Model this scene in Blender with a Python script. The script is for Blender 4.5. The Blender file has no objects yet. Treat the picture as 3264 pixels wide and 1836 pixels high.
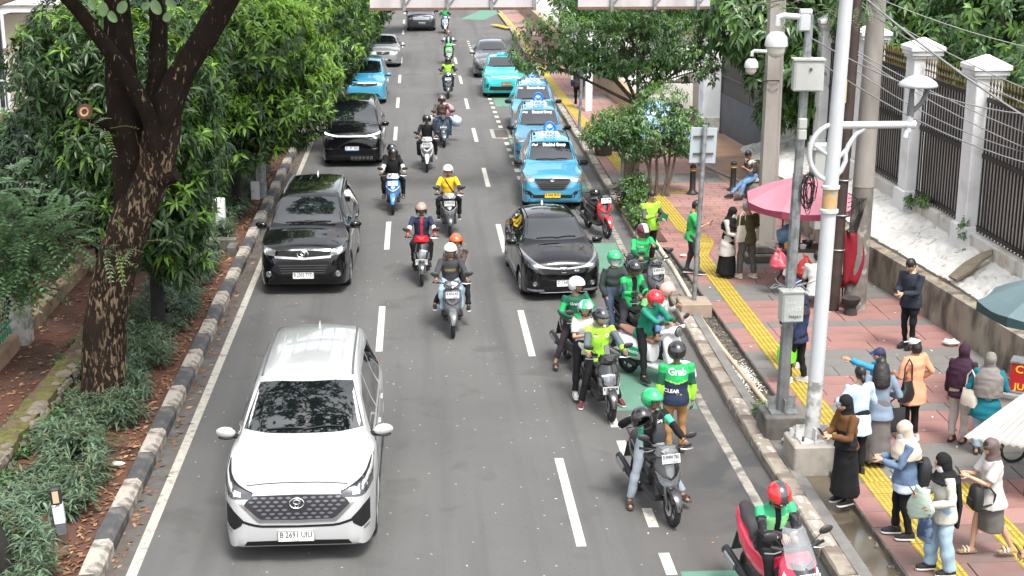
import bpy,bmesh,math,random
import numpy as np
from mathutils import Vector,Matrix,Euler,noise as mnoise
from mathutils.bvhtree import BVHTree
R_=math.radians
random.seed(7);RNG=np.random.default_rng(11)
SC=bpy.context.scene
COL=SC.collection
#camera, sky, sun, exposure
cam=bpy.data.cameras.new('camera');cam_ob=bpy.data.objects.new('camera',cam);COL.objects.link(cam_ob)
cam.sensor_width=36;cam.lens=50.31;cam.clip_end=1500;cam.clip_start=.1
cam_ob.location=(0,0,8.12);cam_ob.rotation_euler=(R_(90-15.25),0,R_(-3.802))
SC.camera=cam_ob
SUN_EL,SUN_AZ=R_(62),R_(158)
W=bpy.data.worlds.new('World');SC.world=W;W.use_nodes=True
wn,wl=W.node_tree.nodes,W.node_tree.links
sky=wn.new('ShaderNodeTexSky');sky.sky_type='NISHITA';sky.sun_disc=False
sky.sun_elevation=SUN_EL;sky.sun_rotation=SUN_AZ;sky.dust_density=4;sky.air_density=1.2;sky.altitude=50
hs=wn.new('ShaderNodeHueSaturation');hs.inputs['Saturation'].default_value=.22
wl.new(sky.outputs[0],hs.inputs['Color']);wl.new(hs.outputs[0],wn['Background'].inputs[0])
wn['Background'].inputs[1].default_value=.15
sun=bpy.data.lights.new('sun','SUN');sun.energy=1.5;sun.angle=R_(15);sun.color=(1,.965,.91)
sun_ob=bpy.data.objects.new('sun',sun);COL.objects.link(sun_ob)
_d=Vector((math.sin(SUN_AZ)*math.cos(SUN_EL),math.cos(SUN_AZ)*math.cos(SUN_EL),math.sin(SUN_EL)))
sun_ob.rotation_euler=_d.to_track_quat('Z','Y').to_euler();sun_ob.location=(0,0,40)
vs=SC.view_settings;vs.view_transform='Standard';vs.look='None';vs.gamma=1;vs.use_curve_mapping=False
vs.exposure=1.4
#materials
MATS={}
def mat(name,col,rough=.6,metal=0.,var=.12,vscale=6.,bump=0.,bscale=60.,coat=0.,emit=0.,alpha=1.,spec=.5,col2=None,sc2=1.5,lo=.45,hi=.6,island=0.,transl=0.,sheen=0.,stretch=None):
 if name in MATS:return MATS[name]
 m=bpy.data.materials.new(name);m.use_nodes=True;MATS[name]=m
 n,l=m.node_tree.nodes,m.node_tree.links;p=n['Principled BSDF']
 p.inputs['Roughness'].default_value=rough;p.inputs['Metallic'].default_value=metal
 p.inputs['Specular IOR Level'].default_value=spec
 p.inputs['Base Color'].default_value=(*col,1)
 if coat:p.inputs['Coat Weight'].default_value=min(1,coat);p.inputs['Coat Roughness'].default_value=.03;p.inputs['Coat IOR'].default_value=max(1.4,coat)if coat>1 else 1.5
 if sheen:p.inputs['Sheen Weight'].default_value=sheen
 tc=n.new('ShaderNodeTexCoord');src=tc.outputs['Object']
 if stretch:
  mp=n.new('ShaderNodeMapping');mp.inputs['Scale'].default_value=stretch;l.new(src,mp.inputs[0]);src=mp.outputs[0]
 cur=None
 def nz(scale,detail=4):
  t=n.new('ShaderNodeTexNoise');t.inputs['Scale'].default_value=scale;t.inputs['Detail'].default_value=detail
  l.new(src,t.inputs['Vector']);return t.outputs['Fac']
 if col2 is not None:
  r=n.new('ShaderNodeValToRGB');r.color_ramp.elements[0].position=lo;r.color_ramp.elements[1].position=hi
  r.color_ramp.elements[0].color=(*col,1);r.color_ramp.elements[1].color=(*col2,1)
  l.new(nz(sc2,6),r.inputs[0]);cur=r.outputs[0]
 def scale_by(fac,amt):
  nonlocal cur
  mr=n.new('ShaderNodeMapRange');mr.inputs['To Min'].default_value=1-amt;mr.inputs['To Max'].default_value=1+amt
  mr.inputs['From Min'].default_value=.25 if fac.name=='Fac' else 0;mr.inputs['From Max'].default_value=.75 if fac.name=='Fac' else 1
  l.new(fac,mr.inputs['Value'])
  h=n.new('ShaderNodeHueSaturation');l.new(mr.outputs[0],h.inputs['Value'])
  if cur is None:h.inputs['Color'].default_value=(*col,1)
  else:l.new(cur,h.inputs['Color'])
  cur=h.outputs[0]
 if var:scale_by(nz(vscale),var)
 if island:
  g=n.new('ShaderNodeNewGeometry');scale_by(g.outputs['Random Per Island'],island)
 if cur is not None:l.new(cur,p.inputs['Base Color'])
 if bump:
  b=n.new('ShaderNodeBump');b.inputs['Strength'].default_value=min(1,bump*1.);b.inputs['Distance'].default_value=.01
  l.new(nz(bscale,3),b.inputs['Height']);l.new(b.outputs[0],p.inputs['Normal'])
 if emit:
  p.inputs['Emission Color'].default_value=(*col,1);p.inputs['Emission Strength'].default_value=emit
 if alpha<1:p.inputs['Alpha'].default_value=alpha
 if transl:
  t=n.new('ShaderNodeBsdfTranslucent');mx=n.new('ShaderNodeMixShader');mx.inputs[0].default_value=transl
  h=n.new('ShaderNodeHueSaturation');h.inputs['Value'].default_value=1.5;h.inputs['Hue'].default_value=.485
  if cur is not None:l.new(cur,h.inputs['Color'])
  else:h.inputs['Color'].default_value=(*col,1)
  l.new(h.outputs[0],t.inputs[0]);l.new(p.outputs[0],mx.inputs[1]);l.new(t.outputs[0],mx.inputs[2])
  l.new(mx.outputs[0],n['Material Output'].inputs[0])
 return m
#mesh builder
def orth(d):
 d=Vector(d).normalized()
 a=Vector((0,0,1))if abs(d.z)<.9 else Vector((1,0,0))
 u=d.cross(a).normalized();return u,d.cross(u).normalized()
class MB:
 def __init__(s):s.v=[];s.f=[];s.m=[]
 def add(s,vs,fs,mi=0):
  o=len(s.v);s.v.extend([tuple(x)for x in vs]);s.f.extend([tuple(i+o for i in f)for f in fs]);s.m.extend([mi]*len(fs));return s
 def box(s,c,sz,rot=None,mi=0,bev=0.):
  x,y,z=sz[0]/2,sz[1]/2,sz[2]/2;M=(Euler(rot).to_matrix()if rot is not None else Matrix.Identity(3));c=Vector(c)
  if bev:
   b=bev;P=[]
   for sz_,in_ in((-z,b),(-z+b,0),(z-b,0),(z,b)):
    for(px,py)in((-x+b,-y),(x-b,-y),(x,-y+b),(x,y-b),(x-b,y),(-x+b,y),(-x,y-b),(-x,-y+b)):
     k=Vector((px-math.copysign(min(in_,abs(px)),px),py-math.copysign(min(in_,abs(py)),py),sz_));P.append(c+M@k)
   F=[tuple(range(7,-1,-1)),tuple(range(24,32))]
   for r in range(3):
    for i in range(8):F.append((r*8+i,r*8+(i+1)%8,r*8+8+(i+1)%8,r*8+8+i))
   return s.add(P,F,mi)
  P=[c+M@Vector((a*x,b*y,d*z))for d in(-1,1)for(a,b)in((-1,-1),(1,-1),(1,1),(-1,1))]
  return s.add(P,[(3,2,1,0),(4,5,6,7),(0,1,5,4),(1,2,6,5),(2,3,7,6),(3,0,4,7)],mi)
 def tube(s,pts,rad,n=8,mi=0,cap=True,flat=1.,up=None):
  pts=[Vector(p)for p in pts];k=len(pts)
  if not hasattr(rad,'__len__'):rad=[rad]*k
  rings=[];u=None
  for i,p in enumerate(pts):
   d=(pts[min(i+1,k-1)]-pts[max(i-1,0)])
   if d.length<1e-9:d=Vector((0,0,1))
   d.normalize()
   if u is None:
    if up is not None:u=Vector(up)-d*d.dot(Vector(up));u.normalize()
    else:u,_=orth(d)
   else:
    u=u-d*u.dot(d)
    if u.length<1e-6:u,_=orth(d)
    u.normalize()
   w=d.cross(u)
   rings.append([p+(u*math.cos(a)*flat+w*math.sin(a))*rad[i]for a in[2*math.pi*j/n for j in range(n)]])
  return s.loft(rings,mi,cap)
 def loft(s,rings,mi=0,cap=True,closed=True):
  n=len(rings[0]);P=[p for r in rings for p in r];F=[]
  for i in range(len(rings)-1):
   for j in range(n if closed else n-1):
    a,b=i*n+j,i*n+(j+1)%n;F.append((a,b,b+n,a+n))
  if cap:
   F.append(tuple(range(n-1,-1,-1)));F.append(tuple(range((len(rings)-1)*n,len(rings)*n)))
  return s.add(P,F,mi)
 def ell(s,c,r,n=12,m=8,mi=0,rot=None):
  c=Vector(c);M=(Euler(rot).to_matrix()if rot is not None and not isinstance(rot,Matrix)else(rot or Matrix.Identity(3)));P=[];F=[]
  for i in range(m+1):
   t=math.pi*i/m
   for j in range(n):
    a=2*math.pi*j/n
    P.append(c+M@Vector((r[0]*math.sin(t)*math.cos(a),r[1]*math.sin(t)*math.sin(a),-r[2]*math.cos(t))))
  for i in range(m):
   for j in range(n):
    a,b=i*n+j,i*n+(j+1)%n;F.append((a,b,b+n,a+n))
  return s.add(P,F,mi)
 def lathe(s,prof,c=(0,0,0),axis='z',n=20,mi=0):
  P=[];F=[];c=Vector(c);k=len(prof)
  for(r,h)in prof:
   for j in range(n):
    a=2*math.pi*j/n;x,y=r*math.cos(a),r*math.sin(a)
    q=(x,y,h)if axis=='z' else((h,x,y)if axis=='x' else(y,h,x));P.append(c+Vector(q))
  for i in range(k-1):
   for j in range(n):
    a,b=i*n+j,i*n+(j+1)%n;F.append((a,b,b+n,a+n))
  return s.add(P,F,mi)
 def prism(s,poly,z0,z1,mi=0):
  n=len(poly);P=[(x,y,z0)for x,y in poly]+[(x,y,z1)for x,y in poly]
  F=[tuple(range(n-1,-1,-1)),tuple(range(n,2*n))]+[(i,(i+1)%n,n+(i+1)%n,n+i)for i in range(n)]
  return s.add(P,F,mi)
 def xform(s,M):
  s.v=[tuple(M@Vector(p))for p in s.v];return s
 def build(s,name,mats,parent=None,smooth=True,auto=40):
  me=bpy.data.meshes.new(name);me.from_pydata(s.v,[],s.f)
  for m in(mats if isinstance(mats,(list,tuple))else[mats]):me.materials.append(m)
  if len(set(s.m))>1:me.polygons.foreach_set('material_index',s.m)
  if smooth:
   me.polygons.foreach_set('use_smooth',[True]*len(s.f))
   if auto and hasattr(me,'set_sharp_from_angle'):me.set_sharp_from_angle(angle=R_(auto))
  me.update();o=bpy.data.objects.new(name,me);COL.objects.link(o)
  if parent is not None:o.parent=parent
  return o
def fast_mesh(name,V,F,mats,parent=None,smooth=False,mi=None):
 """V (N,3), F (M,k) numpy, all faces of k corners"""
 V=np.asarray(V,np.float32);F=np.asarray(F,np.int32);M,k=F.shape
 me=bpy.data.meshes.new(name);me.vertices.add(len(V));me.vertices.foreach_set('co',V.ravel())
 me.loops.add(M*k);me.loops.foreach_set('vertex_index',F.ravel())
 me.polygons.add(M);me.polygons.foreach_set('loop_start',np.arange(0,M*k,k,dtype=np.int32))
 try:me.polygons.foreach_set('loop_total',np.full(M,k,np.int32))
 except Exception:pass
 for m in(mats if isinstance(mats,(list,tuple))else[mats]):me.materials.append(m)
 if mi is not None:me.polygons.foreach_set('material_index',np.asarray(mi,np.int32))
 if smooth:me.polygons.foreach_set('use_smooth',np.ones(M,bool))
 me.update(calc_edges=True);o=bpy.data.objects.new(name,me);COL.objects.link(o)
 if parent is not None:o.parent=parent
 return o
def tag(o,label=None,cat=None,group=None,kind=None):
 if label:o['label']=label
 if cat:o['category']=cat
 if group:o['group']=group
 if kind:o['kind']=kind
 return o
def thing(name,label,cat,loc=(0,0,0),rz=0.,group=None):
 o=bpy.data.objects.new(name,None);COL.objects.link(o);o.location=loc;o.rotation_euler=(0,0,rz);o.empty_display_size=.2
 return tag(o,label,cat,group)
def struct(o):o['kind']='structure';return o
def dup_tree(o,parent=None):
 c=o.copy();COL.objects.link(c)
 if parent is not None:c.parent=parent
 for ch in o.children:dup_tree(ch,c)
 return c
def lerp(a,b,t):return a+(b-a)*t
def interp(keys,x):
 """smooth (monotone-ish hermite) interpolation of [(x, v), ...]"""
 if x<=keys[0][0]:return keys[0][1]
 if x>=keys[-1][0]:return keys[-1][1]
 for i in range(len(keys)-1):
  x0,y0=keys[i];x1,y1=keys[i+1]
  if x<=x1:
   h=x1-x0;d=(y1-y0)/h
   def sl(j):
    if j==0 or j==len(keys)-1:return d
    a=(keys[j][1]-keys[j-1][1])/(keys[j][0]-keys[j-1][0]);b=(keys[j+1][1]-keys[j][1])/(keys[j+1][0]-keys[j][0])
    return 0 if a*b<=0 else 2*a*b/(a+b)
   m0,m1=sl(i),sl(i+1);t=(x-x0)/h
   return(2*t**3-3*t**2+1)*y0+(t**3-2*t**2+t)*h*m0+(-2*t**3+3*t**2)*y1+(t**3-t**2)*h*m1
TEXTS={}
def text_mesh(s,size=.1,extrude=0.,bold=0.):
 """(verts, faces) of a centred line of text lying in the xy plane"""
 key=(s,size,extrude,bold)
 if key in TEXTS:return TEXTS[key]
 c=bpy.data.curves.new('t','FONT');c.body=s;c.size=size;c.align_x='CENTER';c.align_y='CENTER';c.extrude=extrude;c.offset=bold;c.resolution_u=2
 o=bpy.data.objects.new('t',c);COL.objects.link(o)
 me=o.to_mesh();V=[v.co.copy()for v in me.vertices];F=[tuple(p.vertices)for p in me.polygons]
 o.to_mesh_clear();bpy.data.objects.remove(o);bpy.data.curves.remove(c);TEXTS[key]=(V,F);return V,F
def put_text(mb,s,size,M,mi=0,extrude=.001,bold=0.,width=None):
 V,F=text_mesh(s,size,extrude,bold)
 sx=1.
 if width:xs=[v.x for v in V];sx=width/max(1e-6,max(xs)-min(xs))
 mb.add([M@Vector((v.x*sx,v.y,v.z))for v in V],F,mi)
def face_M(loc,right,up):
 """matrix whose x is right, y is up"""
 r=Vector(right).normalized();u=Vector(up);u=(u-r*u.dot(r)).normalized();n=r.cross(u)
 return Matrix(((r.x,u.x,n.x,loc[0]),(r.y,u.y,n.y,loc[1]),(r.z,u.z,n.z,loc[2]),(0,0,0,1)))
#ground, road, verge, pavement
KX=[(-20,5.03),(22,5.03),(26,5.1),(34,5.28),(60,5.62),(88,5.9),(160,6.6)]
def kx(y):return float(np.interp(y,[a for a,_ in KX],[b for _,b in KX]))
WX=[(-20,11.2),(18,10.58),(22.4,10.22),(27,9.87),(29.6,9.64),(35.5,9.35)]
def wx(y):return float(np.interp(y,[a for a,_ in WX],[b for _,b in WX]))
M_asph=mat('asphalt',(.091,.089,.087),.82,var=.10,vscale=.55,bump=.5,bscale=220,col2=(.106,.104,.101),sc2=.25,lo=.35,hi=.65)
def asphalt_extra():
 n,l=M_asph.node_tree.nodes,M_asph.node_tree.links;p=n['Principled BSDF']
 cur=p.inputs['Base Color'].links[0].from_socket;tc=[x for x in n if x.type=='TEX_COORD'][0]
 def mixin(fac,col):
  nonlocal cur
  m=n.new('ShaderNodeMix');m.data_type='RGBA';l.new(fac,m.inputs[0]);l.new(cur,m.inputs[6]);m.inputs[7].default_value=(*col,1);cur=m.outputs[2]
 def ramp(src,a,b,lo=0.,hi=1.):
  r=n.new('ShaderNodeMapRange');r.inputs[1].default_value=a;r.inputs[2].default_value=b;r.inputs[3].default_value=lo;r.inputs[4].default_value=hi;l.new(src,r.inputs[0]);return r.outputs[0]
 def mul(a,b):
  k=n.new('ShaderNodeMath');k.operation='MULTIPLY';l.new(a,k.inputs[0]);l.new(b,k.inputs[1]);return k.outputs[0]
 def noise(sc,det=3,dist=0):
  t=n.new('ShaderNodeTexNoise');t.inputs['Scale'].default_value=sc;t.inputs['Detail'].default_value=det;t.inputs['Distortion'].default_value=dist;l.new(tc.outputs['Object'],t.inputs['Vector']);return t.outputs['Fac']
 v=n.new('ShaderNodeTexVoronoi');v.voronoi_dimensions='2D';v.inputs['Scale'].default_value=3.2;l.new(tc.outputs['Object'],v.inputs['Vector'])
 mixin(ramp(v.outputs['Distance'],.06,.03,0,.4),(.028,.028,.028))
 v2=n.new('ShaderNodeTexVoronoi');v2.voronoi_dimensions='2D';v2.inputs['Scale'].default_value=1.3;l.new(tc.outputs['Object'],v2.inputs['Vector'])
 mixin(ramp(v2.outputs['Distance'],.024,.014,0,.8),(.42,.40,.37))
 v3=n.new('ShaderNodeTexVoronoi');v3.voronoi_dimensions='2D';v3.inputs['Scale'].default_value=6.5;l.new(tc.outputs['Object'],v3.inputs['Vector'])
 mixin(ramp(v3.outputs['Distance'],.06,.03,0,.35),(.045,.043,.04))
 fine=noise(90,2);mixin(ramp(fine,.55,.75,0,.35),(.15,.145,.135))
 sx=n.new('ShaderNodeSeparateXYZ');l.new(tc.outputs['Object'],sx.inputs[0])
 mp=n.new('ShaderNodeMapping');mp.inputs['Scale'].default_value=(1,.035,1);l.new(tc.outputs['Object'],mp.inputs[0])
 t=n.new('ShaderNodeTexNoise');t.inputs['Scale'].default_value=1.5;t.inputs['Detail'].default_value=5;l.new(mp.outputs[0],t.inputs['Vector'])
 mixin(ramp(t.outputs['Fac'],.50,.66,0,.8),(.070,.068,.066));mixin(ramp(t.outputs['Fac'],.46,.34,0,.4),(.112,.106,.10))
 mixin(ramp(noise(1.1,6,.6),.58,.68,0,.6),(.066,.063,.060))
 mixin(mul(ramp(sx.outputs['X'],-3.45,-3.95),ramp(noise(3.5,5),.35,.6)),(.075,.058,.045))
 damp=mul(mul(ramp(sx.outputs['X'],3.35,4.1),ramp(sx.outputs['Y'],22.5,20.5)),ramp(noise(.9,5,.4),.40,.56))
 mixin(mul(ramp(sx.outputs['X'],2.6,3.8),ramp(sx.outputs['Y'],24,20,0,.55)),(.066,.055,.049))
 mixin(damp,(.05,.05,.051))
 l.new(cur,p.inputs['Base Color'])
 l.new(ramp(damp,0,1,.82,.33),p.inputs['Roughness'])
asphalt_extra()
M_line=mat('worn road paint',(.46,.445,.39),.75,var=.18,vscale=14,col2=(.30,.285,.26),sc2=9,lo=.58,hi=.72,bump=.3,bscale=150)
M_line_old=mat('dirty road paint',(.27,.25,.215),.8,var=.25,vscale=9,col2=(.115,.108,.10),sc2=4,lo=.46,hi=.62,bump=.3,bscale=150)
M_green=mat('green lane paint',(.092,.20,.145),.7,var=.12,vscale=3,col2=(.10,.20,.15),sc2=4,lo=.5,hi=.75,bump=.2,bscale=180)
M_soil=mat('red soil',(.105,.043,.026),.95,var=.35,vscale=2.2,col2=(.06,.032,.022),sc2=1.1,lo=.4,hi=.65,bump=1,bscale=25)
M_conc=mat('weathered concrete',(.30,.275,.24),.85,var=.2,vscale=3,col2=(.16,.145,.125),sc2=2.5,lo=.48,hi=.7,bump=.5,bscale=60)
M_conc_d=mat('dirty dark concrete',(.13,.12,.105),.9,var=.25,vscale=4,col2=(.06,.055,.05),sc2=3,lo=.45,hi=.65,bump=.5,bscale=50)
M_kerb_w=mat('scuffed white kerb paint',(.36,.33,.285),.85,var=.2,vscale=5,col2=(.13,.115,.10),sc2=5.5,lo=.46,hi=.62,bump=.6,bscale=50)
M_kerb_b=mat('black kerb paint',(.058,.059,.061),.8,var=.3,vscale=5,col2=(.13,.12,.105),sc2=4,lo=.55,hi=.75,bump=.6,bscale=50)
M_kerb_g=mat('worn grey kerb',(.27,.235,.19),.88,var=.22,vscale=4,col2=(.13,.105,.085),sc2=3.2,lo=.45,hi=.62,bump=.7,bscale=45)
M_kerb_p=mat('kerb with flaking white paint',(.26,.225,.185),.88,var=.2,vscale=4,col2=(.42,.395,.35),sc2=9,lo=.55,hi=.60,bump=.7,bscale=45)
def sheet(name,x0,x1,y0,y1,z,m,parent=None,nx=1,ny=1,st=True):
 b=MB();P=[];F=[]
 for j in range(ny+1):
  for i in range(nx+1):P.append((lerp(x0,x1,i/nx),lerp(y0,y1,j/ny),z))
 for j in range(ny):
  for i in range(nx):a=j*(nx+1)+i;F.append((a,a+1,a+nx+2,a+nx+1))
 o=b.add(P,F).build(name,m,parent,False)
 return struct(o)if st and parent is None else o
sheet('ground',-300,300,-60,900,-.62,mat('far ground',(.09,.08,.065),.95))
road=sheet('road',-3.98,7.5,-20,420,0,M_asph)
def road_mark(x0,x1,y0,y1,m=None,name='lane_dash',skew=0.):
 return MB().add([(x0+skew*0,y0,.004),(x1,y0,.004),(x1,y1,.004),(x0,y1,.004)],[(0,1,2,3)]).build(name,m or M_line,road,False)
for k in range(-2,22):
 y=25.4+8.0*k;road_mark(-.85,-.72,y,y+3.06)
for k in range(-2,22):
 y=16.93+8.0*k
 road_mark(1.965,2.095,y,y+3.04)
b=MB()
def line_strip(name,fx,w,y0,y1,m,z=.004,step=2.):
 P=[];F=[];n=int((y1-y0)/step)
 for i in range(n+1):
  y=y0+(y1-y0)*i/n;P+=[(fx(y)-w/2,y,z),(fx(y)+w/2,y,z)]
  if i:a=2*i;F.append((a-2,a-1,a+1,a))
 return MB().add(P,F).build(name,m,road,False)
line_strip('edge_line',lambda y:-3.64,.135,-10,200,mat('edge line paint',(.38,.36,.31),.8,var=.2,vscale=10,col2=(.20,.18,.155),sc2=7,lo=.55,hi=.68,bump=.3,bscale=150))
line_strip('edge_line',lambda y:kx(y)-.40,.14,-10,80,M_line_old)
for y in[16.1-1.25*2,16.1-1.25,16.05,17.45,18.72,20.0,21.2,22.5,23.8,25.1,26.3]:
 road_mark(2.99,3.13,y,y+.62,M_line,'bike_lane_dash')
for k in range(0,46):road_mark(2.97,3.12,28.2+1.25*k,28.75+1.25*k,M_line,'bike_lane_dash')
def green(y0,y1,x0=3.18,x1=None):
 a,c=(kx(y0)-.5,kx(y1)-.5)if x1 is None else(x1,x1)
 MB().add([(x0,y0,.004),(a,y0,.004),(c,y1,.004),(x0,y1,.004)],[(0,1,2,3)]).build('green_panel',M_green,road,False)
for y0,y1 in[(13.1,16.13),(21.95,24.62),(30.8,33.7),(39.2,49.4),(57.5,61.2),(66,69),(73,76),(79.5,82.6)]:green(y0,y1)
MB().add([(3.1,100.8,.004),(4.7,100,.004),(6.7,108.5,.004),(6.9,116,.004),(5.2,110.2,.004)],[(0,1,2,3,4)]).build('green_panel',M_green,road,False)
M_iron=mat('rusty cast iron',(.10,.085,.07),.7,metal=.4,var=.25,vscale=9,bump=.4)
g=thing('drain_cover','long rectangular steel drain cover set flush across the road by the parked taxis','drain cover',(3.25,50.6,.006))
MB().box((0,0,0),(1.3,2.0,.012)).build('frame',mat('drain frame steel',(.33,.32,.29),.6,metal=.3,var=.2),g,False)
for i in(-1,1):MB().box((i*.28,0,.010),(.46,1.75,.012)).build('grate',M_iron,g,False)
g=thing('drain_cover','long rectangular drain cover under the rear of the white scooter by the kerb','drain cover',(4.2,25.6,.006))
MB().box((0,0,0),(1.3,.9,.012)).build('frame',mat('drain frame steel',(.33,.32,.29)),g,False)
for i in(-1,1):MB().box((0,i*.19,.010),(1.15,.32,.012)).build('grate',M_conc,g,False)
#kerbs
def kerb_stone_mesh(w,h,l,ch=.04,base=-.05,seed=0):
 rr=random.Random(seed);b=MB();rings=[]
 for k in range(5):
  y=-l/2+l*k/4;e=.012*(1 if k in(0,4)else 0)
  pr=[(-w/2,base),(w/2,base),(w/2,h-ch),(w/2-ch*.8,h-.006),(-w/2+.02,h-e),(-w/2,h-.03)]
  rings.append([(x+rr.uniform(-.006,.006),y,z+rr.uniform(-.008,.008))for x,z in pr])
 b.loft(rings);return b
left_kerb=struct(thing('left_kerb',None,None,(0,0,0)))
protoL=[kerb_stone_mesh(.25,.21,.99,.07,seed=i).build('kerb_stone',M_kerb_w,left_kerb,True,25)for i in range(6)]
protoB=[]
for i,o in enumerate(protoL):
 c=o.copy();c.data=o.data.copy();c.data.materials[0]=M_kerb_b;c.name='kerb_stone';COL.objects.link(c);c.parent=left_kerb;protoB.append(c)
first=set()
for k in range(-6,110):
 y=16.65+1.0*k;i=k%6;p=(protoL if k%2==0 else protoB)[i]
 if p.name in first:c=p.copy();COL.objects.link(c);c.parent=left_kerb
 else:c=p;first.add(p.name)
 c.location=(-4.10+random.uniform(-.012,.012),y,random.uniform(-.012,.008));c.rotation_euler=(0,0,random.uniform(-.012,.012))
for p in protoL+protoB:
 if p.name not in first:bpy.data.objects.remove(p)
right_kerb=struct(thing('right_kerb',None,None,(0,0,0)))
pk=[kerb_stone_mesh(.26,.17,.78,.05,seed=20+i).build('kerb_stone',M_kerb_g if i%3 else M_kerb_p,right_kerb,True,25)for i in range(6)]
used=set()
for k in range(0,125):
 y=9.6+.8*k;i=random.randrange(6);p=pk[i]
 if i in used:c=p.copy();COL.objects.link(c);c.parent=right_kerb
 else:c=p;used.add(i)
 c.location=(kx(y)+.13+random.uniform(-.012,.012),y,random.uniform(-.008,.008));c.rotation_euler=(0,0,random.uniform(-.015,.015)-.012)
for i in range(6):
 if i not in used:bpy.data.objects.remove(pk[i])
#right pavement: bed, drain channel, slabs, tactile strip
PZ=.15
def pave_poly(name,xf0,xf1,y0,y1,z,m,step=2.,parent=None):
 P=[];F=[];n=max(1,int((y1-y0)/step))
 for i in range(n+1):
  y=y0+(y1-y0)*i/n;P+=[(xf0(y),y,z),(xf1(y),y,z)]
  if i:a=2*i;F.append((a-2,a-1,a+1,a))
 return MB().add(P,F).build(name,m,parent,False)
M_joint=mat('pavement joint',(.075,.06,.052),.95,var=.2,bump=.4)
struct(pave_poly('pavement_bed',lambda y:5.87 if y<33 else kx(y)+.27,lambda y:13,-10,200,PZ-.028,M_joint))
M_red=mat('red paving slab',(.275,.142,.122),.8,var=.16,vscale=1.7,col2=(.175,.10,.09),sc2=1.3,lo=.42,hi=.68,bump=.25,bscale=90)
M_redb=mat('faded red paving',(.30,.165,.145),.8,var=.14,vscale=1.3,col2=(.23,.135,.122),sc2=1.0,lo=.42,hi=.68,bump=.25,bscale=90)
M_grey=mat('grey paving slab',(.155,.148,.136),.8,var=.16,vscale=1.7,col2=(.112,.108,.10),sc2=1.3,lo=.42,hi=.68,bump=.25,bscale=90)
M_brn=mat('brown brick paving',(.17,.098,.085),.85,var=.2,vscale=3,col2=(.125,.092,.082),sc2=1.6,lo=.45,hi=.65,bump=.3,bscale=90)
pavement=struct(thing('pavement',None,None,(0,0,0)))
slab_cache={}
def slab(x0,x1,y0,y1,m,top=PZ,seedv=0,name='paving_slab',parent=None,th=.04):
 g=.006;key=(round(x1-x0,2),round(y1-y0,2),m.name)
 cx,cy=(x0+x1)/2,(y0+y1)/2;dz=random.uniform(-.004,.003)
 if key in slab_cache:
  o=slab_cache[key].copy();COL.objects.link(o)
 else:
  b=MB();w,h=(x1-x0)/2-g,(y1-y0)/2-g;e=.006
  b.loft([[(-w,-h,-th),(w,-h,-th),(w,h,-th),(-w,h,-th)],[(-w,-h,-e),(w,-h,-e),(w,h,-e),(-w,h,-e)],[(-w+e,-h+e,0),(w-e,-h+e,0),(w-e,h-e,0),(-w+e,h-e,0)]])
  b.f=b.f[:8]+[b.f[-1]];b.m=b.m[:len(b.f)]
  o=b.build(name,m,parent or pavement,False);slab_cache[key]=o
 o.location=(cx,cy,top+dz);o.rotation_euler=(random.uniform(-.003,.003),random.uniform(-.003,.003),0)
 return o
bands=[(15.3,16.95,'n'),(16.95,18.4,'r'),(18.4,19.85,'g'),(19.85,21.25,'r'),(21.25,21.6,'g'),(21.6,23.05,'r'),(23.05,24.5,'g'),(24.5,25.95,'r'),(25.95,26.3,'g'),(26.3,27.85,'r'),(27.85,29.15,'g'),(29.15,30.4,'r'),(30.4,31.2,'g'),(31.2,32.6,'r')]
EXTRA=[]
random.seed(5)
for(y0,y1,c)in bands:
 rows=max(1,round((y1-y0)/.48));rh=(y1-y0)/rows
 for r in range(rows):
  ya,yb=y0+r*rh,y0+(r+1)*rh
  xs=5.87;xe=wx(ya)+.02;xx=xs;firstw=random.choice([.45,.6,.85])
  while xx<xe-.05:
   w=firstw if xx==xs else .9
   x2=min(xx+w,xe)
   if xe-x2<.2:x2=xe
   m={'r':M_red,'g':M_grey,'n':M_brn}[c]
   if c=='r' and y0<19 and xx>7:m=M_redb if random.random()<.25 else M_red
   q=random.random()
   slab(xx,x2,ya,yb,m);xx=x2
fb=MB()
def far_slab(x0,x1,y0,y1,mi,g=.006,th=.03):
 fb.add([(x0+g,y0+g,PZ),(x1-g,y0+g,PZ),(x1-g,y1-g,PZ),(x0+g,y1-g,PZ),(x0+g,y0+g,PZ-th),(x1-g,y0+g,PZ-th),(x1-g,y1-g,PZ-th),(x0+g,y1-g,PZ-th)],[(0,1,2,3),(4,5,1,0),(5,6,2,1),(6,7,3,2),(7,4,0,3)],mi)
for r in range(int((15.3-8)/.2)):
 ya=8+r*.2;off=.2 if r%2 else 0
 for k in range(-1,14):
  x0=max(5.87,5.87+k*.4+off);x1=5.87+(k+1)*.4+off
  if x1-x0>.05:far_slab(x0,x1,ya,ya+.2,2)
def rowcol(y):
 t=(y-32.6)%9.0
 if y<38.2:return 3 if y<37 else 0
 return 0 if t<7.6 else 1
y=32.6;r=0
while y<110:
 h=.3 if y<60 else .6;w=.6 if y<60 else 1.2;off=w/2 if r%2 else 0
 x=kx(y)+.27+off-w
 xe=10.9 if y<52 else 8.6
 while x<xe:
  x0=max(x,kx(y)+.27)
  if x+w-x0>.05:far_slab(x0,x+w,y,y+h,rowcol(y))
  x+=w
 y+=h;r+=1
o=fb.build('paving_slab',[M_redb,M_grey,M_brn,M_red],pavement,False);o['kind']='stuff'
M_yel=mat('yellow tactile tile',(.43,.315,.035),.6,var=.16,vscale=3,col2=(.40,.30,.06),sc2=4,lo=.52,hi=.7,bump=.15,bscale=80);M_yeld=mat('grimy yellow tile',(.27,.195,.035),.75,var=.25,vscale=4)
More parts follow.
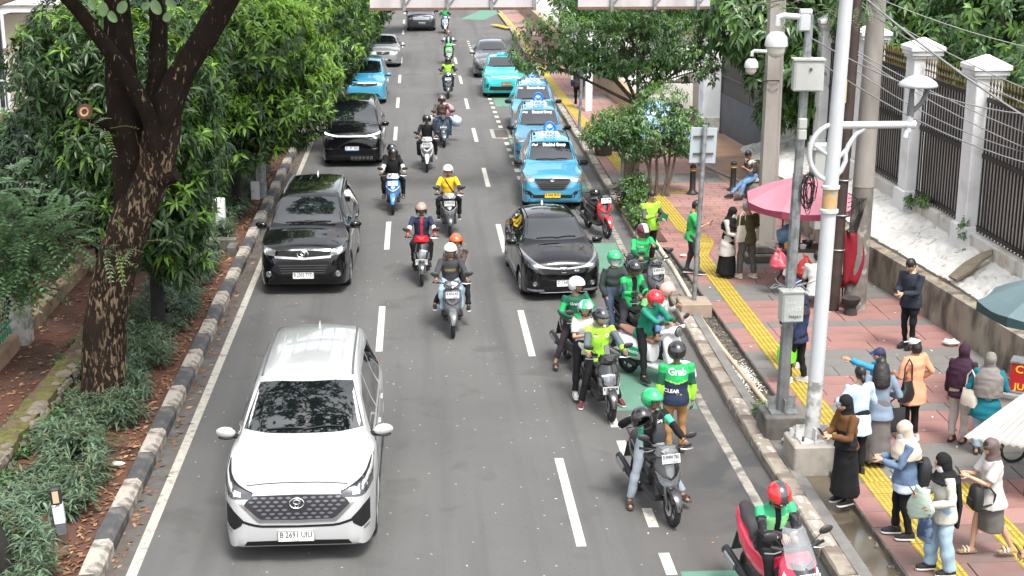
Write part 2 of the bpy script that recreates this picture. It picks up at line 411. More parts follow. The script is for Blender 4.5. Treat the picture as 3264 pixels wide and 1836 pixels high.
def tact_mesh(w,l,kind):
 b=MB();b.box((0,0,-.02),(w-.006,l-.006,.04),mi=1)
 if kind=='bar':
  for i in range(5):
   x=(i-2)*w/5
   for yc in(-l/4,l/4):
    b.box((x,yc,.004),(.040,l/2-.03,.012),bev=.004)
 else:
  for i in range(6):
   for j in range(6):
    b.lathe([(.022,0),(.017,.006),(0,.007)],((i-2.5)*w/6,(j-2.5)*l/6,0),n=8)
 return b
TILE={k:None for k in('bar','dot')}
ntile=0
def tile(x,y,kind='bar',rz=0.,w=.4,l=.4):
 global ntile
 if TILE[kind]is None:o=tact_mesh(.4,.4,kind).build('tactile_tile',[M_yel,M_yeld],pavement,False);TILE[kind]=o
 else:o=TILE[kind].copy();COL.objects.link(o)
 o.location=(x,y,PZ+.006+random.uniform(-.002,.002));o.rotation_euler=(0,0,rz);ntile+=1
def ytrack(y):return float(np.interp(y,[10,23,32,33],[6.42,6.39,6.45,6.5]))
y=13.0
while y<31.8:
 tile(ytrack(y),y,'dot' if 17.35<y<18.5 else 'bar');y+=.4
for x in(6.82,7.22):tile(x,17.9,'dot')
for k in range(9):tile(7.55,18.1-.4*k,'bar')
for poly in([(6.26,31.72),(6.66,31.72),(7.06,33.0),(6.62,33.0)],[(6.62,33.01),(7.06,33.01),(7.06,33.45),(6.62,33.55)],[(6.62,33.56),(7.05,33.46),(6.80,34.3),(6.40,34.3)]):
 b=MB();b.prism(poly,PZ-.02,PZ+.006,1)
 for k in range(5):
  u=(k+.5)/5;a=Vector(poly[0]).lerp(Vector(poly[1]),u);c=Vector(poly[3]).lerp(Vector(poly[2]),u)
  for(s,e)in((.06,.46),(.54,.94)):p,q=a.lerp(c,s),a.lerp(c,e);b.tube([(p.x,p.y,PZ+.006),(q.x,q.y,PZ+.006)],.018,5)
 b.build('tactile_tile',[M_yel,M_yeld],pavement,False)
y=34.5
while y<38.9:tile(6.6-.0*(y-34.5),y,'bar');y+=.4
for x in(6.2,6.6,7.0,7.4):tile(x,39.1,'dot')
for x in(6.2,6.6):tile(x,39.5,'dot')
y=39.9
while y<66:tile(float(np.interp(y,[39.9,45,60,66],[6.25,6.2,6.0,6.0])),y,'bar');y+=.4
yb=MB()
while y<104:
 x=float(np.interp(y,[66,80,92,104],[6.0,6.0,6.15,6.1]));yb.box((x,y,PZ-.01),(.396,.396,.036));y+=.4
for k in range(6):yb.box((5.9-.3*k*.5,92+.5*k,PZ-.01),(.5,.4,.036));yb.box((6.5+.3*k*.5,92+.0*k,PZ-.01),(.4,.4,.036))
o=yb.build('tactile_tile',M_yel,pavement,False);o['kind']='stuff'
#the open drain between kerb and pavement
M_mud=mat('drain mud',(.07,.056,.042),.9,var=.3,vscale=3,col2=(.13,.105,.08),sc2=5,lo=.5,hi=.7,bump=1,bscale=30)
struct(pave_poly('drain_bed',lambda y:kx(y)+.2,lambda y:5.9,-10,33.2,-.03,M_mud))
struct(pave_poly('drain_edging',lambda y:kx(y)+.255,lambda y:kx(y)+.42,-10,33.2,.135,mat('drain edging',(.15,.145,.135),.85,var=.25,vscale=4,bump=.4)))
bq=MB()
for y0 in np.arange(6,33,1.0):
 bq.box((kx(y0)+.41,y0+.5,.05),(.02,.98,.165));bq.box((5.875,y0+.5,.04),(.03,.985,.19))
struct(bq.build('drain_wall',M_conc_d,None,False))
water=pave_poly('drain_water',lambda y:kx(y)+.40,lambda y:5.87,-10,20.75,.055,mat('murky water',(.095,.078,.055),.12,var=.25,vscale=1.6,bump=.05,bscale=6,spec=.6));struct(water)
pave_mud=pave_poly('drain_silt',lambda y:kx(y)+.40,lambda y:5.87,20.75,33,.045,M_mud);struct(pave_mud)
rb=MB();random.seed(3)
for i in range(900):
 y=random.choice([random.uniform(12,16.9),random.uniform(19,33),random.uniform(24,31)]);x=random.uniform(kx(y)+.43,5.85)
 if y<20.7 and abs(x-5.64)<.14:continue
 s=random.uniform(.008,.03);rb.box((x,y,.06 if y<20.7 else .052),(s*2,s*1.5,s),(random.random(),random.random(),random.random()*3),0 if random.random()<.8 else 1)
tag(rb.build('drain_rubble',[M_conc_d,mat('pale grit',(.22,.20,.17),.9)],None,False),kind='stuff')
fo=MB()
for i in range(700):
 a=random.gauss(0,1);bb=random.gauss(0,1);x=5.63+a*.09;y=23.35+bb*.45
 if not(kx(y)+.45<x<5.84):continue
 s=random.uniform(.008,.026);fo.add([(x,y,.065),(x+s,y+s*.4,.066),(x+s*.6,y+s*1.6,.069),(x-s*.4,y+s,.067)],[(0,1,2,3)])
tag(fo.build('foam_scum',mat('pale foam scum',(.62,.59,.54),.8),None,False),kind='stuff')
pp=MB();pp.tube([(5.52,27.2,.09),(5.55,25,.075),(5.64,22.5,.08),(5.70,20.6,.085)],.045,10)
tag(pp.build('pvc_pipe',mat('stained ivory plastic pipe',(.42,.34,.24),.6,var=.3,vscale=3)),'stained ivory plastic pipe lying along the open drain beside the kerb','pipe')
pp=MB();pp.tube([(kx(34)+.34,33.4,.19),(kx(31)+.42,30.5,.16),(kx(28)+.40,27.9,.16)],.05,10)
tag(pp.build('pvc_pipe',mat('cream plastic pipe',(.52,.46,.36),.6,var=.2)),'cream plastic pipe along the kerb behind the waiting scooters','pipe')
#left verge
def verge_z(x,y):
 z=.05+.05*mnoise.noise((x*.8,y*.5,0))
 if x<-4.25:z+=.03
 return z
P=[];F=[];nx,ny=40,120
for j in range(ny+1):
 for i in range(nx+1):
  x=lerp(-4.2,-30,(i/nx)**1.6);y=lerp(-5,160,(j/ny)**1.3);P.append((x,y,verge_z(x,y)+.06))
for j in range(ny):
 for i in range(nx):a=j*(nx+1)+i;F.append((a,a+nx+1,a+nx+2,a+1))
struct(MB().add(P,F).build('verge_soil',M_soil))
#foliage
def unit(v):return v/np.maximum(1e-9,np.linalg.norm(v,axis=-1,keepdims=True))
def leaf_mesh(name,C,D,UPV,L,Wd,mats,parent=None,droop=.25,fold=.18,mi=None):
 """one folded leaf of four triangles per row: base C, direction D, side from UPV"""
 n=len(C);D=unit(D);S=unit(np.cross(D,UPV));N=np.cross(S,D)
 L=np.broadcast_to(L,(n,))[:,None];Wd=np.broadcast_to(Wd,(n,))[:,None]
 dz=np.zeros((n,3));dz[:,2]=-1
 mid=C+D*L*.5+dz*L*droop*.12
 tip=C+D*L+dz*L*droop
 l=mid+S*Wd*.5+N*Wd*fold;r=mid-S*Wd*.5+N*Wd*fold
 V=np.stack([C,l,mid,r,tip],1).reshape(-1,3)
 o=(np.arange(n)*5)[:,None]
 F=np.concatenate([o+np.array([[0,2,1]]),o+np.array([[0,3,2]]),o+np.array([[2,4,1]]),o+np.array([[2,3,4]])],1).reshape(-1,3)
 return fast_mesh(name,V,F,mats,parent,False,None if mi is None else np.repeat(mi,4))
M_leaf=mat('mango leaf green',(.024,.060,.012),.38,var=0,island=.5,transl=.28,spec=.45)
M_leaf_y=mat('young sunlit leaf green',(.13,.25,.03),.4,var=0,island=.35,transl=.35,spec=.45)
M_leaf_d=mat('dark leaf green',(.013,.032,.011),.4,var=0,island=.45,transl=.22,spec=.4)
M_leaf_f=mat('small glossy leaf green',(.075,.155,.05),.33,var=0,island=.5,transl=.25,spec=.5)
M_leaf_fy=mat('small fresh leaf green',(.11,.215,.04),.36,var=0,island=.4,transl=.3,spec=.5)
M_feather=mat('feathery leaf green',(.13,.235,.11),.5,var=0,island=.3,transl=.35)
M_bush=mat('blue green groundcover leaf',(.085,.135,.080),.42,var=0,island=.45,transl=.15)
M_bushd=mat('olive groundcover leaf',(.085,.10,.045),.5,var=0,island=.45,transl=.15)
M_bark_d=mat('dark bark',(.030,.022,.017),.95,var=.4,vscale=5,col2=(.07,.05,.036),sc2=7,lo=.5,hi=.7,bump=1,bscale=22,stretch=(1,1,.25))
M_black=mat('soot black bark',(.010,.0095,.009),.9,var=.4,vscale=5,bump=1,bscale=25,stretch=(1,1,.3))
M_twig=mat('grey brown twig',(.10,.075,.055),.9,var=.3,vscale=5,bump=.6,bscale=30,stretch=(1,1,.3))
def clusters(n,blobs,rng,shell=.5,gap=.25):
 """cluster centres and outward directions in a union of ellipsoids ((c),(r)), denser near the surface, with holes"""
 vol=np.array([r[0]*r[1]*r[2]for _,r in blobs])**.75;pr=vol/vol.sum()
 idx=rng.choice(len(blobs),n*2,p=pr)
 c=np.array([b[0]for b in blobs])[idx];r=np.array([b[1]for b in blobs])[idx]
 d=unit(rng.normal(size=(n*2,3)));t=shell+(1.06-shell)*rng.random(n*2)**.7
 P=c+d*r*t[:,None];D=unit(d/r)
 ph=rng.random(3)*10;k=np.sin(P[:,0]*2.3+ph[0])*np.sin(P[:,1]*2.0+ph[1])*np.sin(P[:,2]*2.7+ph[2])
 keep=k>-1+gap*1.6
 keep&=rng.random(n*2)<.9
 return P[keep][:n],D[keep][:n]
def whorls(P,D,rng,per=8,L=.2,W=.055,spread=.75,droop=.35,up=.25):
 n=len(P);A=unit(D+np.array([0,0,up])+rng.normal(scale=.25,size=(n,3)))
 ref=unit(rng.normal(size=(n,3)));U=unit(np.cross(A,ref));V2=np.cross(A,U)
 C_,D_,N_=[],[],[]
 for k in range(per):
  a=2*math.pi*k/per*1.0+rng.random(n)*1.2;s=spread*(.7+.6*rng.random(n))
  rad=U*np.cos(a)[:,None]+V2*np.sin(a)[:,None]
  d=unit(A*(1-s)[:,None]+rad*s[:,None]+np.array([0,0,-droop])*rng.random(n)[:,None])
  C_.append(P+A*(rng.random(n)*.12-.06)[:,None]);D_.append(d);N_.append(unit(A*.7+np.array([0,0,.6])))
 C_=np.concatenate(C_);D_=np.concatenate(D_);N_=np.concatenate(N_)
 LL=L*(.65+.6*rng.random(len(C_)));return C_,D_,N_,LL,LL*(W/L)
def crown(name,parent,blobs,n,mats,rng,per=8,L=.2,W=.055,young=.2,shell=.55,droop=.35,gap=.25,spread=.75,ldroop=.25,light=None):
 P,D=clusters(n,blobs,rng,shell,gap)
 C_,D_,N_,LL,WW=whorls(P,D,rng,per,L,W,spread,droop)
 young_lit=rng.random(len(P))<young*np.clip(.55+.9*D[:,2]+(.7*D[:,0]if parent is not None and parent.location.x<0 else 0),.1,2.2)  # lighter young leaves favour crown tops and the road side, painting in sunlight
 mi=np.tile(young_lit.astype(np.int32),per)
 o=leaf_mesh(name,C_,D_,N_,LL,WW,mats,parent,ldroop,mi=mi);o['kind']='stuff';return o
def limb(b,pts,r0,r1,n=8,jit=.0,rng=random):
 k=len(pts);rr=[lerp(r0,r1,i/(k-1))for i in range(k)]
 b.tube([Vector(p)+Vector((rng.uniform(-jit,jit),rng.uniform(-jit,jit),0))for p in pts],rr,n)
def bark_trunk(b,pts,rad,n=28,rough=.06,seed=0,mi=0):
 """tube with deep lengthwise fissures"""
 pts=[Vector(p)for p in pts];k=len(pts);dense=[];rr=[]
 for i in range(k-1):
  m=max(2,int((pts[i+1]-pts[i]).length/.07))
  for j in range(m):t=j/m;dense.append(pts[i].lerp(pts[i+1],t));rr.append(lerp(rad[i],rad[i+1],t))
 dense.append(pts[-1]);rr.append(rad[-1])
 for _ in range(6):
  dense=[dense[0]]+[(dense[i-1]+dense[i]*2+dense[i+1])/4 for i in range(1,len(dense)-1)]+[dense[-1]]
  rr=[rr[0]]+[(rr[i-1]+rr[i]*2+rr[i+1])/4 for i in range(1,len(rr)-1)]+[rr[-1]]
 rings=[];u=Vector((1,0,0))
 for i,p in enumerate(dense):
  d=(dense[min(i+1,len(dense)-1)]-dense[max(i-1,0)]).normalized();u=(u-d*u.dot(d)).normalized();w=d.cross(u);ring=[]
  for j in range(n):
   a=2*math.pi*j/n;q=Vector((math.cos(a)*3.2,math.sin(a)*3.2,i*.07*.55+seed*9))
   f=abs(mnoise.noise(q*1.3))*1.6+.5*abs(mnoise.noise(q*3.1));lump=mnoise.noise(Vector((math.cos(a),math.sin(a),i*.07*.8+seed)))*.10
   ring.append(p+(u*math.cos(a)+w*math.sin(a))*(rr[i]*(1+lump)+rough*(f-.5)))
  rings.append(ring)
 return b.loft(rings,mi)
def fissured_bark(name,dark,pale,scale=9.,lo=.06,hi=.16):
 if name in MATS:return MATS[name]
 m=mat(name,dark,.95,var=.3,vscale=3,bump=.8,bscale=30,spec=.1)
 n,l=m.node_tree.nodes,m.node_tree.links;p=n['Principled BSDF'];cur=p.inputs['Base Color'].links[0].from_socket
 tc=[x for x in n if x.type=='TEX_COORD'][0]
 mp=n.new('ShaderNodeMapping');mp.inputs['Scale'].default_value=(1,1,.30);l.new(tc.outputs['Object'],mp.inputs[0])
 ns=n.new('ShaderNodeTexNoise');ns.inputs['Scale'].default_value=scale;ns.inputs['Detail'].default_value=2.5;ns.inputs['Distortion'].default_value=.9;l.new(mp.outputs[0],ns.inputs['Vector'])
 r=n.new('ShaderNodeMapRange');r.inputs[1].default_value=lo;r.inputs[2].default_value=hi;l.new(ns.outputs['Fac'],r.inputs[0])
 big=n.new('ShaderNodeTexNoise');big.inputs['Scale'].default_value=.9;l.new(tc.outputs['Object'],big.inputs['Vector'])
 r2=n.new('ShaderNodeMapRange');r2.inputs[1].default_value=.30;r2.inputs[2].default_value=.46;l.new(big.outputs['Fac'],r2.inputs[0])
 k=n.new('ShaderNodeMath');k.operation='MULTIPLY';l.new(r.outputs[0],k.inputs[0]);l.new(r2.outputs[0],k.inputs[1])
 mm=n.new('ShaderNodeMix');mm.data_type='RGBA';l.new(k.outputs[0],mm.inputs[0]);l.new(cur,mm.inputs[6]);mm.inputs[7].default_value=(*pale,1);l.new(mm.outputs[2],p.inputs['Base Color'])
 return m
#unseen trees added beyond the last cars, to darken what the cars reflect
bl_=[((x,y,z),(r,r,r*.7))for x,y,z,r in[(-14,128,6,7),(-7,135,9,6),(0,142,11,6),(8,136,9,6),(15,126,7,7),(-22,120,7,8),(24,118,7,8),(3,150,14,6)]]
w_=crown('unseen_trees',None,bl_,1500,[M_leaf,M_leaf_d],np.random.default_rng(4),per=7,L=1.5,W=.7,young=.3,shell=.3)
#the big fissured tree in the foreground verge
bt=thing('large_tree','large leaning tree with dark fissured bark and pale streaks in the left verge','tree',(-5.24,22.2,0));bt.scale=(1.05,1.05,1.0)
M_fiss=fissured_bark('fissured bark',(.020,.0145,.0105),(.19,.135,.088),19,.54,.63)
M_fissd=fissured_bark('fissured dark bark',(.014,.010,.0075),(.18,.13,.085),19,.64,.70)
b=MB()
bark_trunk(b,[(.05,0,-.1),(.06,0,.2),(.11,0,.79),(.2,0,1.47),(.35,0,2.14),(.54,0,2.81),(.72,0,3.25),(.98,0,3.75),(1.14,0,4.2),(1.26,0,4.75),(1.33,0,5.05)],[.40,.335,.315,.305,.30,.31,.31,.27,.255,.25,.22],44,.05,1)
b.build('trunk',M_fiss,bt,True,60)
b=MB();bark_trunk(b,[(.70,.08,2.9),(.74,.12,3.5),(.74,.14,4.1),(.72,.14,4.75),(.70,.16,5.3),(.68,.2,6.2),(.7,.3,8.3)],[.22,.27,.27,.265,.24,.20,.15],26,.035,2);b.build('limb',M_fissd,bt,True,60)
b=MB();bark_trunk(b,[(1.20,-.03,4.5),(1.34,-.05,5.0),(1.56,-.05,5.5),(1.93,-.1,6.05),(2.26,-.1,6.6),(2.9,-.1,7.5)],[.235,.23,.20,.18,.17,.15],26,.03,3);b.build('limb',M_fissd,bt,True,60)
b=MB();bark_trunk(b,[(1.20,-.2,4.4),(1.12,-.30,5.0),(.90,-.32,5.5),(.64,-.3,5.95),(.2,-.3,6.6),(-.4,-.3,7.3)],[.13,.12,.115,.11,.105,.09],18,.018,4);b.build('limb',M_fissd,bt,True,60)
b=MB();bark_trunk(b,[(1.05,.2,4.8),(1.19,.28,5.4),(1.26,.3,6.2),(1.2,.3,7.5)],[.17,.145,.125,.10],18,.018,5);b.build('limb',M_fissd,bt,True,60)
b=MB();bark_trunk(b,[(.95,0,3.75),(1.28,-.14,3.93),(1.46,-.2,4.0)],[.12,.09,.085],16,.02,6);b.build('branch_stub',M_fissd,bt,True,60)
b=MB();b.tube([(.62,.05,4.7),(.40,-.1,4.82),(.24,-.22,4.98)],[.11,.10,.10],12);b.build('branch_stub',M_fissd,bt)
b=MB();b.lathe([(.155,-.02),(.17,.0),(.15,.03),(.10,.035)],(0,0,0),n=18);b.lathe([(.10,.036),(.06,.02)],(0,0,0),n=18,mi=1);b.lathe([(.06,.02),(.0,.0)],(0,0,0),n=18,mi=2)
cu=b.build('pruning_scar',[mat('reddish bark ring',(.10,.035,.028),.7),mat('pale cut wood',(.50,.33,.16),.8,var=.2),mat('dark heartwood',(.09,.025,.012),.8)],bt)
cu.scale=(.72,.72,.72);cu.location=(.22,-.25,5.0);cu.rotation_euler=Vector((-.25,-1,.35)).to_track_quat('Z','Y').to_euler()
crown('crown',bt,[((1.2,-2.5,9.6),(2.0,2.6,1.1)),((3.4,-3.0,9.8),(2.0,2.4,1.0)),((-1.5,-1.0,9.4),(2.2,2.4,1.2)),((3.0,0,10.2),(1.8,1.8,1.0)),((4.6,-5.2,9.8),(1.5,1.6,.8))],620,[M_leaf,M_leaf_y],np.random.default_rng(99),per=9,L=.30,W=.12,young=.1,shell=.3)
b=MB()
for e in[(3.4,-3.0,9.8),(1.2,-2.5,9.6),(4.6,-5.2,9.8),(3.0,0,10.2),(-1.5,-1,9.4)]:limb(b,[(2.0,-.3,7.0),(2.2,-1.0,8.4),e],.10,.03,7)
for k in range(26):rr_=random.Random(k);a=Vector((rr_.uniform(0,4.6),rr_.uniform(-5,0),9.6));limb(b,[a,a+Vector((rr_.uniform(-.9,.9),rr_.uniform(-.9,.9),.1)),a+Vector((rr_.uniform(-1.6,1.6),rr_.uniform(-1.6,1.6),.3))],.03,.008,5)
b.build('boughs',M_bark_d,bt)
rng=np.random.default_rng(5)
def pinnate(n,C,D,rng,L=.42,pairs=9,leaf=.055,wid=.022,sag=.35):
 """compound leaves: rachis points with paired leaflets"""
 Cs,Ds,Ns,W_=[],[],[],[]
 side=unit(np.cross(D,np.array([0,0,1.]))+1e-6);up=np.cross(side,D)
 for k in range(pairs):
  t=(k+1)/pairs;p=C+D*L*t+np.array([0,0,-1])*L*sag*t*t
  for sgn in(-1,1):
   Cs.append(p);Ds.append(unit(side*sgn+D*.45+np.array([0,0,-.15])));Ns.append(up+rng.normal(scale=.15,size=up.shape));W_.append(np.full(n,math.sin(.35+t*2.3)))
 return np.concatenate(Cs),np.concatenate(Ds),np.concatenate(Ns),np.concatenate(W_)
def feather(name,parent,blobs,n,rng,L=.42,pairs=9,leaf=.06,m=None,wid=.4,young=.2):
 P,D=clusters(n,blobs,rng,.3,.15);D=unit(D*np.array([1,1,.5])+np.array([0,0,.15])+rng.normal(scale=.35,size=D.shape))
 C_,D_,N_,S=pinnate(len(P),P,D,rng,L,pairs);LL=leaf*(.6+.5*S)
 mi=np.tile((rng.random(len(P))<young).astype(np.int32),pairs*2)
 o=leaf_mesh(name,C_,D_,N_,LL,LL*wid,m or[M_feather,M_leaf_fy],parent,.1,.08,mi=mi);o['kind']='stuff'
 R=MB()
 for i in range(0,len(P),1):
  p,d=Vector(P[i]),Vector(D[i]);q=p+d*L*.5+Vector((0,0,-L*.09));e=p+d*L+Vector((0,0,-L*.35));R.tube([p-d*.08,q,e],[.006,.004,.002],3,cap=False)
 rr=R.build('leaf_stalks',M_twig,parent);rr['kind']='stuff';return o
sp=[((.25,-.45,4.78),(.45,.2,.22)),((.55,-.45,4.7),(.3,.2,.15)),((.85,-.6,3.05),(.5,.25,.15)),((.35,-.6,2.95),(.4,.2,.15))]
feather('sprig',bt,sp,26,rng,.34,7,.06,[M_leaf_fy,M_feather],.5,.35)
for(x,z,a,s)in[(-4.86,6.80,.3,.15),(-4.62,6.78,-.2,.15),(-4.58,6.57,.1,.17),(-4.46,6.47,-.6,.15),(-4.32,6.60,.5,.16),(-4.42,6.84,0,.14),(-4.72,6.64,-.4,.14),(-4.04,6.82,.1,.16),(-3.86,6.60,-.4,.18),(-3.72,6.46,.5,.13),(-3.66,6.66,-.7,.15),(-3.78,6.84,.3,.14),(-4.0,6.62,.9,.12)]:
 b=MB();pts=[]
 for k in range(14):t=2*math.pi*k/14;pts.append((math.cos(t)*s*.42,-.02*math.cos(2*t),math.sin(t)*s*.62))
 b.add(pts+[(0,.018,0)],[(k,(k+1)%14,14)for k in range(14)]);b.tube([(0,0,s*.6),(0,.05,s*.95)],.004,4)
 o=b.build('leaf',mat('pale round leaf',(.16,.27,.12),.5,var=.15,vscale=8,transl=.3),bt);o.location=(x+5.30,-.9,z);o.rotation_euler=(.25*a,a,.3*a)
#row of mango-like street trees along the verge and the mass of trees left of it
def street_tree(x,y,label,blobs,n,trunk_h=2.2,r=.16,m_trunk=None,mats=None,lean=(0,0),seed=0,group=None,**kw):
 t=thing('street_tree',label,'tree',(x,y,0),0,group);b=MB()
 top=(lean[0],lean[1],trunk_h);limb(b,[(0,0,-.1),(.02,0,.3),(lean[0]*.5+.03,lean[1]*.5,trunk_h*.55),top],r*1.1,r*.72,12)
 b.build('trunk',m_trunk or M_black,t,True,60)
 b=MB();rr=random.Random(seed)
 for(c,rad)in blobs:
  if c[2]>7:continue
  c=Vector(c);s=Vector(top);mid=s.lerp(c,.5)+Vector((rr.uniform(-.2,.2),rr.uniform(-.2,.2),.1));limb(b,[s,mid,c],r*.5,r*.15,6)
  for k in range(4):
   e=c+Vector((rr.uniform(-1,1)*rad[0]*.8,rr.uniform(-1,1)*rad[1]*.8,rr.uniform(-.7,.9)*rad[2]*.8));limb(b,[mid,c.lerp(e,.5),e],r*.22,r*.06,5)
 b.build('limbs',m_trunk or M_black,t)
 crown('crown',t,blobs,n,mats or[M_leaf,M_leaf_y],np.random.default_rng(seed+50),**kw);return t
G_='street trees in a row along the left verge'
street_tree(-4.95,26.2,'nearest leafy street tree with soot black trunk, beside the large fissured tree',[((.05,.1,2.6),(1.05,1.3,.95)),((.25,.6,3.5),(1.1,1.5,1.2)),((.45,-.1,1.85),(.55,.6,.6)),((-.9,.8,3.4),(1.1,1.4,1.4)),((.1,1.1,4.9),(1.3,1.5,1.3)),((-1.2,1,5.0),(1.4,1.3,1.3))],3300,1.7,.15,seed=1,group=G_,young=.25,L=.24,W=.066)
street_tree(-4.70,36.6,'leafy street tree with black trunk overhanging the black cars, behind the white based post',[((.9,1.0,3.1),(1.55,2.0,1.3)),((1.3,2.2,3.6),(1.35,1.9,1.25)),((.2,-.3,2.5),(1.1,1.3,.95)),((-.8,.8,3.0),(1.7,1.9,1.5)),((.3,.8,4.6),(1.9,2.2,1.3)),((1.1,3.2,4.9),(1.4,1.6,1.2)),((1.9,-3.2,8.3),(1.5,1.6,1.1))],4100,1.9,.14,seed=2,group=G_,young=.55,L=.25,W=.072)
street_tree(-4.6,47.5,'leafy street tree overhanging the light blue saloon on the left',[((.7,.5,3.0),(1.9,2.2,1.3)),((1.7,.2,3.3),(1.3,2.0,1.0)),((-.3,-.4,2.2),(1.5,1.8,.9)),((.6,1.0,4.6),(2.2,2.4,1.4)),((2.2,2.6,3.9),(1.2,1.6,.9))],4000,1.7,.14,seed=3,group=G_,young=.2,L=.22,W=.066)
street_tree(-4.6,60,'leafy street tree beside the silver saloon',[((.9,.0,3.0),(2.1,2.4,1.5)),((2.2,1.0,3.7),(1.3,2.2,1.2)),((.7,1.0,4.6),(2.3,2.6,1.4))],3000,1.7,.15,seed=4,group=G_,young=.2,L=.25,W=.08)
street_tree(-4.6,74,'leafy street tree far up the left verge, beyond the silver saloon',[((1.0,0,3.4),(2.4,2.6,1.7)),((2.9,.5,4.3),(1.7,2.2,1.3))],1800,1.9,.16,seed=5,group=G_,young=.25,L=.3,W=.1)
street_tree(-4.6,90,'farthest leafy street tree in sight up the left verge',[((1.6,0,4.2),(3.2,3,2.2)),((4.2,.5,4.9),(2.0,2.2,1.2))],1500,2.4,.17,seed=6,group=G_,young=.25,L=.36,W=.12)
D_='dense dark trees behind the verge'
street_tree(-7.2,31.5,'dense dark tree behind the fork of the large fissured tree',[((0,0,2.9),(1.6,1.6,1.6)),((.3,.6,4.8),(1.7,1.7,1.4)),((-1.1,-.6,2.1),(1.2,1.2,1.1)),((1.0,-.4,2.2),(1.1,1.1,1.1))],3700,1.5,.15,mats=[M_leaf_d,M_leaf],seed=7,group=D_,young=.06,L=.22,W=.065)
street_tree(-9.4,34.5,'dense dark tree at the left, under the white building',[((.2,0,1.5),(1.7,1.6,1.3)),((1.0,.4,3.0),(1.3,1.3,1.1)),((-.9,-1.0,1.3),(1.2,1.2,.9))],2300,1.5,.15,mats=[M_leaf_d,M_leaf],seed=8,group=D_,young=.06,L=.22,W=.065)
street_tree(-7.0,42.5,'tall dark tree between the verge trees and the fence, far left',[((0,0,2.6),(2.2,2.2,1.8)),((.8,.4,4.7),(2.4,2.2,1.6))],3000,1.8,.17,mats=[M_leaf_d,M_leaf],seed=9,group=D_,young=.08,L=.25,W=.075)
street_tree(-11.0,44.0,'bright leaved shrub tree in the gap below the white building',[((0,0,1.2),(1.8,1.8,1.1)),((-1.0,-.6,1.0),(1.2,1.2,.8))],1200,.8,.1,m_trunk=M_twig,mats=[M_leaf_f,M_leaf_fy],seed=10,young=.5,L=.2,W=.07)
ft=thing('feathery_tree','feathery leaved young tree in front of the green iron fence at the left edge','tree',(-7.75,24.6,0))
b=MB();limb(b,[(0,0,0),(.05,0,.9),(.15,-.1,1.7),(.3,-.1,2.6)],.05,.02,8)
for e in[(-.6,-.2,2.8),(.9,-.5,2.5),(1.3,-.5,2.1),(-.5,-.4,2.2),(2.3,-.5,3.05),(.4,-.5,1.8),(.3,-.4,3.4)]:limb(b,[(.08,-.03,1.0),Vector(e)*.6+Vector((0,0,.4)),e],.022,.006,5)
b.build('trunk',M_twig,ft)
feather('crown',ft,[((.4,-.6,2.5),(1.15,.7,.75)),((1.2,-.6,2.7),(.85,.6,.55)),((.2,-.5,3.3),(1.0,.7,.55)),((1.0,-.6,2.05),(.75,.5,.40)),((2.35,-.5,3.05),(.55,.3,.15)),((.5,-.6,1.75),(.7,.5,.3))],620,np.random.default_rng(77),.46,7,.115,[M_feather,M_leaf_f],.5,.15)
t=thing('leaning_trunk','black leaning tree trunk in the bottom left corner of the verge','tree',(-5.05,16.3,0));b=MB()
limb(b,[(.04,-.1,-.1),(-.06,0,.4),(-.24,.1,1.0),(-.42,.15,1.5),(-.9,.3,3)],.11,.085,14);b.build('trunk',M_black,t)
#ground cover of narrow strap leaves, moss wall, leaf litter
rng=np.random.default_rng(21)
def bush_field(name,xs,ys,n,mats,h=.32,L=.17,W=.022,per=9,frac=.2,rng=rng):
 x=xs[0]+(xs[1]-xs[0])*rng.random(n);y=ys[0]+(ys[1]-ys[0])*rng.random(n)**1.15
 k=np.sin(x*5.1+y*1.7)*np.sin(y*2.3-x*2.2);keep=k>-.62+.45*rng.random(n);x,y=x[keep],y[keep];n=len(x)
 edge=np.clip((xs[1]+.18*np.sin(y*2.1)+.12*np.sin(y*5.3)-x)/.25,0,1);keep=rng.random(n)<edge;x,y=x[keep],y[keep];n=len(x)
 far_=(np.hypot(x+4.61,(y-17.0)*.6)>.19);x,y=x[far_],y[far_];n=len(x)
 hh=h*(.35+1.0*rng.random(n))*(.85+.5*np.sin(x*3+y*1.3)*np.sin(y*.9))
 P=np.stack([x,y,.12+hh],1);D=unit(np.stack([rng.normal(scale=.3,size=n),rng.normal(scale=.3,size=n),np.ones(n)],1))
 C_,D_,N_,LL,WW=whorls(P,D,rng,per,L,W,.72,.15,.5)
 mi=np.tile((rng.random(n)<frac).astype(np.int32),per)
 o=leaf_mesh(name,C_,D_,N_,LL,WW,mats,None,.35,.12,mi=mi);o['kind']='stuff';return o
bush_field('groundcover',(-5.72,-4.44),(13.5,21),2300,[M_bush,M_bushd],L=.2,W=.032)
bush_field('groundcover',(-5.6,-4.42),(21,45),5600,[M_bush,M_bushd],per=8,L=.19,W=.03)
bush_field('groundcover',(-6.4,-5.6),(18.5,27),700,[M_leaf_f,M_bush],h=.2,L=.14,W=.05,per=6)
b=MB();random.seed(9)
def dead_leaf(b,x,y,z,s,mi):
 a=random.uniform(0,6.3);c_,s_=math.cos(a),math.sin(a);t=random.uniform(-.3,.5)
 P=[(-s,0,0),(0,-.38*s,.25*s*t),(s,0,.2*s),(0,.38*s,.3*s)]
 b.add([(x+p*c_-q*s_,y+p*s_+q*c_,z+r)for p,q,r in P],[(0,1,2,3)],mi)
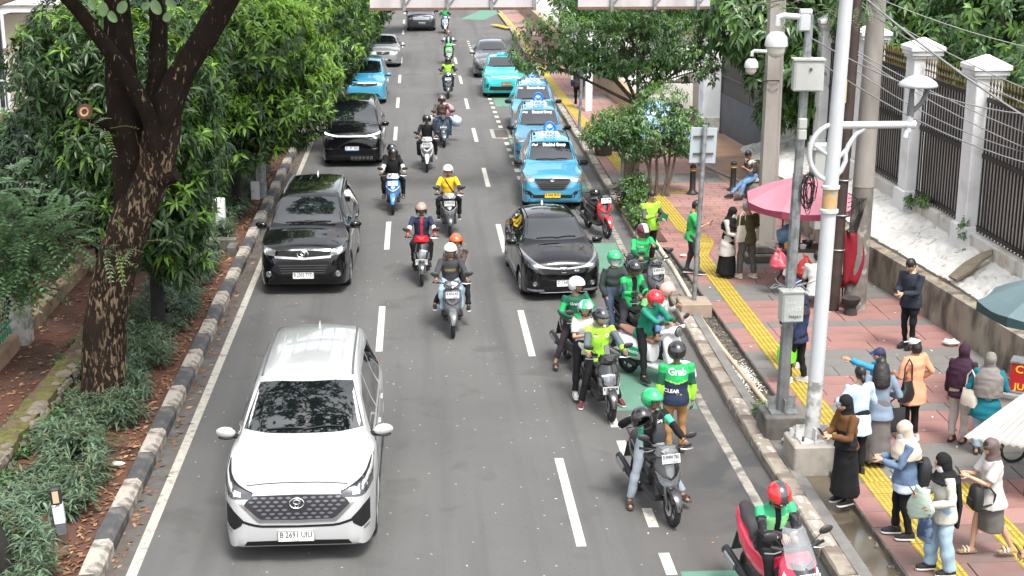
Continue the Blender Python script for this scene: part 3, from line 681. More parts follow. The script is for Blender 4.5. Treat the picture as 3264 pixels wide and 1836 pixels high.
for i in range(3600):
 y=14+random.random()**1.4*48;q=random.random()
 if q<.62:x=random.gauss(-4.42,.14)
 elif q<.72:x=random.gauss(-3.88,.07)
 else:x=random.uniform(-7.3,-5.7);y=random.uniform(16,30)
 if x>-3.7:continue
 z=.006 if x>-3.98 else(.205 if x>-4.22 else verge_z(x,y)+.075)
 if-4.24<x<-3.97 and random.random()<.8:continue
 dead_leaf(b,x,y,z,random.uniform(.03,.075),random.choice([0,0,1,2,2]))
tag(b.build('leaf_litter',[mat('rust dead leaf',(.20,.095,.045),.85,var=.35,vscale=9),mat('tan dead leaf',(.27,.17,.09),.85,var=.35,vscale=9),mat('brown dead leaf',(.16,.075,.035),.85,var=.3,vscale=9)],None,False),kind='stuff')
mw=thing('rubble_wall','low rubble stone wall with yellow green moss on top, left of the ground cover','wall',(0,0,0))
M_stone=mat('rubble stone',(.17,.145,.11),.9,var=.3,vscale=4,col2=(.09,.075,.06),sc2=3,bump=.7,bscale=30)
M_moss=mat('mossy mortar',(.085,.082,.018),.95,var=.45,vscale=11,col2=(.095,.062,.038),sc2=3.5,lo=.46,hi=.58,bump=1,bscale=40)
def wline(y):return float(np.interp(y,[15,20.4,24,27],[-6.28,-5.98,-5.9,-5.85]))
P=[];F=[]
for i in range(97):
 y=15+12*i/96;x=wline(y);P+=[(x-.42+.05*mnoise.noise((y*2,0,0)),y,.30),(x-.36+.05*mnoise.noise((y*3,1,0)),y,.40+.03*mnoise.noise((y*4,2,0))),(x-.0+.05*mnoise.noise((y*3.3,3,0)),y,.40+.04*mnoise.noise((y*4,5,0))),(x+.02,y,-.1)]
 if i:
  a=4*i
  for k in range(3):F.append((a-4+k,a-3+k,a+1+k,a+k))
MB().add(P,F).build('coping',M_moss,mw,True,30)
random.seed(4)
for i in range(130):
 y=15+12*random.random();top=random.random()<.3;x=wline(y)
 b=MB();s=random.uniform(.07,.16);b.ell((0,0,0),(s*(1 if top else .45),s*1.1,s*(.25 if top else .75)),7,4)
 b.v=[tuple(Vector(v)*random.uniform(.85,1.15))for v in b.v];o=b.build('stone',M_stone,mw,False)
 o.location=(x-random.uniform(.03,.12),y,.405)if top else(x+.03,y,random.uniform(.08,.36));o.rotation_euler=(random.uniform(-.15,.15),random.uniform(-.15,.15),random.random()*3 if top else 0)
lw=thing('low_wall','low tan concrete kerb wall under the green iron fence at the far left','wall',(0,0,0));b=MB()
M_tan=mat('tan concrete',(.30,.20,.13),.9,var=.25,vscale=2.5,col2=(.18,.12,.085),sc2=2,lo=.45,hi=.7,bump=.5,bscale=40)
for(y0,y1)in[(17,21),(21,25.6),(26.3,31.2),(31.7,40)]:MB().box((-7.46,(y0+y1)/2,.2),(.24,y1-y0-.02,.46),bev=.02).build('wall_segment',M_tan,lw,False)
for y in(31.45,):MB().box((-7.38,y,.3),(.42,.4,.66),bev=.02).build('pier',M_tan,lw,False)
p=thing('fence_pillar','stained white square pillar at the end of the green iron fence','pillar',(-7.42,25.95,0))
MB().box((0,0,.62),(.40,.40,1.3),bev=.03).build('shaft',mat('stained white plaster',(.42,.40,.385),.85,var=.2,vscale=3,col2=(.20,.20,.20),sc2=4.5,lo=.45,hi=.6,bump=.4),p,False)
gf=thing('iron_fence','green painted iron fence with rounded drop finials at the left edge','fence',(-7.5,22.2,0));M_gi=mat('green iron paint',(.02,.20,.115),.5,var=.15)
for z in(.66,1.35):MB().box((0,0,z),(.05,7.0,.04)).build('rail',M_gi,gf,False)
pr=None
for k in range(44):
 y=-3.3+k*.155
 if pr is None:
  pr=MB().tube([(0,0,.62),(0,0,1.75)],.011,6).build('bar',M_gi,gf);fn=MB().ell((0,0,.50),(.02,.035,.10),8,6).build('finial',M_gi,gf);o,q=pr,fn
 else:o=pr.copy();q=fn.copy();COL.objects.link(o);COL.objects.link(q)
 o.location=(0,y,0);q.location=(0,y,0)
#right side: wall, bank, fence, gate
M_mould=mat('mouldy grey wall',(.27,.235,.185),.9,var=.25,vscale=2.2,col2=(.085,.075,.062),sc2=2.3,lo=.44,hi=.66,bump=.7,bscale=35)
M_moulds=mat('mouldy wall streaks',(.27,.235,.185),.9,var=.25,vscale=2.2,col2=(.085,.075,.062),sc2=2.6,lo=.44,hi=.64,bump=.7,bscale=35,stretch=(1,1,.45))
M_wht=mat('white plaster',(.66,.67,.67),.8,var=.07,vscale=2,col2=(.40,.40,.39),sc2=1.6,lo=.5,hi=.8,bump=.3,bscale=30)
M_whtd=mat('stained white plaster wall',(.54,.52,.48),.85,var=.1,vscale=2,col2=(.33,.28,.21),sc2=2.4,lo=.52,hi=.72,bump=.5,bscale=30)
M_rubble=mat('whitewashed rough plaster',(.60,.585,.55),.95,var=.12,vscale=7,col2=(.40,.36,.30),sc2=5,lo=.57,hi=.70,bump=1,bscale=16)
M_slab_b=mat('broken plaster slab',(.20,.165,.12),.95,var=.25,vscale=5,bump=.8,bscale=25)
M_fiiron=mat('dark brown iron',(.028,.025,.024),.5,metal=.3,var=.2,vscale=6)
M_gold=mat('gilded iron',(.24,.165,.06),.5,metal=.3,var=.3,vscale=5,col2=(.035,.03,.028),sc2=4,lo=.42,hi=.6)
lw2=thing('retaining_wall','mould streaked grey retaining wall along the back of the right pavement','wall',(0,0,0))
P=[];F=[];ys=np.arange(8,36.01,.25)
pr=[(-.0,-.1),(0,.62),(.02,.885),(.05,.90),(.26,.905),(.28,.80)]
for i,y in enumerate(ys):
 x=wx(y)
 for dx,z in pr:P.append((x+dx+.012*mnoise.noise((y*.9,dx*3,0)),y,PZ+z*.83+(.012*mnoise.noise((y*1.1,5,z)))))
 if i:
  a=len(pr)*i;n=len(pr)
  for k in range(n-1):F.append((a-n+k,a-n+k+1,a+k+1,a+k)[::-1])
MB().add(P,F).build('wall_face',M_moulds,lw2,True,40)
bank=thing('rubble_bank','cracked whitewashed plaster bank sloping up from the grey wall to the iron fence','bank',(0,0,0))
def bank_pt(u,y):
 x0=wx(y)+.30;x1=11.12;x=lerp(x0,x1,u);z=lerp(.86,1.30,u**.85)
 z+=.05*mnoise.noise((x*1.5,y*1.2,0))+.045*mnoise.noise((x*4,y*3.2,2))+.018*mnoise.noise((x*11,y*9,5))
 cr=abs(mnoise.noise((x*1.7+3,y*1.1,8)));
 if cr<.035:z-=.05
 if u<.08:z-=.05*(1-u/.08)
 return(x,y,z)
P=[];F=[];ny,nx=300,26;y0,y1=14,42
for j in range(ny+1):
 for i in range(nx+1):P.append(bank_pt(i/nx,lerp(y0,y1,j/ny)))
for j in range(ny):
 for i in range(nx):a=j*(nx+1)+i;F.append((a,a+1,a+nx+2,a+nx+1))
M_crack=mat('dark crack soil',(.07,.055,.042),.95,var=.3)
def cracked(m):
 n,l=m.node_tree.nodes,m.node_tree.links;p=n['Principled BSDF'];cur=p.inputs['Base Color'].links[0].from_socket;tc=[x for x in n if x.type=='TEX_COORD'][0]
 ns=n.new('ShaderNodeTexNoise');ns.inputs['Scale'].default_value=2.2;ns.inputs['Detail'].default_value=6;l.new(tc.outputs['Object'],ns.inputs['Vector'])
 mx=n.new('ShaderNodeMix');mx.data_type='VECTOR';mx.inputs[0].default_value=.30;l.new(tc.outputs['Object'],mx.inputs[4]);l.new(ns.outputs['Color'],mx.inputs[5])
 v=n.new('ShaderNodeTexVoronoi');v.feature='DISTANCE_TO_EDGE';v.inputs['Scale'].default_value=1.7;l.new(mx.outputs[1],v.inputs['Vector'])
 r=n.new('ShaderNodeMapRange');r.inputs[1].default_value=.003;r.inputs[2].default_value=.012;r.inputs[3].default_value=1;r.inputs[4].default_value=0;l.new(v.outputs['Distance'],r.inputs[0])
 n2=n.new('ShaderNodeTexNoise');n2.inputs['Scale'].default_value=1.3;l.new(tc.outputs['Object'],n2.inputs['Vector'])
 r2=n.new('ShaderNodeMapRange');r2.inputs[1].default_value=.50;r2.inputs[2].default_value=.60;l.new(n2.outputs['Fac'],r2.inputs[0])
 k=n.new('ShaderNodeMath');k.operation='MULTIPLY';l.new(r.outputs[0],k.inputs[0]);l.new(r2.outputs[0],k.inputs[1])
 mm=n.new('ShaderNodeMix');mm.data_type='RGBA';l.new(k.outputs[0],mm.inputs[0]);l.new(cur,mm.inputs[6]);mm.inputs[7].default_value=(.10,.085,.07,1);l.new(mm.outputs[2],p.inputs['Base Color'])
cracked(M_rubble)
MB().add(P,F).build('plaster_skin',M_rubble,bank,True,50)
P=[];F=[]
for i,y in enumerate(np.arange(14,40,.12)):
 x=wx(y)+.27;w=.10+.09*mnoise.noise((y*1.3,0,3))+.05*mnoise.noise((y*5,0,3));P+=[(x,y,.88),(x+max(.02,w)*.5,y,.90+.03*mnoise.noise((y*6,1,0))),(x+max(.03,w),y,.905)]
 if i:a=3*i;F+=[(a-3,a-2,a+1,a),(a-2,a-1,a+2,a+1)]
MB().add(P,F).build('broken_edge',M_crack,bank,True)
sl=thing('plaster_slab','broken off brown plaster slab leaning on the white bank above the grey wall','slab',(10.22,26.2,.93))
b=MB();b.prism([(-.14,-.42),(.12,-.45),(.20,-.15),(.17,.18),(.22,.42),(.10,.55),(-.06,.36),(-.16,.05)],-.025,.025);o=b.build('slab',M_slab_b,sl,False);o.rotation_mode='ZYX';o.rotation_euler=(R_(8),R_(-30),R_(-68));o.location=(.42,.08,.30)
random.seed(12)
lb=MB()
for i in range(120):
 y=random.uniform(16,33);x=wx(y)+random.uniform(.05,.26);dead_leaf(lb,x,y,.905,random.uniform(.02,.05),random.choice([0,1,1]))
tag(lb.build('leaf_litter',[mat('tan dead leaf',(.38,.24,.12)),mat('orange peel',(.62,.30,.07),.7)],None,False),kind='stuff')
foot=thing('fence_footing','white stained plinth wall under the tall iron bar fence','plinth',(0,0,0))
MB().box((11.32,28,1.33),(.40,30,.50),bev=.02).build('plinth',M_whtd,foot,False)
def pillar(y,label):
 t=thing('fence_pillar',label,'pillar',(11.28,y,1.1),0,'white square pillars of the iron fence')
 MB().box((0,0,.30),(.68,.68,.62),bev=.02).build('base_block',M_wht,t,False)
 MB().box((0,0,2.1),(.54,.54,3.0),bev=.015).build('shaft',M_wht,t,False)
 b=MB();b.box((0,0,3.62),(.62,.62,.07));b.box((0,0,3.70),(.70,.70,.09));b.box((0,0,3.79),(.78,.78,.09),bev=.01)
 b.loft([[(-.39,-.39,3.836),(.39,-.39,3.836),(.39,.39,3.836),(-.39,.39,3.836)],[(-.03,-.03,4.03),(.03,-.03,4.03),(.03,.03,4.03),(-.03,.03,4.03)]])
 b.build('cap',M_wht,t,False);return t
pillar(31.5,'white square fence pillar with pyramid cap behind the street lamp head')
pillar(27.85,'white square fence pillar at the right, its cap half under tree leaves')
pillar(35.15,'white square fence pillar half hidden by the concrete utility pole')
pillar(38.8,'farthest white square fence pillar behind the broad leaved shrub by the gate')
pillar(24.2,'white square fence pillar nearest the camera, at the right edge')
M_back=mat('stained grey backing sheet',(.50,.46,.44),.7,var=.15,vscale=1.5,col2=(.34,.30,.28),sc2=2.2,lo=.45,hi=.65,stretch=(1,1,.3))
bar0=None
def fence_panel(ya,yb,label):
 t=thing('iron_fence',label,'fence',(11.28,(ya+yb)/2,0),0,'tall dark iron bar fence panels');L=yb-ya;global bar0
 for z,h in((1.70,.08),(3.16,.09),(4.28,.09)):MB().box((-.03,0,z),(.06,L-.01,h)).build('rail',M_fiiron,t,False)
 MB().box((.07,0,2.95),(.012,L-.04,2.62)).build('backing_sheet',M_back,t,False)
 n=int(L/.155)
 for k in range(n):
  y=-L/2+(k+.5)*L/n
  if bar0 is None:
   bar0=(MB().box((0,0,2.97),(.03,.03,2.70)).build('bar',M_fiiron,t,False),MB().lathe([(.014,4.3),(.014,4.42),(.03,4.44),(.03,4.46),(.014,4.48),(.016,4.56),(.028,4.60),(.001,4.76)],(0,0,0),n=6).build('spearhead',M_gold,t));a,s=bar0
  else:
   a,s=bar0[0].copy(),bar0[1].copy();COL.objects.link(a);COL.objects.link(s);a.parent=t;s.parent=t
  a.location=(-.045,y,0);s.location=(-.03,y,0)
fence_panel(28.15,31.2,'iron bar fence panel with gilded spearheads between the two white pillars behind the lamp head')
fence_panel(24.5,27.55,'iron bar fence panel at the right edge, overhung by tree leaves')
fence_panel(31.8,34.85,'iron bar fence panel partly behind the round concrete utility pole')
fence_panel(35.45,38.5,'iron bar fence panel behind the steel cabinets and dark iron pole')
gate=thing('gate','dark grey steel gate with solid lower panel and bars above, at the driveway','gate',(10.58,49.2,.15),R_(4))
M_gate=mat('dark gate steel',(.075,.078,.085),.55,metal=.2,var=.2,vscale=2,col2=(.11,.085,.07),sc2=1.2,lo=.55,hi=.75)
gl=4.9
MB().box((0,-gl/2,.72),(.05,gl,1.30)).build('lower_panel',M_gate,gate,False)
for z in(1.40,2.05,2.92):MB().box((0,-gl/2,z),(.07,gl,.06)).build('rail',M_gate,gate,False)
for y in(-.03,-gl+.03):MB().box((0,y,1.5),(.08,.08,2.95)).build('post',M_gate,gate,False)
br=None
for k in range(40):
 if br is None:br=MB().box((0,0,2.16),(.025,.025,1.5)).build('bar',M_gate,gate,False);o=br
 else:o=br.copy();COL.objects.link(o)
 o.location=(0,-.12-k*.119,0)
t=thing('gate_pillar','white rendered gate pillar left of the grey steel gate','pillar',(10.42,50.2,.15));MB().box((0,0,1.6),(.75,.8,3.2),bev=.02).build('shaft',M_wht,t,False);MB().box((0,0,.25),(.85,.9,.5),bev=.02).build('base',M_whtd,t,False)
t=thing('gate_pillar','white gate pillar right of the grey steel gate, behind the concrete utility pole','pillar',(11.15,43.6,.15));MB().box((0,0,1.3),(.5,.6,2.6),bev=.02).build('shaft',M_wht,t,False)
t=thing('boundary_wall','cream boundary wall with iron railing on top, left of the gate behind the street trees','wall',(9.2,52.4,0))
MB().box((0,0,.75),(1.9,.35,1.5)).build('wall_face',M_whtd,t,False);
b=MB()
for k in range(18):b.box((-.85+k*.1,0,2.1),(.02,.02,1.2))
for z in(1.56,2.66):b.box((0,0,z),(1.9,.04,.04))
b.build('railing',M_fiiron,t,False)
wq=thing('boundary_wall','far tan boundary wall running beside the distant pavement','wall',(0,0,0));b=MB()
P=[];F=[]
for i,y in enumerate(np.arange(52.8,110,1.0)):
 x=float(np.interp(y,[50,60,75,110],[8.15,7.95,7.7,7.6]));P+=[(x,y,.1),(x,y,.98),(x+.3,y,1.0),(x+.3,y,.1)]
 if i:a=4*i;F+=[(a,a-4+k*0,a-3,a+1)if k==0 else(a+k,a-4+k,a-3+k,a+1+k)for k in range(3)]
MB().add(P,F).build('wall_face',mat('tan wall',(.36,.26,.175),.9,var=.2,vscale=1.5,col2=(.22,.16,.11),sc2=1.5,lo=.45,hi=.7,bump=.4),wq,False)
P=[];F=[]
for i,y in enumerate(np.arange(52.6,112,1.0)):
 for k in range(7):
  x=float(np.interp(y,[50,60,75,110],[8.45,8.25,8.0,7.9]))+k*.45;P.append((x,y,.98+.25*k+.07*mnoise.noise((x*2,y*1.2,0))))
 if i:
  a=7*i
  for k in range(6):F.append((a-7+k,a-6+k,a+1+k,a+k))
MB().add(P,F).build('plaster_skin',M_rubble,tag(thing('rubble_bank','far rough stone bank above the tan wall behind the trees','bank')),True,50)
struct(MB().add([(9.0,37.5,.158),(12.5,37.5,.158),(12.5,49.5,.158),(8.75,49.5,.158),(8.85,43,.158)],[(0,1,2,3,4)]).build('driveway',mat('brown stained concrete',(.30,.165,.095),.6,var=.25,vscale=1.2,col2=(.20,.14,.10),sc2=.8,lo=.4,hi=.65),None,False))
b=MB()
for(a,c)in[((9.9,37.2),(8.72,43.2)),((8.72,43.2),(8.6,49.5))]:
 m=((a[0]+c[0])/2,(a[1]+c[1])/2,.18);L=math.hypot(c[0]-a[0],c[1]-a[1]);b.box(m,(.12,L,.07),(0,0,math.atan2(c[1]-a[1],c[0]-a[0])-math.pi/2))
struct(b.build('driveway_edging',M_conc,None,False))
#poles, lamp, cameras, cabinets
M_galv=mat('galvanised steel',(.30,.315,.32),.5,metal=.55,var=.18,vscale=7,col2=(.20,.21,.215),sc2=9,lo=.45,hi=.6)
M_lampw=mat('white lamp paint',(.44,.46,.475),.45,var=.05,coat=.2)
M_lampd=mat('grimy white lamp paint',(.50,.50,.49),.7,var=.25,vscale=5,col2=(.20,.195,.185),sc2=6,lo=.48,hi=.62)
M_cbox=mat('cabinet grey paint',(.40,.415,.39),.5,var=.06)
def plinth(x,y,w,h,m,name,label):
 t=thing(name,label,'plinth',(x,y,0));MB().box((0,0,h/2),(w,w,h),bev=.02).build('block',m,t,False);return t
plinth(5.52,20.45,.62,.50,M_conc_d,'concrete_plinth','dark concrete plinth under the galvanised camera pole')
plinth(5.66,19.25,.66,.50,M_conc,'concrete_plinth','pale stained concrete plinth under the white street lamp')
plinth(5.48,27.35,.62,.33,mat('tan plinth',(.30,.235,.18),.85,var=.2,vscale=3),'concrete_plinth','tan concrete plinth under the grey road sign pole')
def octa_pole(b,x0,y0,z0,x1,y1,z1,r0,r1,n=8,mi=0):b.tube([(x0,y0,z0),(x1,y1,z1)],[r0,r1],n,mi)
lp=thing('street_lamp','white street lamp with curved bracket arm and grey dish head, on the pavement edge','street lamp',(5.66,19.25,.5))
MB().tube([(0,0,.0),(.015,0,.9)],[.112,.108],24).build('lower_post',M_lampd,lp)
b=MB();b.tube([(.015,0,.9),(.06,0,3.40)],[.108,.104],24);b.build('middle_post',M_lampw,lp)
b=MB();b.tube([(.06,0,3.40),(.066,0,3.72)],[.106,.106],24)
M_batik=mat('painted batik band',(.45,.28,.12),.6,var=.15,col2=(.16,.30,.32),sc2=13,lo=.54,hi=.56);b.build('painted_band',M_batik,lp)
for z in(3.40,3.74):MB().lathe([(.105,z-.035),(.132,z-.02),(.132,z+.02),(.105,z+.035)],(.06,0,0),n=24).build('collar',M_lampw,lp)
MB().tube([(.066,0,3.74),(.155,0,7.6)],[.103,.085],24).build('upper_post',M_lampw,lp)
b=MB();b.box((0,0,.015),(.42,.42,.03))
for k in range(4):b.box((.17*math.cos(k*math.pi/2),.17*math.sin(k*math.pi/2),.12),(.13 if k%2==0 else .02,.02 if k%2==0 else .13,.2))
b.build('base_plate',M_lampd,lp,False)
for(sx,sy)in((-1,-1),(1,-1),(1,1),(-1,1)):MB().tube([(.17*sx,.17*sy,.03),(.17*sx,.17*sy,.10)],.02,6).build('anchor_bolt',M_iron,lp)
b=MB();b.tube([(.13,0,4.60),(1.17,0,4.60),(1.2,0,4.60)],.052,14);b.build('bracket_arm',M_lampw,lp)
b=MB()
b.tube([(.1-.36*math.sin(a)*1.0,0,4.22+.40*math.cos(a))for a in np.linspace(.25,2.9,16)],.036,10)
b.tube([(-.20,0,4.33),(-.05,0,4.22),(.12,0,4.12)],.03,8)
b.tube([(.50,0,4.56),(.38,0,4.48),(.28,0,4.32),(.24,0,4.2)],.034,10);b.tube([(.10,0,4.10),(.18,0,4.18),(.26,0,4.27)],.03,8)
b.tube([(.10,0,3.86),(.20,0,3.97),(.25,0,4.10),(.245,0,4.22)],.034,10)
b.build('scroll_bracket',M_lampw,lp)
b=MB();b.tube([(1.06,0,4.60),(1.20,0,4.60)],.062,12);b.tube([(1.10,0,4.50),(1.12,0,4.72)],.05,12);b.tube([(1.06,-.02,4.42),(1.10,0,4.56)],.04,10);b.build('arm_joint',M_lampw,lp)
M_dish=mat('grey lamp head',(.36,.39,.42),.45,var=.04);M_dishd=mat('dark lamp stem',(.12,.125,.135),.5)
hd=thing('lamp_head_dummy',None,None)
bpy.data.objects.remove(hd)
b=MB();b.tube([(1.12,0,4.70),(1.12,0,4.86)],.05,12);b.tube([(1.12,0,4.84),(1.12,0,5.05),(1.13,0,5.12)],[.045,.035,.03],10);b.tube([(1.15,0,4.78),(1.27,0,4.90),(1.33,0,5.04),(1.33,0,5.12)],[.03,.034,.034,.03],10);b.build('head_stem',M_dishd,lp)
b=MB();b.lathe([(0,5.275),(.12,5.268),(.20,5.24),(.29,5.185),(.32,5.145),(.31,5.125),(.25,5.115),(0,5.11)],(1.20,0,0),n=32);b.v=[((x-1.2)*.84+1.2,y*.84,z)for x,y,z in b.v];b.build('lamp_head',M_dish,lp,True,60)
MB().lathe([(.19,5.250),(.185,5.255)],(1.20,0,0),n=32).build('head_seam',M_dishd,lp)
cups=[]
for(dx,dy)in((-.24,.18),(-.17,.24)):
 t=thing('plastic_cup','right one of the two empty clear cups on the pale lamp plinth' if dx>-.2 else 'left one of the two empty clear cups on the pale lamp plinth','cup',(5.66+dx,19.25+dy,.5),0,'two empty cups on the lamp plinth');MB().lathe([(.028,0),(.04,.1),(.043,.1)],n=14).build('cup',mat('clear plastic',(.75,.75,.73),.15,alpha=.5),t)
cp=thing('camera_pole','galvanised octagonal camera pole carrying two grey cabinets and a white dome camera arm','pole',(5.52,20.45,.5))
b=MB();octa_pole(b,0,0,0,.02,0,1.35,.10,.095);b.build('lower_pole',mat('dark galvanised steel',(.20,.205,.205),.6,metal=.4,var=.25,vscale=6),cp,False)
b=MB();octa_pole(b,.02,0,1.35,.06,0,3.7,.085,.08);octa_pole(b,.06,0,3.7,.11,0,6.0,.07,.06);b.build('upper_pole',M_galv,cp,False)
b=MB();b.box((0,0,.015),(.42,.42,.03))
for k in range(4):b.box((.15*math.cos(k*math.pi/2),.15*math.sin(k*math.pi/2),.13),(.12 if k%2==0 else .02,.02 if k%2==0 else .12,.22))
b.build('base_plate',M_galv,cp,False)
def cabinet(name,parent,c,sz,rz,lid=True):
 b=MB();b.box((0,0,0),sz,bev=.012);b.box((0,-sz[1]/2-.006,-.01),(sz[0]*.86,.014,sz[2]*.86));o=b.build(name,M_cbox,parent,False);o.location=c;o.rotation_euler=(0,0,rz)
 if lid:q=MB().box((0,0,sz[2]/2+.012),(sz[0]+.03,sz[1]+.05,.022)).build('lid',M_cbox,o,False)
 return o
cb=cabinet('lower_cabinet',cp,(.02,-.15,1.72),(.33,.22,.46),.05)
b=MB();put_text(b,'NAJAY',.065,face_M((.03,-.127,-.14),(1,0,-.06),(0,0,1)));b.build('graffiti',mat('black marker',(.02,.02,.02),.7),cb,False)
b=MB();put_text(b,'SUKSES',.045,face_M((-.03,-.127,.08),(1,0,0),(0,0,1)));put_text(b,'UNSY',.085,face_M((.02,-.127,-.02),(1,0,.1),(.25,0,1)));b.build('faint_graffiti',mat('faint white marker',(.66,.66,.64),.7),cb,False)
cu=cabinet('upper_cabinet',cp,(.09,-.13,5.16),(.43,.22,.44),-.10)
b=MB();b.lathe([(.022,0),(.022,.02),(0,.022)],(0,0,0),n=10);b.v=[(x+.02,-.127-z,y+.10)for x,y,z in b.v];b.build('lock',M_iron,cu)
for z in(4.30,4.46):MB().box((.06,-.10,z+.0),(.12,.09,.15),bev=.01).build('junction_box',M_cbox,cp,False)
b=MB()
rr=random.Random(3)
for a in np.linspace(.2,6.1,9):
 e=(.02+.4*math.cos(a)*rr.uniform(.7,1.1),.22*math.sin(a)-.12,2.02+rr.uniform(-.08,.12));b.tube([(.02,0,1.96),(.02+.24*math.cos(a),.13*math.sin(a)-.06,2.04),e],.008,5)
b.build('wire_spikes',M_galv,cp,False)
b=MB()
b.tube([(.1,0,6.0),(.1,-.05,6.05),(-.05,-.05,6.05)],.05,10);b.box((.02,-.03,5.9),(.16,.16,.24),bev=.02);b.tube([(-.02,-.05,5.98),(-.28,-.05,6.0),(-.36,-.05,5.98),(-.37,-.05,5.86)],.045,10);b.build('camera_arm',M_lampw,cp)
def dome(parent,x,y,z,s):
 b=MB();b.lathe([(0,.16*s),(.09*s,.15*s),(.15*s,.08*s),(.165*s,-.02*s),(.165*s,-.05*s),(.14*s,-.06*s)],(x,y,z),n=22);o=b.build('camera_dome',M_lampw,parent)
 b=MB();b.lathe([(.135*s,-.05*s),(.125*s,-.14*s),(.08*s,-.20*s),(0,-.225*s)],(x,y,z),n=20);b.build('dome_cover',mat('smoked dome',(.55,.53,.47),.15,var=.03),o);return o
dome(cp,-.37,-.05,5.62,1.0)
t=thing('power_cable','tangled bundle of black cables hanging on the camera pole in front of the pink umbrella','cable',(5.72,20.33,3.55));b=MB();rr=random.Random(8)
for k in range(16):
 w,h=rr.uniform(.04,.10),rr.uniform(.12,.28);cx,cz=rr.uniform(-.03,.06),rr.uniform(-.05,.12);pts=[]
 for i in range(15):a=2*math.pi*i/14;pts.append((cx+w*math.cos(a),rr.uniform(-.03,.03),cz+.35+h*math.sin(a)))
 b.tube(pts,.006,4,cap=False)
b.build('cable_coil',mat('black cable',(.015,.015,.016),.5),t)
sg=thing('road_sign','grey back of a rectangular road sign on a leaning galvanised pole by the kerb','road sign',(5.48,27.35,.33))
MB().tube([(0,0,0),(.10,0,3.52)],.048,14).build('pole',M_galv,sg)
b=MB();b.box((0,0,0),(.52,.02,.70),bev=.005);o=b.build('sign_plate',mat('sign back grey',(.33,.375,.40),.55,var=.06,vscale=3),sg,False);o.location=(.09,.075,3.12);o.rotation_euler=(0,R_(2),0)
for z in(2.96,3.30):MB().box((.09,.045,z),(.40,.03,.035)).build('clamp',M_iron,sg,False)
M_cpole=mat('utility pole concrete',(.27,.25,.225),.85,var=.15,vscale=3,col2=(.17,.155,.14),sc2=1.6,lo=.45,hi=.7,bump=.4,bscale=50,stretch=(1,1,.35))
M_cpoled=mat('grimy pole foot',(.15,.135,.12),.9,var=.35,vscale=5,col2=(.30,.28,.25),sc2=4,lo=.55,hi=.62,bump=.4)
t=thing('utility_pole','thick round concrete utility pole with poster scraps, in front of the iron fence','utility pole',(8.72,27.2,.1))
MB().tube([(0,0,0),(.02,0,2.55)],[.225,.205],24).build('lower_shaft',M_cpoled,t);MB().tube([(.02,0,2.55),(.07,0,8.2)],[.205,.155],24).build('upper_shaft',M_cpole,t)
b=MB();b.lathe([(.21,2.54),(.214,2.55),(.21,2.57)],(.02,0,0),n=24);b.build('joint_ring',M_conc,t)
t=thing('utility_pole','square concrete utility pole left of the pink umbrella, with a second dome camera','utility pole',(7.95,31.75,.1))
MB().loft([[(-.16,-.15,0),(.16,-.15,0),(.16,.15,0),(-.16,.15,0)],[(-.12,-.12,8),(.12,-.12,8),(.12,.12,8),(-.12,.12,8)]]).build('shaft',M_cpole,t,False)
MB().tube([(.20,-.1,0),(.18,-.1,3),(.155,-.1,8)],.05,8).build('conduit',M_cpole,t)
b=MB();b.tube([(-.15,-.1,4.72),(-.45,-.1,4.74),(-.5,-.1,4.70),(-.5,-.1,4.62)],.04,8);b.build('camera_arm',M_lampw,t);dome(t,-.5,-.1,4.42,.95)
b=MB();b.lathe([(.17,0),(.19,0)],(0,0,3.9),n=16);b.tube([(.2*math.cos(a),.2*math.sin(a),4.05-.04*math.sin(a))for a in np.linspace(0,6.3,14)],.012,4);b.build('cable_loop',mat('black cable',(.015,.015,.016)),t)
for k,(h,w)in enumerate(((.15,1.3),(.34,1.0))):
 pass
t=thing('concrete_steps','two dirty stacked concrete slabs at the foot of the square utility pole','step',(8.0,31.3,PZ));MB().box((0,0,.09),(1.3,.8,.18),bev=.02).build('lower_slab',M_conc_d,t,False);MB().box((.0,.1,.27),(1.1,.7,.17),bev=.02).build('upper_slab',M_conc_d,t,False)
t=thing('iron_pole','dark rust brown iron pole behind the white street lamp','pole',(8.25,27.1,.1));MB().tube([(0,0,0),(.13,0,8)],[.12,.10],14).build('shaft',mat('rust brown iron',(.055,.038,.032),.7,metal=.3,var=.3,vscale=4),t)
for z in(1.3,2.0,2.7):MB().tube([(.135*math.cos(a)+.02+z*.0162,.135*math.sin(a),z)for a in np.linspace(0,6.28,13)],.014,5).build('pole_band',M_galv,t)
b=MB();rr=random.Random(5)
for k in range(5):b.tube([(.14,-.1,2.45-.5*k/5),(.30+.05*k,-.12,2.35),(.36+.02*k,-.14,2.05),(.28,-.12,1.8-.1*k),(.15,-.1,1.7)],.009,4)
b.build('loose_cables',mat('black cable',(.015,.015,.016)),t)
MB().box((-.1,-.15,4.45),(.12,.1,.5),bev=.03).build('yellow_box',mat('yellowed plastic',(.52,.42,.20),.5),t,False)
t=thing('wooden_pole','thin brown wooden pole behind the grey cabinets','pole',(8.45,33.5,.1));MB().tube([(0,0,0),(.06,0,7.5)],[.10,.08],12).build('shaft',mat('brown wood pole',(.10,.065,.045),.9,var=.3,vscale=4,stretch=(1,1,.2)),t)
t=thing('steel_cabinet','tall grey street cabinet standing on the bank behind the street lamp','cabinet',(9.75,33.4,.85));MB().box((0,0,.8),(.62,.45,1.4),bev=.02).build('body',M_cbox,t,False);MB().box((0,0,1.53),(.74,.56,.09)).build('roof',M_cbox,t,False)
b=MB()
for k in range(5):b.box((.05,-.24,.9+k*.05),(.2,.01,.02))
b.build('louvres',M_conc_d,t,False)
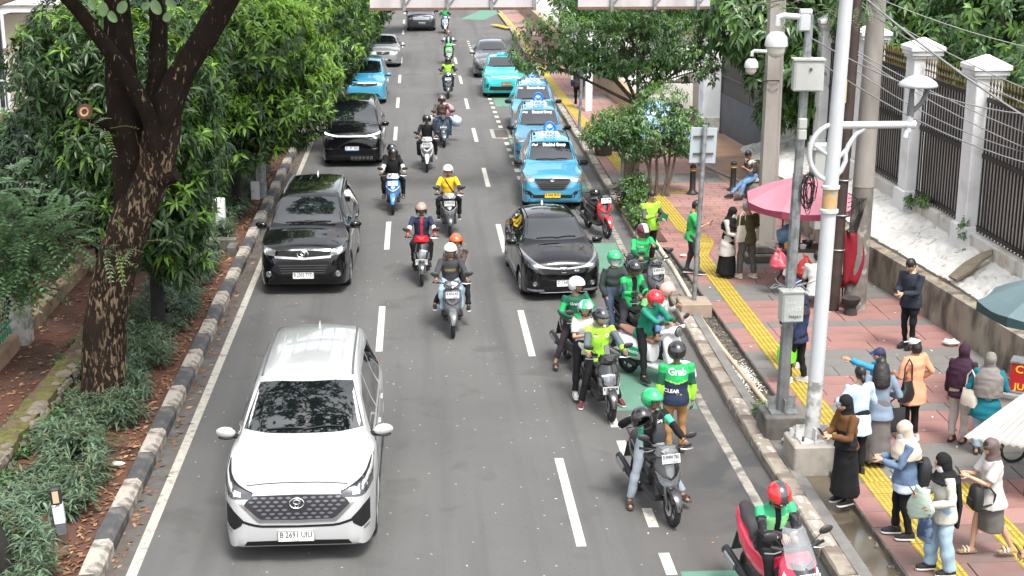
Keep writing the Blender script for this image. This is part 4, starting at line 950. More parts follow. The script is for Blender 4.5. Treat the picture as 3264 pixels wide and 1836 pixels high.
t=thing('steel_cabinet','low grey cabinet with a dark opening, under the curved bracket of the street lamp','cabinet',(9.05,30.9,.95));MB().box((0,0,.35),(.5,.4,.7),bev=.02).build('body',M_cbox,t,False);MB().box((0,0,.73),(.6,.5,.07)).build('roof',M_cbox,t,False)
def bollard(x,y,label):
 t=thing('bollard',label,'bollard',(x,y,PZ),0,'black pavement bollards')
 b=MB();b.lathe([(.17,0),(.17,.03),(.12,.07),(.085,.12),(.078,.62),(.085,.66),(.085,.70),(.07,.71)],n=16);b.lathe([(.07,.725),(.088,.74),(.088,.80),(.06,.83),(0,.84)],n=16);b.build('post',mat('black bollard iron',(.018,.018,.019),.5,var=.2),t)
 b=MB();b.lathe([(.088,.655),(.09,.675),(.088,.695)],n=16);b.lathe([(.075,.71),(.077,.718),(.075,.727)],n=16);b.build('gold_band',mat('bollard gold',(.45,.30,.10),.5),t)
bollard(7.62,38.8,'black bollard beside the yellow tactile cross, left one of two by the driveway');bollard(8.85,39.2,'black bollard behind the knees of the seated person')
#overhead cables to the right
b=MB();M_cab=mat('grey overhead cable',(.16,.16,.165),.6)
P0=Vector((8.38,27.1,6.4));rr=random.Random(2)
cabs=[((8.36,27.1,6.45),(13.6,24.5,5.2),.30),((8.36,27.1,6.25),(13.6,24.0,4.0),.32),((8.37,27.1,6.40),(13.0,23.5,3.15),.28),((8.36,27.1,6.2),(13.4,23.8,3.8),.42),((8.3,27.1,5.35),(13.5,24.2,3.25),.25),((8.3,27.1,5.3),(13.4,23.9,3.0),.34),((5.62,20.45,6.2),(11.6,23.6,4.55),.38),((5.62,20.45,5.95),(11.6,23.5,3.5),.32),((8.3,27.1,5.0),(13.5,24.6,3.4),.55)]
for i,(a,c,sag)in enumerate(cabs):
 pts=[];a,c=Vector(a),Vector(c)
 for k in range(15):u=k/14;p=a.lerp(c,u);p.z-=sag*4*u*(1-u);pts.append(p)
 o=MB().tube(pts,.011 if i!=2 else .022,5,cap=False).build('overhead_cable',M_cab);tag(o,['topmost grey overhead cable running right past the first white fence pillar','grey overhead cable crossing in front of the white pillar cap','thick twisted overhead cable slanting steeply down to the right over the fence','thin overhead cable hugging the thick twisted one','overhead cable starting at the middle of the dark iron pole','lower overhead cable from the middle of the dark iron pole','overhead cable from the top of the camera pole','overhead cable from below the white camera arm','slackest overhead cable sagging over the fence bars'][i],'cable','overhead cables to the right')
#sign gantry over the road
gt=thing('sign_gantry','rusty edged back of overhead road sign panels on a gantry across the street','sign gantry',(0,38.7,0))
M_panel=mat('weathered panel back',(.46,.44,.44),.6,var=.1,vscale=1.5,col2=(.30,.27,.26),sc2=1.2,lo=.5,hi=.75,stretch=(1,1,.2));M_rust=mat('rusty steel edge',(.13,.075,.055),.8,var=.3,vscale=4)
for(x0,x1)in((-1.2,3.14),(4.34,7.90)):
 MB().box(((x0+x1)/2,0,6.17),(x1-x0,.05,1.8)).build('sign_panel',M_panel,gt,False);MB().box(((x0+x1)/2,-.02,5.275),(x1-x0+.04,.14,.07)).build('edge_strip',M_rust,gt,False)
 k=x0+.9
 while k<x1+.1:
  b=MB();b.box((k,-.09,6.1),(.075,.09,1.75));b.tube([(k+.05,-.06,5.4),(k+.30,-.06,5.75)],.02,5);b.build('bracket',M_galv,gt,False);k+=1.16
MB().box((2.5,.3,6.9),(14.6,.25,.25)).build('gantry_beam',M_galv,gt,False);MB().tube([(9.75,.3,0),(9.75,.3,7.1)],.12,14).build('mast',M_galv,gt);MB().tube([(-4.3,.3,0),(-4.3,.3,7.1)],.14,14).build('mast',M_galv,gt)
t=thing('pavement_post','white square post beside the person with the backpack','post',(6.62,55.0,PZ));MB().box((0,0,1.5),(.26,.26,3.0),bev=.01).build('shaft',M_wht,t,False)
t=thing('pavement_post','thin grey sign pole by the kerb behind the parked taxis','post',(5.72,50.2,PZ));MB().tube([(0,0,0),(.12,0,3.2)],.05,10).build('shaft',M_galv,t)
t=thing('road_sign','small black backed sign on a grey pole by the street trees, beside the front taxi','road sign',(5.62,38.8,PZ));MB().tube([(0,0,0),(.05,0,1.6)],.05,10).build('pole',M_galv,t);MB().box((-.02,.07,1.45),(.42,.03,.5),bev=.004).build('sign_plate',mat('black sign back',(.03,.032,.035),.5),t,False)
t=thing('pavement_post','pale post on the far pavement at the top of the picture','post',(6.55,84,PZ));MB().box((0,0,1.6),(.3,.3,3.2),bev=.01).build('shaft',M_conc,t,False)
#trees and shrubs on the right
G2='street trees on the right pavement'
street_tree(6.25,40.6,'spreading street tree with small glossy leaves over the taxis, on the right pavement',[((-.5,.8,4.2),(1.9,1.6,1.0)),((-2.0,.6,4.3),(1.4,1.3,.75)),((-2.9,.3,3.75),(.85,.8,.42)),((.9,.8,4.0),(1.5,1.5,.85)),((1.6,.2,3.6),(1.0,1.0,.7)),((-1.3,.3,3.55),(1.0,.9,.5)),((0,1.2,5.2),(2.2,1.8,.9)),((.4,.1,3.4),(.9,.9,.45))],2700,2.3,.12,m_trunk=M_twig,mats=[M_leaf_f,M_leaf_fy],lean=(.15,.5),seed=21,group=G2,L=.13,W=.058,per=8,young=.42,droop=.6,spread=.8,ldroop=.35,gap=.5)
street_tree(6.55,38.6,'bushy low street tree with several thin stems, standing behind the person in the lime jacket',[((-.1,.1,2.1),(.95,.8,.85)),((-1.1,.1,2.15),(.75,.6,.48)),((.75,.1,1.95),(.65,.6,.65)),((-1.6,0,1.85),(.55,.45,.30)),((.1,.1,2.85),(.7,.6,.4)),((.95,0,1.5),(.45,.4,.3)),((-.6,.1,1.5),(.6,.5,.4))],1650,1.2,.05,m_trunk=M_twig,mats=[M_leaf_f,M_leaf_fy],seed=22,group=G2,L=.11,W=.042,per=8,young=.3,droop=.5,gap=.3)
t=thing('tree_stem','thin bare forked trunks below the bushy street tree','tree',(6.6,38.5,PZ));b=MB()
for(x0,x1,y1)in((-.35,-.2,.1),(-.15,-.45,0),(.12,.35,.1),(.3,.1,.1),(.2,.5,0)):limb(b,[(x0,0,0),((x0+x1)/2+.04,y1/2,.7),(x1,y1,1.5)],.045,.028,8)
b.build('stems',M_twig,t)
t=thing('tree_stem','stout leaning grey brown trunk at the left of the bushy street tree','tree',(5.92,40.4,PZ));b=MB();limb(b,[(0,0,-.1),(.12,0,.5),(.32,0,1.2),(.42,.1,2.6)],.16,.12,12);b.build('trunk',M_twig,t)
street_tree(11.6,40.5,'broad leaved tree hanging over the steel gate between the utility poles',[((-.9,-.3,3.6),(1.5,1.6,1.1)),((-1.6,0,4.9),(1.9,1.8,1.3)),((.2,-.6,2.5),(1.2,1.3,1.0)),((-1.3,-.1,2.2),(.6,.7,.45)),((-.2,-.2,5.8),(2.2,2,1.3)),((1.4,-2.6,3.2),(1.1,1.6,1.4)),((.8,-3.0,5.0),(1.3,1.6,1.4))],3000,1.9,.14,m_trunk=M_bark_d,mats=[M_leaf_f,M_leaf_fy],seed=23,L=.29,W=.11,per=8,young=.5,droop=.6,ldroop=.4)
street_tree(14.6,33.5,'dense dark tree filling the yard behind the iron fence',[((0,0,5.2),(2.6,3.2,2.2)),((1,2.5,6.5),(3,3,2)),((-1.2,2.2,3.9),(1.5,2.2,1.5)),((1.2,-1,4.0),(2,2.2,1.8))],3200,2.6,.2,m_trunk=M_bark_d,mats=[M_leaf_f,M_leaf_fy],seed=24,L=.26,W=.095,young=.4)
street_tree(14.2,27.4,'fresh green feathery leaved tree hanging over the fence at the top right',[((-.8,.3,5.1),(1.5,1.6,1.0)),((-1.4,-.6,4.6),(1.2,1.2,.9)),((.2,0,6.2),(2,2,1.2)),((-.6,-1.4,4.0),(1.2,1.0,.8))],3000,2.8,.15,m_trunk=M_bark_d,mats=[M_leaf_f,M_leaf_fy],seed=25,L=.22,W=.06,young=.6,per=9)
street_tree(15.5,44,'tall dense tree in the yard behind the gate',[((0,0,4.5),(3.5,3.5,2.4)),((-2.2,-1,6.3),(2.6,3,1.6)),((-2.5,3,4.2),(2.4,3,2.2))],3000,2.2,.2,m_trunk=M_bark_d,mats=[M_leaf_f,M_leaf_fy],seed=26,L=.27,W=.10,young=.45)
street_tree(9.6,60,'street tree beyond the gate on the far right pavement',[((0,0,4.2),(2.6,3,1.6)),((-1.6,1,5.2),(2.2,2.6,1.3)),((-2.4,-1.5,4.6),(1.7,2,1.1))],2600,2.2,.16,m_trunk=M_bark_d,mats=[M_leaf_f,M_leaf_fy],seed=27,L=.22,W=.09,young=.2)
street_tree(9.2,74,'farthest tree on the right pavement',[((0,0,4.6),(3,4,2.2)),((-1.4,6,5.0),(2.6,4,2))],1700,2.4,.18,m_trunk=M_bark_d,mats=[M_leaf_f,M_leaf_fy],seed=28,L=.3,W=.12,young=.2)
t=thing('hanging_branch','fine feathery branch hanging in from above between the camera pole and the lamp','branch',(6.2,24.0,6.0));b=MB();limb(b,[(2.2,.4,1.4),(1.2,.2,.9),(.1,0,.5),(-.9,0,.35)],.03,.008,6);b.build('branch',M_twig,t)
feather('leaf_sprays',t,[((-.5,0,.35),(.8,.4,.3)),((.4,0,.4),(.7,.5,.35)),((1.2,0,.6),(.7,.5,.4))],90,np.random.default_rng(31),.34,10,.05,[M_feather,M_leaf_f],.4,.2)
def shrub(x,y,z,label,blobs,n,seed,L=.09,W=.045,mats=None,group=None,young=.35,name='shrub'):
 t=thing(name,label,'shrub',(x,y,z),0,group);b=MB();rr=random.Random(seed)
 for(c,r)in blobs:
  for k in range(3):limb(b,[(rr.uniform(-.05,.05),rr.uniform(-.05,.05),0),Vector(c)*.5,Vector(c)+Vector((rr.uniform(-1,1)*r[0]*.6,0,r[2]*.5))],.012,.004,5)
 b.build('stems',M_twig,t);crown('leaves',t,blobs,n,mats or[M_leaf_f,M_leaf_fy],np.random.default_rng(seed),per=6,L=L,W=W,young=young,droop=.1,spread=.7,shell=.2);return t
shrub(5.62,35.4,.16,'rounded light green shrub on the kerb bed before the person in the lime jacket',[((0,0,.38),(.42,.6,.40)),((.05,-.35,.25),(.36,.4,.28)),((.05,.5,.45),(.34,.4,.34))],560,41)
shrub(5.6,36.9,.16,'darker shrub at the far end of the kerb planting bed, by the parked red scooter',[((0,0,.45),(.42,.5,.45)),((.25,.3,.55),(.35,.4,.4))],420,42,mats=[M_leaf,M_leaf_f])
shrub(5.62,34.4,.16,'small shrub at the near end of the kerb planting bed',[((0,0,.22),(.32,.38,.25))],220,43)
pl=thing('plant_pot','dark planter tub with a leafy shrub by the kerb behind the front taxi','planter',(5.95,45.2,PZ));MB().lathe([(.26,0),(.34,.42),(.36,.42),(.36,.46),(.30,.46)],n=18).build('tub',mat('dark tub',(.06,.055,.05),.8,var=.2),pl);MB().lathe([(.31,.42),(0,.43)],n=18).build('soil',M_soil,pl)
shrub(5.95,45.2,PZ+.45,'leafy shrub growing in the dark planter tub',[((0,0,.4),(.6,.5,.42)),((-.3,0,.3),(.4,.4,.3))],330,44)
struct(MB().box((5.62,35.4,.11),(.62,4.6,.16),bev=.01).build('planting_bed',M_soil,None,False))
shrub(5.42,21.25,.1,'small tuft of weeds at the foot of the dark camera pole plinth',[((0,0,.12),(.12,.14,.12))],60,45,L=.12,W=.02)
for i,(y,z,lab)in enumerate(((30.2,1.6,'weed sprouting at the foot of the iron fence right of the first pillar'),(27.55,1.3,'small weed growing on the footing of the second fence pillar'),(30.9,1.45,'tiny weed in the corner of the first fence pillar'))):shrub(11.05,y,z,lab,[((0,0,.12 if i!=1 else .38),(.12,.22,.10 if i!=1 else .2))],26 if i!=1 else 40,50+i,L=.1,W=.05,name='weed')
t=thing('tarpaulin','crumpled light blue plastic sheet over a heap behind the bushy street tree','tarpaulin',(8.4,49.0,PZ));P=[];F=[]
for j in range(15):
 for i in range(15):
  u,v=i/7-1,j/7-1;r=max(abs(u),abs(v));P.append((u*1.15,v*.8,max(0,1.15*(1-r**2.2))+.10*mnoise.noise((u*3,v*3,1))*(1 if r<.95 else 0)))
for j in range(14):
 for i in range(14):a=j*15+i;F.append((a,a+1,a+16,a+15))
MB().add(P,F).build('sheet',mat('light blue plastic sheet',(.22,.42,.66),.35,var=.2,vscale=3,bump=.6,bscale=8),t)
#left background: white building, yellow bridge, posts
wb=thing('white_building','white building wall with a dark doorway and yellow stripe behind the left trees','building',(-13.2,56,0));M_wb=mat('white wall',(.70,.70,.70),.7,var=.06,vscale=1)
MB().box((0,3,4.5),(12,6,9)).build('wall',M_wb,wb,False);MB().box((-3.4,-.05,3.0),(1.9,.2,5.2)).build('doorway',mat('dark opening',(.018,.022,.028),.3),wb,False)
for z in(2.6,4.2):MB().box((1,-.03,z),(7,.08,.06)).build('wall_band',M_conc,wb,False)
b=MB()
for k in range(26):b.box((-5.5+k*.2,-3,1.2),(.03,.03,1.1))
for z in(.7,1.75):b.box((-3,-3,z),(5.4,.05,.06))
b.build('railing',M_lampw,wb,False)
yb_=thing('footbridge','yellow painted stair and beige column of a footbridge at the top left corner','footbridge',(-11.75,44,0));M_ybr=mat('yellow ochre paint',(.40,.22,.03),.6,var=.15,vscale=1);M_bei=mat('beige column',(.34,.30,.235),.8,var=.12,vscale=1)
b=MB();b.box((-1.6,0,5.32),(5.6,1.6,.8),(0,R_(-17),0));b.build('stair_beam',M_ybr,yb_,False);b=MB();b.box((-1.6,-.02,4.83),(5.6,1.62,.2),(0,R_(-17),0));b.build('soffit',mat('brown soffit',(.10,.075,.055),.8),yb_,False)
MB().box((.05,.2,2.4),(.9,.8,4.8)).build('column',M_bei,yb_,False);MB().box((.62,.5,3.8),(.12,.4,1.4)).build('yellow_stripe',mat('yellow paint',(.55,.33,.05),.6),yb_,False)
t=thing('lamp_bracket','white tubular bracket at the left edge in front of the dark doorway','bracket',(-13.0,43,0));MB().tube([(-2.2,0,5.6),(-.6,0,4.9),(.02,0,4.6),(.05,0,3.2)],.07,8).build('tube',M_lampw,t)
dp=thing('delineator_post','square black and white delineator post with a tan reflector in the ground cover, bottom left','post',(-4.61,17.2,0));dp.rotation_euler=(0,R_(-4),R_(10))
MB().box((0,0,.08),(.13,.13,.42),bev=.008).build('base',mat('muddy post base',(.085,.06,.045),.9,var=.3,vscale=5),dp,False);MB().box((0,0,.36),(.128,.128,.15),bev=.006).build('grey_section',mat('grey post paint',(.09,.10,.11),.8,var=.2),dp,False)
MB().box((0,0,.56),(.132,.132,.26),bev=.006).build('white_section',mat('scuffed white post paint',(.58,.62,.65),.7,var=.1,vscale=8,col2=(.10,.10,.10),sc2=7,lo=.60,hi=.63),dp,False);MB().box((0,0,.80),(.134,.134,.23),bev=.02).build('black_section',mat('black post paint',(.018,.018,.019),.6),dp,False);MB().box((0,-.069,.80),(.075,.01,.16)).build('reflector',mat('tan reflector',(.45,.34,.22),.4,var=.1),dp,False)
wp=thing('painted_stump','thick post with white painted upper half and black foot, left of the black people carrier','post',(-4.88,34.6,.05));b=MB();b.tube([(0,0,.35),(0,0,1.0)],.17,14);b.build('white_section',M_wht,wp);b=MB();b.tube([(0,0,0),(0,0,.18),(0,0,.36)],[.30,.2,.172],14);b.build('black_foot',M_black,wp)
t=thing('white_stake','short white pointed stake in the ground cover by the black kerb stones','stake',(-4.45,38.8,.1));MB().prism([(-.11,-.05),(.11,-.05),(.11,.05),(-.11,.05)],0,.55).build('stake',M_wht,t,False)
t=thing('concrete_block','weathered concrete drain block set in the ground cover, left of the black people carrier','block',(-4.75,32.9,.05));MB().box((0,0,.2),(1.0,.25,.42),bev=.02).build('block',M_conc_d,t,False);MB().box((.42,-.25,.15),(.22,.6,.34),bev=.02).build('end_block',M_conc_d,t,False)
#cars
def paint(name,col,metal=0.,rough=.28):return mat(name,col,rough,metal,var=.02,vscale=1.5,coat=1.6)
M_glass=mat('tinted window glass',(.004,.006,.007),.02,var=0,spec=.4,coat=1.9)
M_trim=mat('black plastic trim',(.010,.010,.011),.6,var=.1,spec=.3)
M_gap=mat('panel gap',(.008,.008,.009),.8,var=0)
M_rub=mat('tyre rubber',(.018,.018,.018),.85,var=.15)
M_chr=mat('chrome',(.62,.63,.65),.12,metal=1.,var=0)
M_sil=mat('silver alloy',(.42,.43,.44),.35,metal=.8,var=.05)
M_lens=mat('headlight lens',(.22,.235,.25),.06,metal=.5,var=.35,vscale=22,coat=1.)
M_lensd=mat('dark headlight lens',(.05,.055,.06),.05,metal=.3,var=.4,vscale=25,coat=1.)
M_amber=mat('amber lens',(.62,.22,.05),.15,var=.1,coat=1.)
M_redl=mat('red lens',(.40,.015,.012),.15,var=.1,coat=1.)
M_drl=mat('daytime running light',(.9,.92,1.),.3,var=0,emit=.55)
M_pw=mat('white number plate',(.72,.72,.70),.45,var=.04)
M_pk=mat('black number plate',(.02,.02,.022),.45,var=.04)
M_pyel=mat('yellow number plate',(.72,.43,.02),.45,var=.04)
M_ink=mat('plate ink',(.012,.012,.014),.6,var=0)
M_inkw=mat('white lettering',(.78,.78,.78),.55,var=0)
M_blue=mat('blue strip',(.06,.26,.66),.5,var=0)
class Caster:
 def __init__(s,me):s.t=BVHTree.FromPolygons([v.co.copy()for v in me.vertices],[tuple(p.vertices)for p in me.polygons])
 def front(s,x,z,y0=-9):return s.t.ray_cast(Vector((x,y0,z)),Vector((0,1,0)))[:2]
 def side(s,sg,y,z):return s.t.ray_cast(Vector((sg*9,y,z)),Vector((-sg,0,0)))[:2]
 def top(s,x,y):return s.t.ray_cast(Vector((x,y,9)),Vector((0,0,-1)))[:2]
 def near(s,p):r=s.t.find_nearest(Vector(p));return r[0],r[1]
def resample(pts,n):
 pts=[Vector((p[0],p[1]))for p in pts];d=[0]
 for a,b in zip(pts,pts[1:]):d.append(d[-1]+(b-a).length)
 out=[]
 for i in range(n+1):
  t=d[-1]*i/n
  for k in range(len(pts)-1):
   if t<=d[k+1]+1e-9:u=(t-d[k])/max(1e-9,d[k+1]-d[k]);out.append(pts[k].lerp(pts[k+1],u));break
 return out
def patch(cst,how,A,B,nu,nv,off=.004,skirt=.012):
 """shell between the polylines A and B laid onto the body, proud by off; how(a, b) -> (hit, normal)"""
 A,B=resample(A,nu),resample(B,nu);V=[];F=[]
 for j in range(nv+1):
  for i in range(nu+1):
   p=A[i].lerp(B[i],j/nv);h,n=how(p.x,p.y)
   if h is None:h,n=cst.near(V[-1]if V else(0,0,1))
   V.append(h+n*off)
 for j in range(nv):
  for i in range(nu):a=j*(nu+1)+i;F.append((a,a+1,a+nu+2,a+nu+1))
 rim=[i for i in range(nu+1)]+[(j+1)*(nu+1)-1 for j in range(1,nv+1)]+[nv*(nu+1)+i for i in range(nu-1,-1,-1)]+[j*(nu+1)for j in range(nv-1,0,-1)]
 o=len(V);c=sum((V[i]for i in rim),Vector())/len(rim)
 for i in rim:h,n=cst.near(V[i]);V.append(h-n*skirt)
 m=len(rim)
 for k in range(m):F.append((rim[k],o+k,o+(k+1)%m,rim[(k+1)%m]))
 b=MB();b.add(V,F)
 fa=F[0];nn=(V[fa[1]]-V[fa[0]]).cross(V[fa[2]]-V[fa[0]]);h,n=cst.near(V[fa[0]])
 if nn.dot(n)<0:b.f=[tuple(reversed(f))for f in b.f]
 return b
def mirx(pts):return[(-x,z)for x,z in pts]
def wheel_proto(r,w,style):
 t=thing('wheel',None,None)
 b=MB();b.lathe([(r*.66,-w*.45),(r*.72,-w*.5),(r*.93,-w*.48),(r,-w*.36),(r,w*.36),(r*.93,w*.48),(r*.72,w*.5),(r*.66,w*.45)],axis='x',n=28);b.build('tyre',M_rub,t)
 b=MB();b.lathe([(r*.66,w*.46),(r*.62,w*.40),(r*.60,w*.1),(0,w*.1)],axis='x',n=28,mi=1)
 for k in range(style):
  a=2*math.pi*k/style
  for sp in((-.10,.10)if style<=5 else(0,)):
   e=a+sp;b.tube([(w*.34,r*.1*math.cos(a),r*.1*math.sin(a)),(w*.40,r*.62*math.cos(e),r*.62*math.sin(e))],[r*.05,r*.06],5)
 b.lathe([(r*.16,w*.1),(r*.15,w*.40),(0,w*.42)],axis='x',n=12);b.lathe([(r*.61,w*.38),(r*.67,w*.49),(r*.68,w*.44)],axis='x',n=28)
 b.build('rim',[M_sil,M_gap],t);return t
WHEELS={}
def add_wheels(root,r,w,hx,ya,yb,style):
 key=(r,w,style)
 for(x,y,rz)in((hx,ya,0),(hx,yb,0),(-hx,ya,math.pi),(-hx,yb,math.pi)):
  if key not in WHEELS:t=wheel_proto(r,w,style);WHEELS[key]=t;t.parent=root
  else:t=dup_tree(WHEELS[key],root)
  t.location=(x,y,r);t.rotation_euler=(0,0,rz)
def plate(root,cst,x,z,w,h,txt,sub,bg,ink,strip=None,tilt=.12):
 hit,n=cst.front(x,z);y=hit.y-.022
 b=MB();b.box((0,0,0),(w,.012,h));o=b.build('number_plate',bg,root,False);o.location=(x,y,z);o.rotation_euler=(-tilt,0,0)
 b=MB();put_text(b,txt,h*.72,face_M((0,-.0075,h*.10),(1,0,0),(0,0,1)),width=w*.88,bold=.002);put_text(b,sub,h*.2,face_M((0,-.0075,-h*.36),(1,0,0),(0,0,1)))
 b.build('lettering',ink,o,False)
 b=MB()
 for sx in(-1,1):b.box((sx*(w/2-.004),-.007,0),(.006,.004,h))
 for sz in(-1,1):b.box((0,-.007,sz*(h/2-.004)),(w-.012,.004,.006))
 b.build('border',ink,o,False)
 if strip:MB().box((0,-.008,-h*.36),(w*.96,.004,h*.22)).build('strip',strip,o,False)
def emblem(root,cst,x,z,rx,rz,kind):
 hit,n=cst.front(x,z);o=MB();
 def ring(cx,cz,a,c,t):o.tube([(cx+a*math.cos(k),0,cz+c*math.sin(k))for k in np.linspace(0,2*math.pi,25)],t,6,cap=False)
 if kind=='ovals':ring(0,0,rx,rz,rz*.13);ring(0,rz*.22,rx*.5,rz*.42,rz*.09);ring(0,0,rx*.30,rz*.88,rz*.10)
 elif kind=='h':
  o.tube([(-rx,0,rz),(rx,0,rz),(rx*.8,0,-rz),(-rx*.8,0,-rz),(-rx,0,rz)],rz*.10,6)
  for s_ in(-1,1):o.tube([(s_*rx*.45,0,rz*.8),(s_*rx*.40,0,-rz*.8)],rz*.13,6)
  o.box((0,0,-.05*rz),(rx*.8,.01,rz*.25))
 elif kind=='v':o.tube([(-rx,0,rz*.6),(-rx*.4,0,0),(0,0,-rz),(rx*.4,0,0),(rx,0,rz*.6)],rz*.22,6)
 elif kind=='x':o.tube([(-rx,0,rz),(0,0,-rz*.2),(rx,0,rz)],rz*.2,6);o.tube([(-rx,0,-rz),(0,0,.3*rz),(rx,0,-rz)],rz*.2,6)
 q=o.build('emblem',M_chr,root);q.location=hit+n*.02;q.rotation_euler=(-math.asin(max(-1,min(1,n.z)))*.8,0,0)
def car(name,label,cat,loc,rz,P,group=None):
 """P: model description; front of the car is -y"""
 root=thing(name,label,cat,loc,rz,group)
 L,Wd,r=P['L'],P['W'],P['wheel_r'];hw=Wd/2;y0=-L/2;s1,s2=P['axles']
 top,belt,plan,roofw,bot=P['top'],P['belt'],P['plan'],P['roofw'],P['bot']
 st=set()
 for s in np.linspace(0,L,P.get('n',64)):st.add(round(float(s),3))
 for s in(0,.015,.03,.05,.08,.12,.17,.23,.3):st.add(s);st.add(round(L-s,3))
 Ra=r+.055
 for sw in(s1,s2):
  for a in np.linspace(0,math.pi,15):st.add(round(sw+Ra*math.cos(a),3))
  st.add(round(sw+Ra+.004,3));st.add(round(sw-Ra-.004,3))
 st=sorted(st);rings=[];cr_=P.get('crown',.05)
 for s in st:
  zt,zb,w,wt,z0=interp(top,s),interp(belt,s),interp(plan,s)*hw,interp(roofw,s)*hw,interp(bot,s)
  zb=min(zb,zt-.02);wt=min(wt,w*.97)
  arch=None
  for sw in(s1,s2):
   if abs(s-sw)<Ra:arch=r+math.sqrt(max(0,Ra*Ra-(s-sw)**2))
  za=z0 if arch is None else max(z0,arch);bulge=P.get('flare',.012)*sum(math.exp(-((s-sw)/.42)**2)for sw in(s1,s2))
  cr=min(cr_,(zt-zb)*.5+.015);half=[]
  half+=[(0,z0+.06 if arch else z0),(w*.60,z0+.06 if arch else z0)]
  half+=[(w*.62,za)if arch else(w*.86,z0),(w*.985+bulge,za+(0 if arch else .012)),(w*1.0+bulge,lerp(za,zb,.22)),(w*1.0+bulge*.8,lerp(za,zb,.5)),(w*.992+bulge*.5,lerp(za,zb,.74)),(w*P.get('shoulder',.985),lerp(za,zb,.92)),(w*.955,zb+.012)]
  ze=max(zb+.014,zt-cr);wsd=min(w*.945,wt+(w*.945-wt))
  for t in(.25,.5,.75,.93):half.append((lerp(wsd,wt,t**.85),lerp(zb+.014,ze,t)))
  hb=P.get('hood_crease',.016)*max(0,min(1,(s-.22)/.3))*max(0,min(1,(P.get('cowl',1.1)-s)/.15))
  for t in(.08,.27,.36,.6,.85,1.0):half.append((wt*(1-t)*(1-.03*math.sin(t*math.pi)),ze+(zt-ze)*math.sin(t*math.pi/2)**.8+(hb if t>.3 else 0)))
  full=[(x,z)for x,z in half]+[(-x,z)for x,z in half[-2:0:-1]]
  rings.append([(x,y0+s,z)for x,z in full])
 b=MB();b.loft(rings);body=b.build('body',P['paint'],root,True,38)
 bm=bmesh.new();bm.from_mesh(body.data);bmesh.ops.recalc_face_normals(bm,faces=bm.faces);bm.to_mesh(body.data);bm.free()
 C=Caster(body.data)
 fr=C.front
 sd={g:(lambda s,z,g=g:C.side(g,y0+s,z))for g in(1,-1)}
 tp=lambda x,s:C.top(x,y0+s)
 def fpatch(nm,A,B,m,nu=10,nv=3,off=.004,both=False,parent=None,**k):
  o=patch(C,fr,A,B,nu,nv,off,**k).build(nm,m,parent or root)
  if both:patch(C,fr,mirx(A),mirx(B),nu,nv,off,**k).build(nm,m,parent or root)
  return o
 (wb,zb_),(wt_,zt_)=P['screen'];f=P.get('screen_curve',.02)
 fpatch('windscreen',[(-wt_,zt_-f),(-wt_*.6,zt_),(wt_*.6,zt_),(wt_,zt_-f)],[(-wb,zb_+f*1.4),(-wb*.6,zb_),(wb*.6,zb_),(wb,zb_+f*1.4)],M_glass,16,10)
 for(xa,xb)in((-.62*wb,.05),(.0,.66*wb)):
  b=MB();pts=[]
  for t in np.linspace(0,1,6):h,n=fr(lerp(xa,xb,t),zb_+.025+.025*math.sin(t*2.6)*(.6 if xa<-.1 else 1));pts.append(h+n*.018)
  b.tube(pts,.009,5);b.build('wiper',M_trim,root)
 for g in(1,-1):
  for(A,B)in P['windows']:patch(C,sd[g],A,B,8,4,.003).build('side_window',M_glass,root)
  for(A,B)in P.get('seams',[]):
   q=patch(C,sd[g],[A,B],[(A[0]+.012,A[1]),(B[0]+.012,B[1])],8,1,.0015).build('door_seam',M_gap,root)
  for(s,z)in P.get('handles',[]):
   h,n=sd[g](s,z);MB().box((0,0,0),(.03,.17,.03),bev=.008).build('door_handle',P.get('handle_mat',P['paint']),root,False).location=h+n*.012
  if P.get('sill'):patch(C,sd[g],[(s1+Ra+.03,.40),(s2-Ra-.03,.40)],[(s1+Ra+.03,.24),(s2-Ra-.03,.24)],12,2,.008).build('sill_trim',P['sill'],root)
  if P.get('rail'):
   ra,rb=P['rail'][:2];b=MB();pts=[]
   for t in np.linspace(0,1,9):s=lerp(ra,rb,t);h,n=tp(g*(interp(roofw,s)*hw*.90),s);pts.append(h+Vector((0,0,.012)))
   b.tube(pts,.013,6);b.build('roof_channel',P['rail'][2],root)
  ms,mz,mw=P['mirror'];h,n=sd[g](ms,mz);b=MB()
  b.ell((g*(.17),0,.02),(.122*mw,.078,.072*mw),14,8);b.v=[(x,y+.18*abs(x)-.02,z)for x,y,z in b.v];b.v=[(x,(y*.55 if y>0 else y),z)for x,y,z in b.v]
  o=b.build('mirror',[P.get('mirror_mat',P['paint'])],root);o.location=h
  b=MB();b.tube([(0,0,-.035),(g*.07,-.005,-.03),(g*.13,0,-.02)],[.035,.03,.02],8);b.ell((g*.16,0,-.045),(.115,.06,.025),12,6);b.build('mirror_foot',M_trim,o)
  MB().box((g*.16,.045,.015),(.19,.006,.11),bev=.002).build('mirror_glass',M_glass,o,False)
 zr=P['rear'];q=lambda x,z:C.t.ray_cast(Vector((x,9,z)),Vector((0,-1,0)))[:2]
 patch(C,q,[(-zr[0]*.85,zr[2]),(zr[0]*.85,zr[2])],[(-zr[0],zr[1]),(zr[0],zr[1])],8,5,.004).build('rear_window',M_glass,root)
 for g in(1,-1):patch(C,sd[g],[(L-.30,zr[1]-.02),(L-.08,zr[1]-.02)],[(L-.26,zr[1]-.2),(L-.06,zr[1]-.2)],4,3,.006).build('tail_light',M_redl,root)
 for it in P['front']:
  nm,A,B,m=it[:4];k=dict(it[4])if len(it)>4 else{}
  fpatch(nm,A,B,m,**k)
 for it in P.get('hood',[]):
  nm,A,B,m=it[:4];patch(C,tp,A,B,10,1,.002).build(nm,m,root)
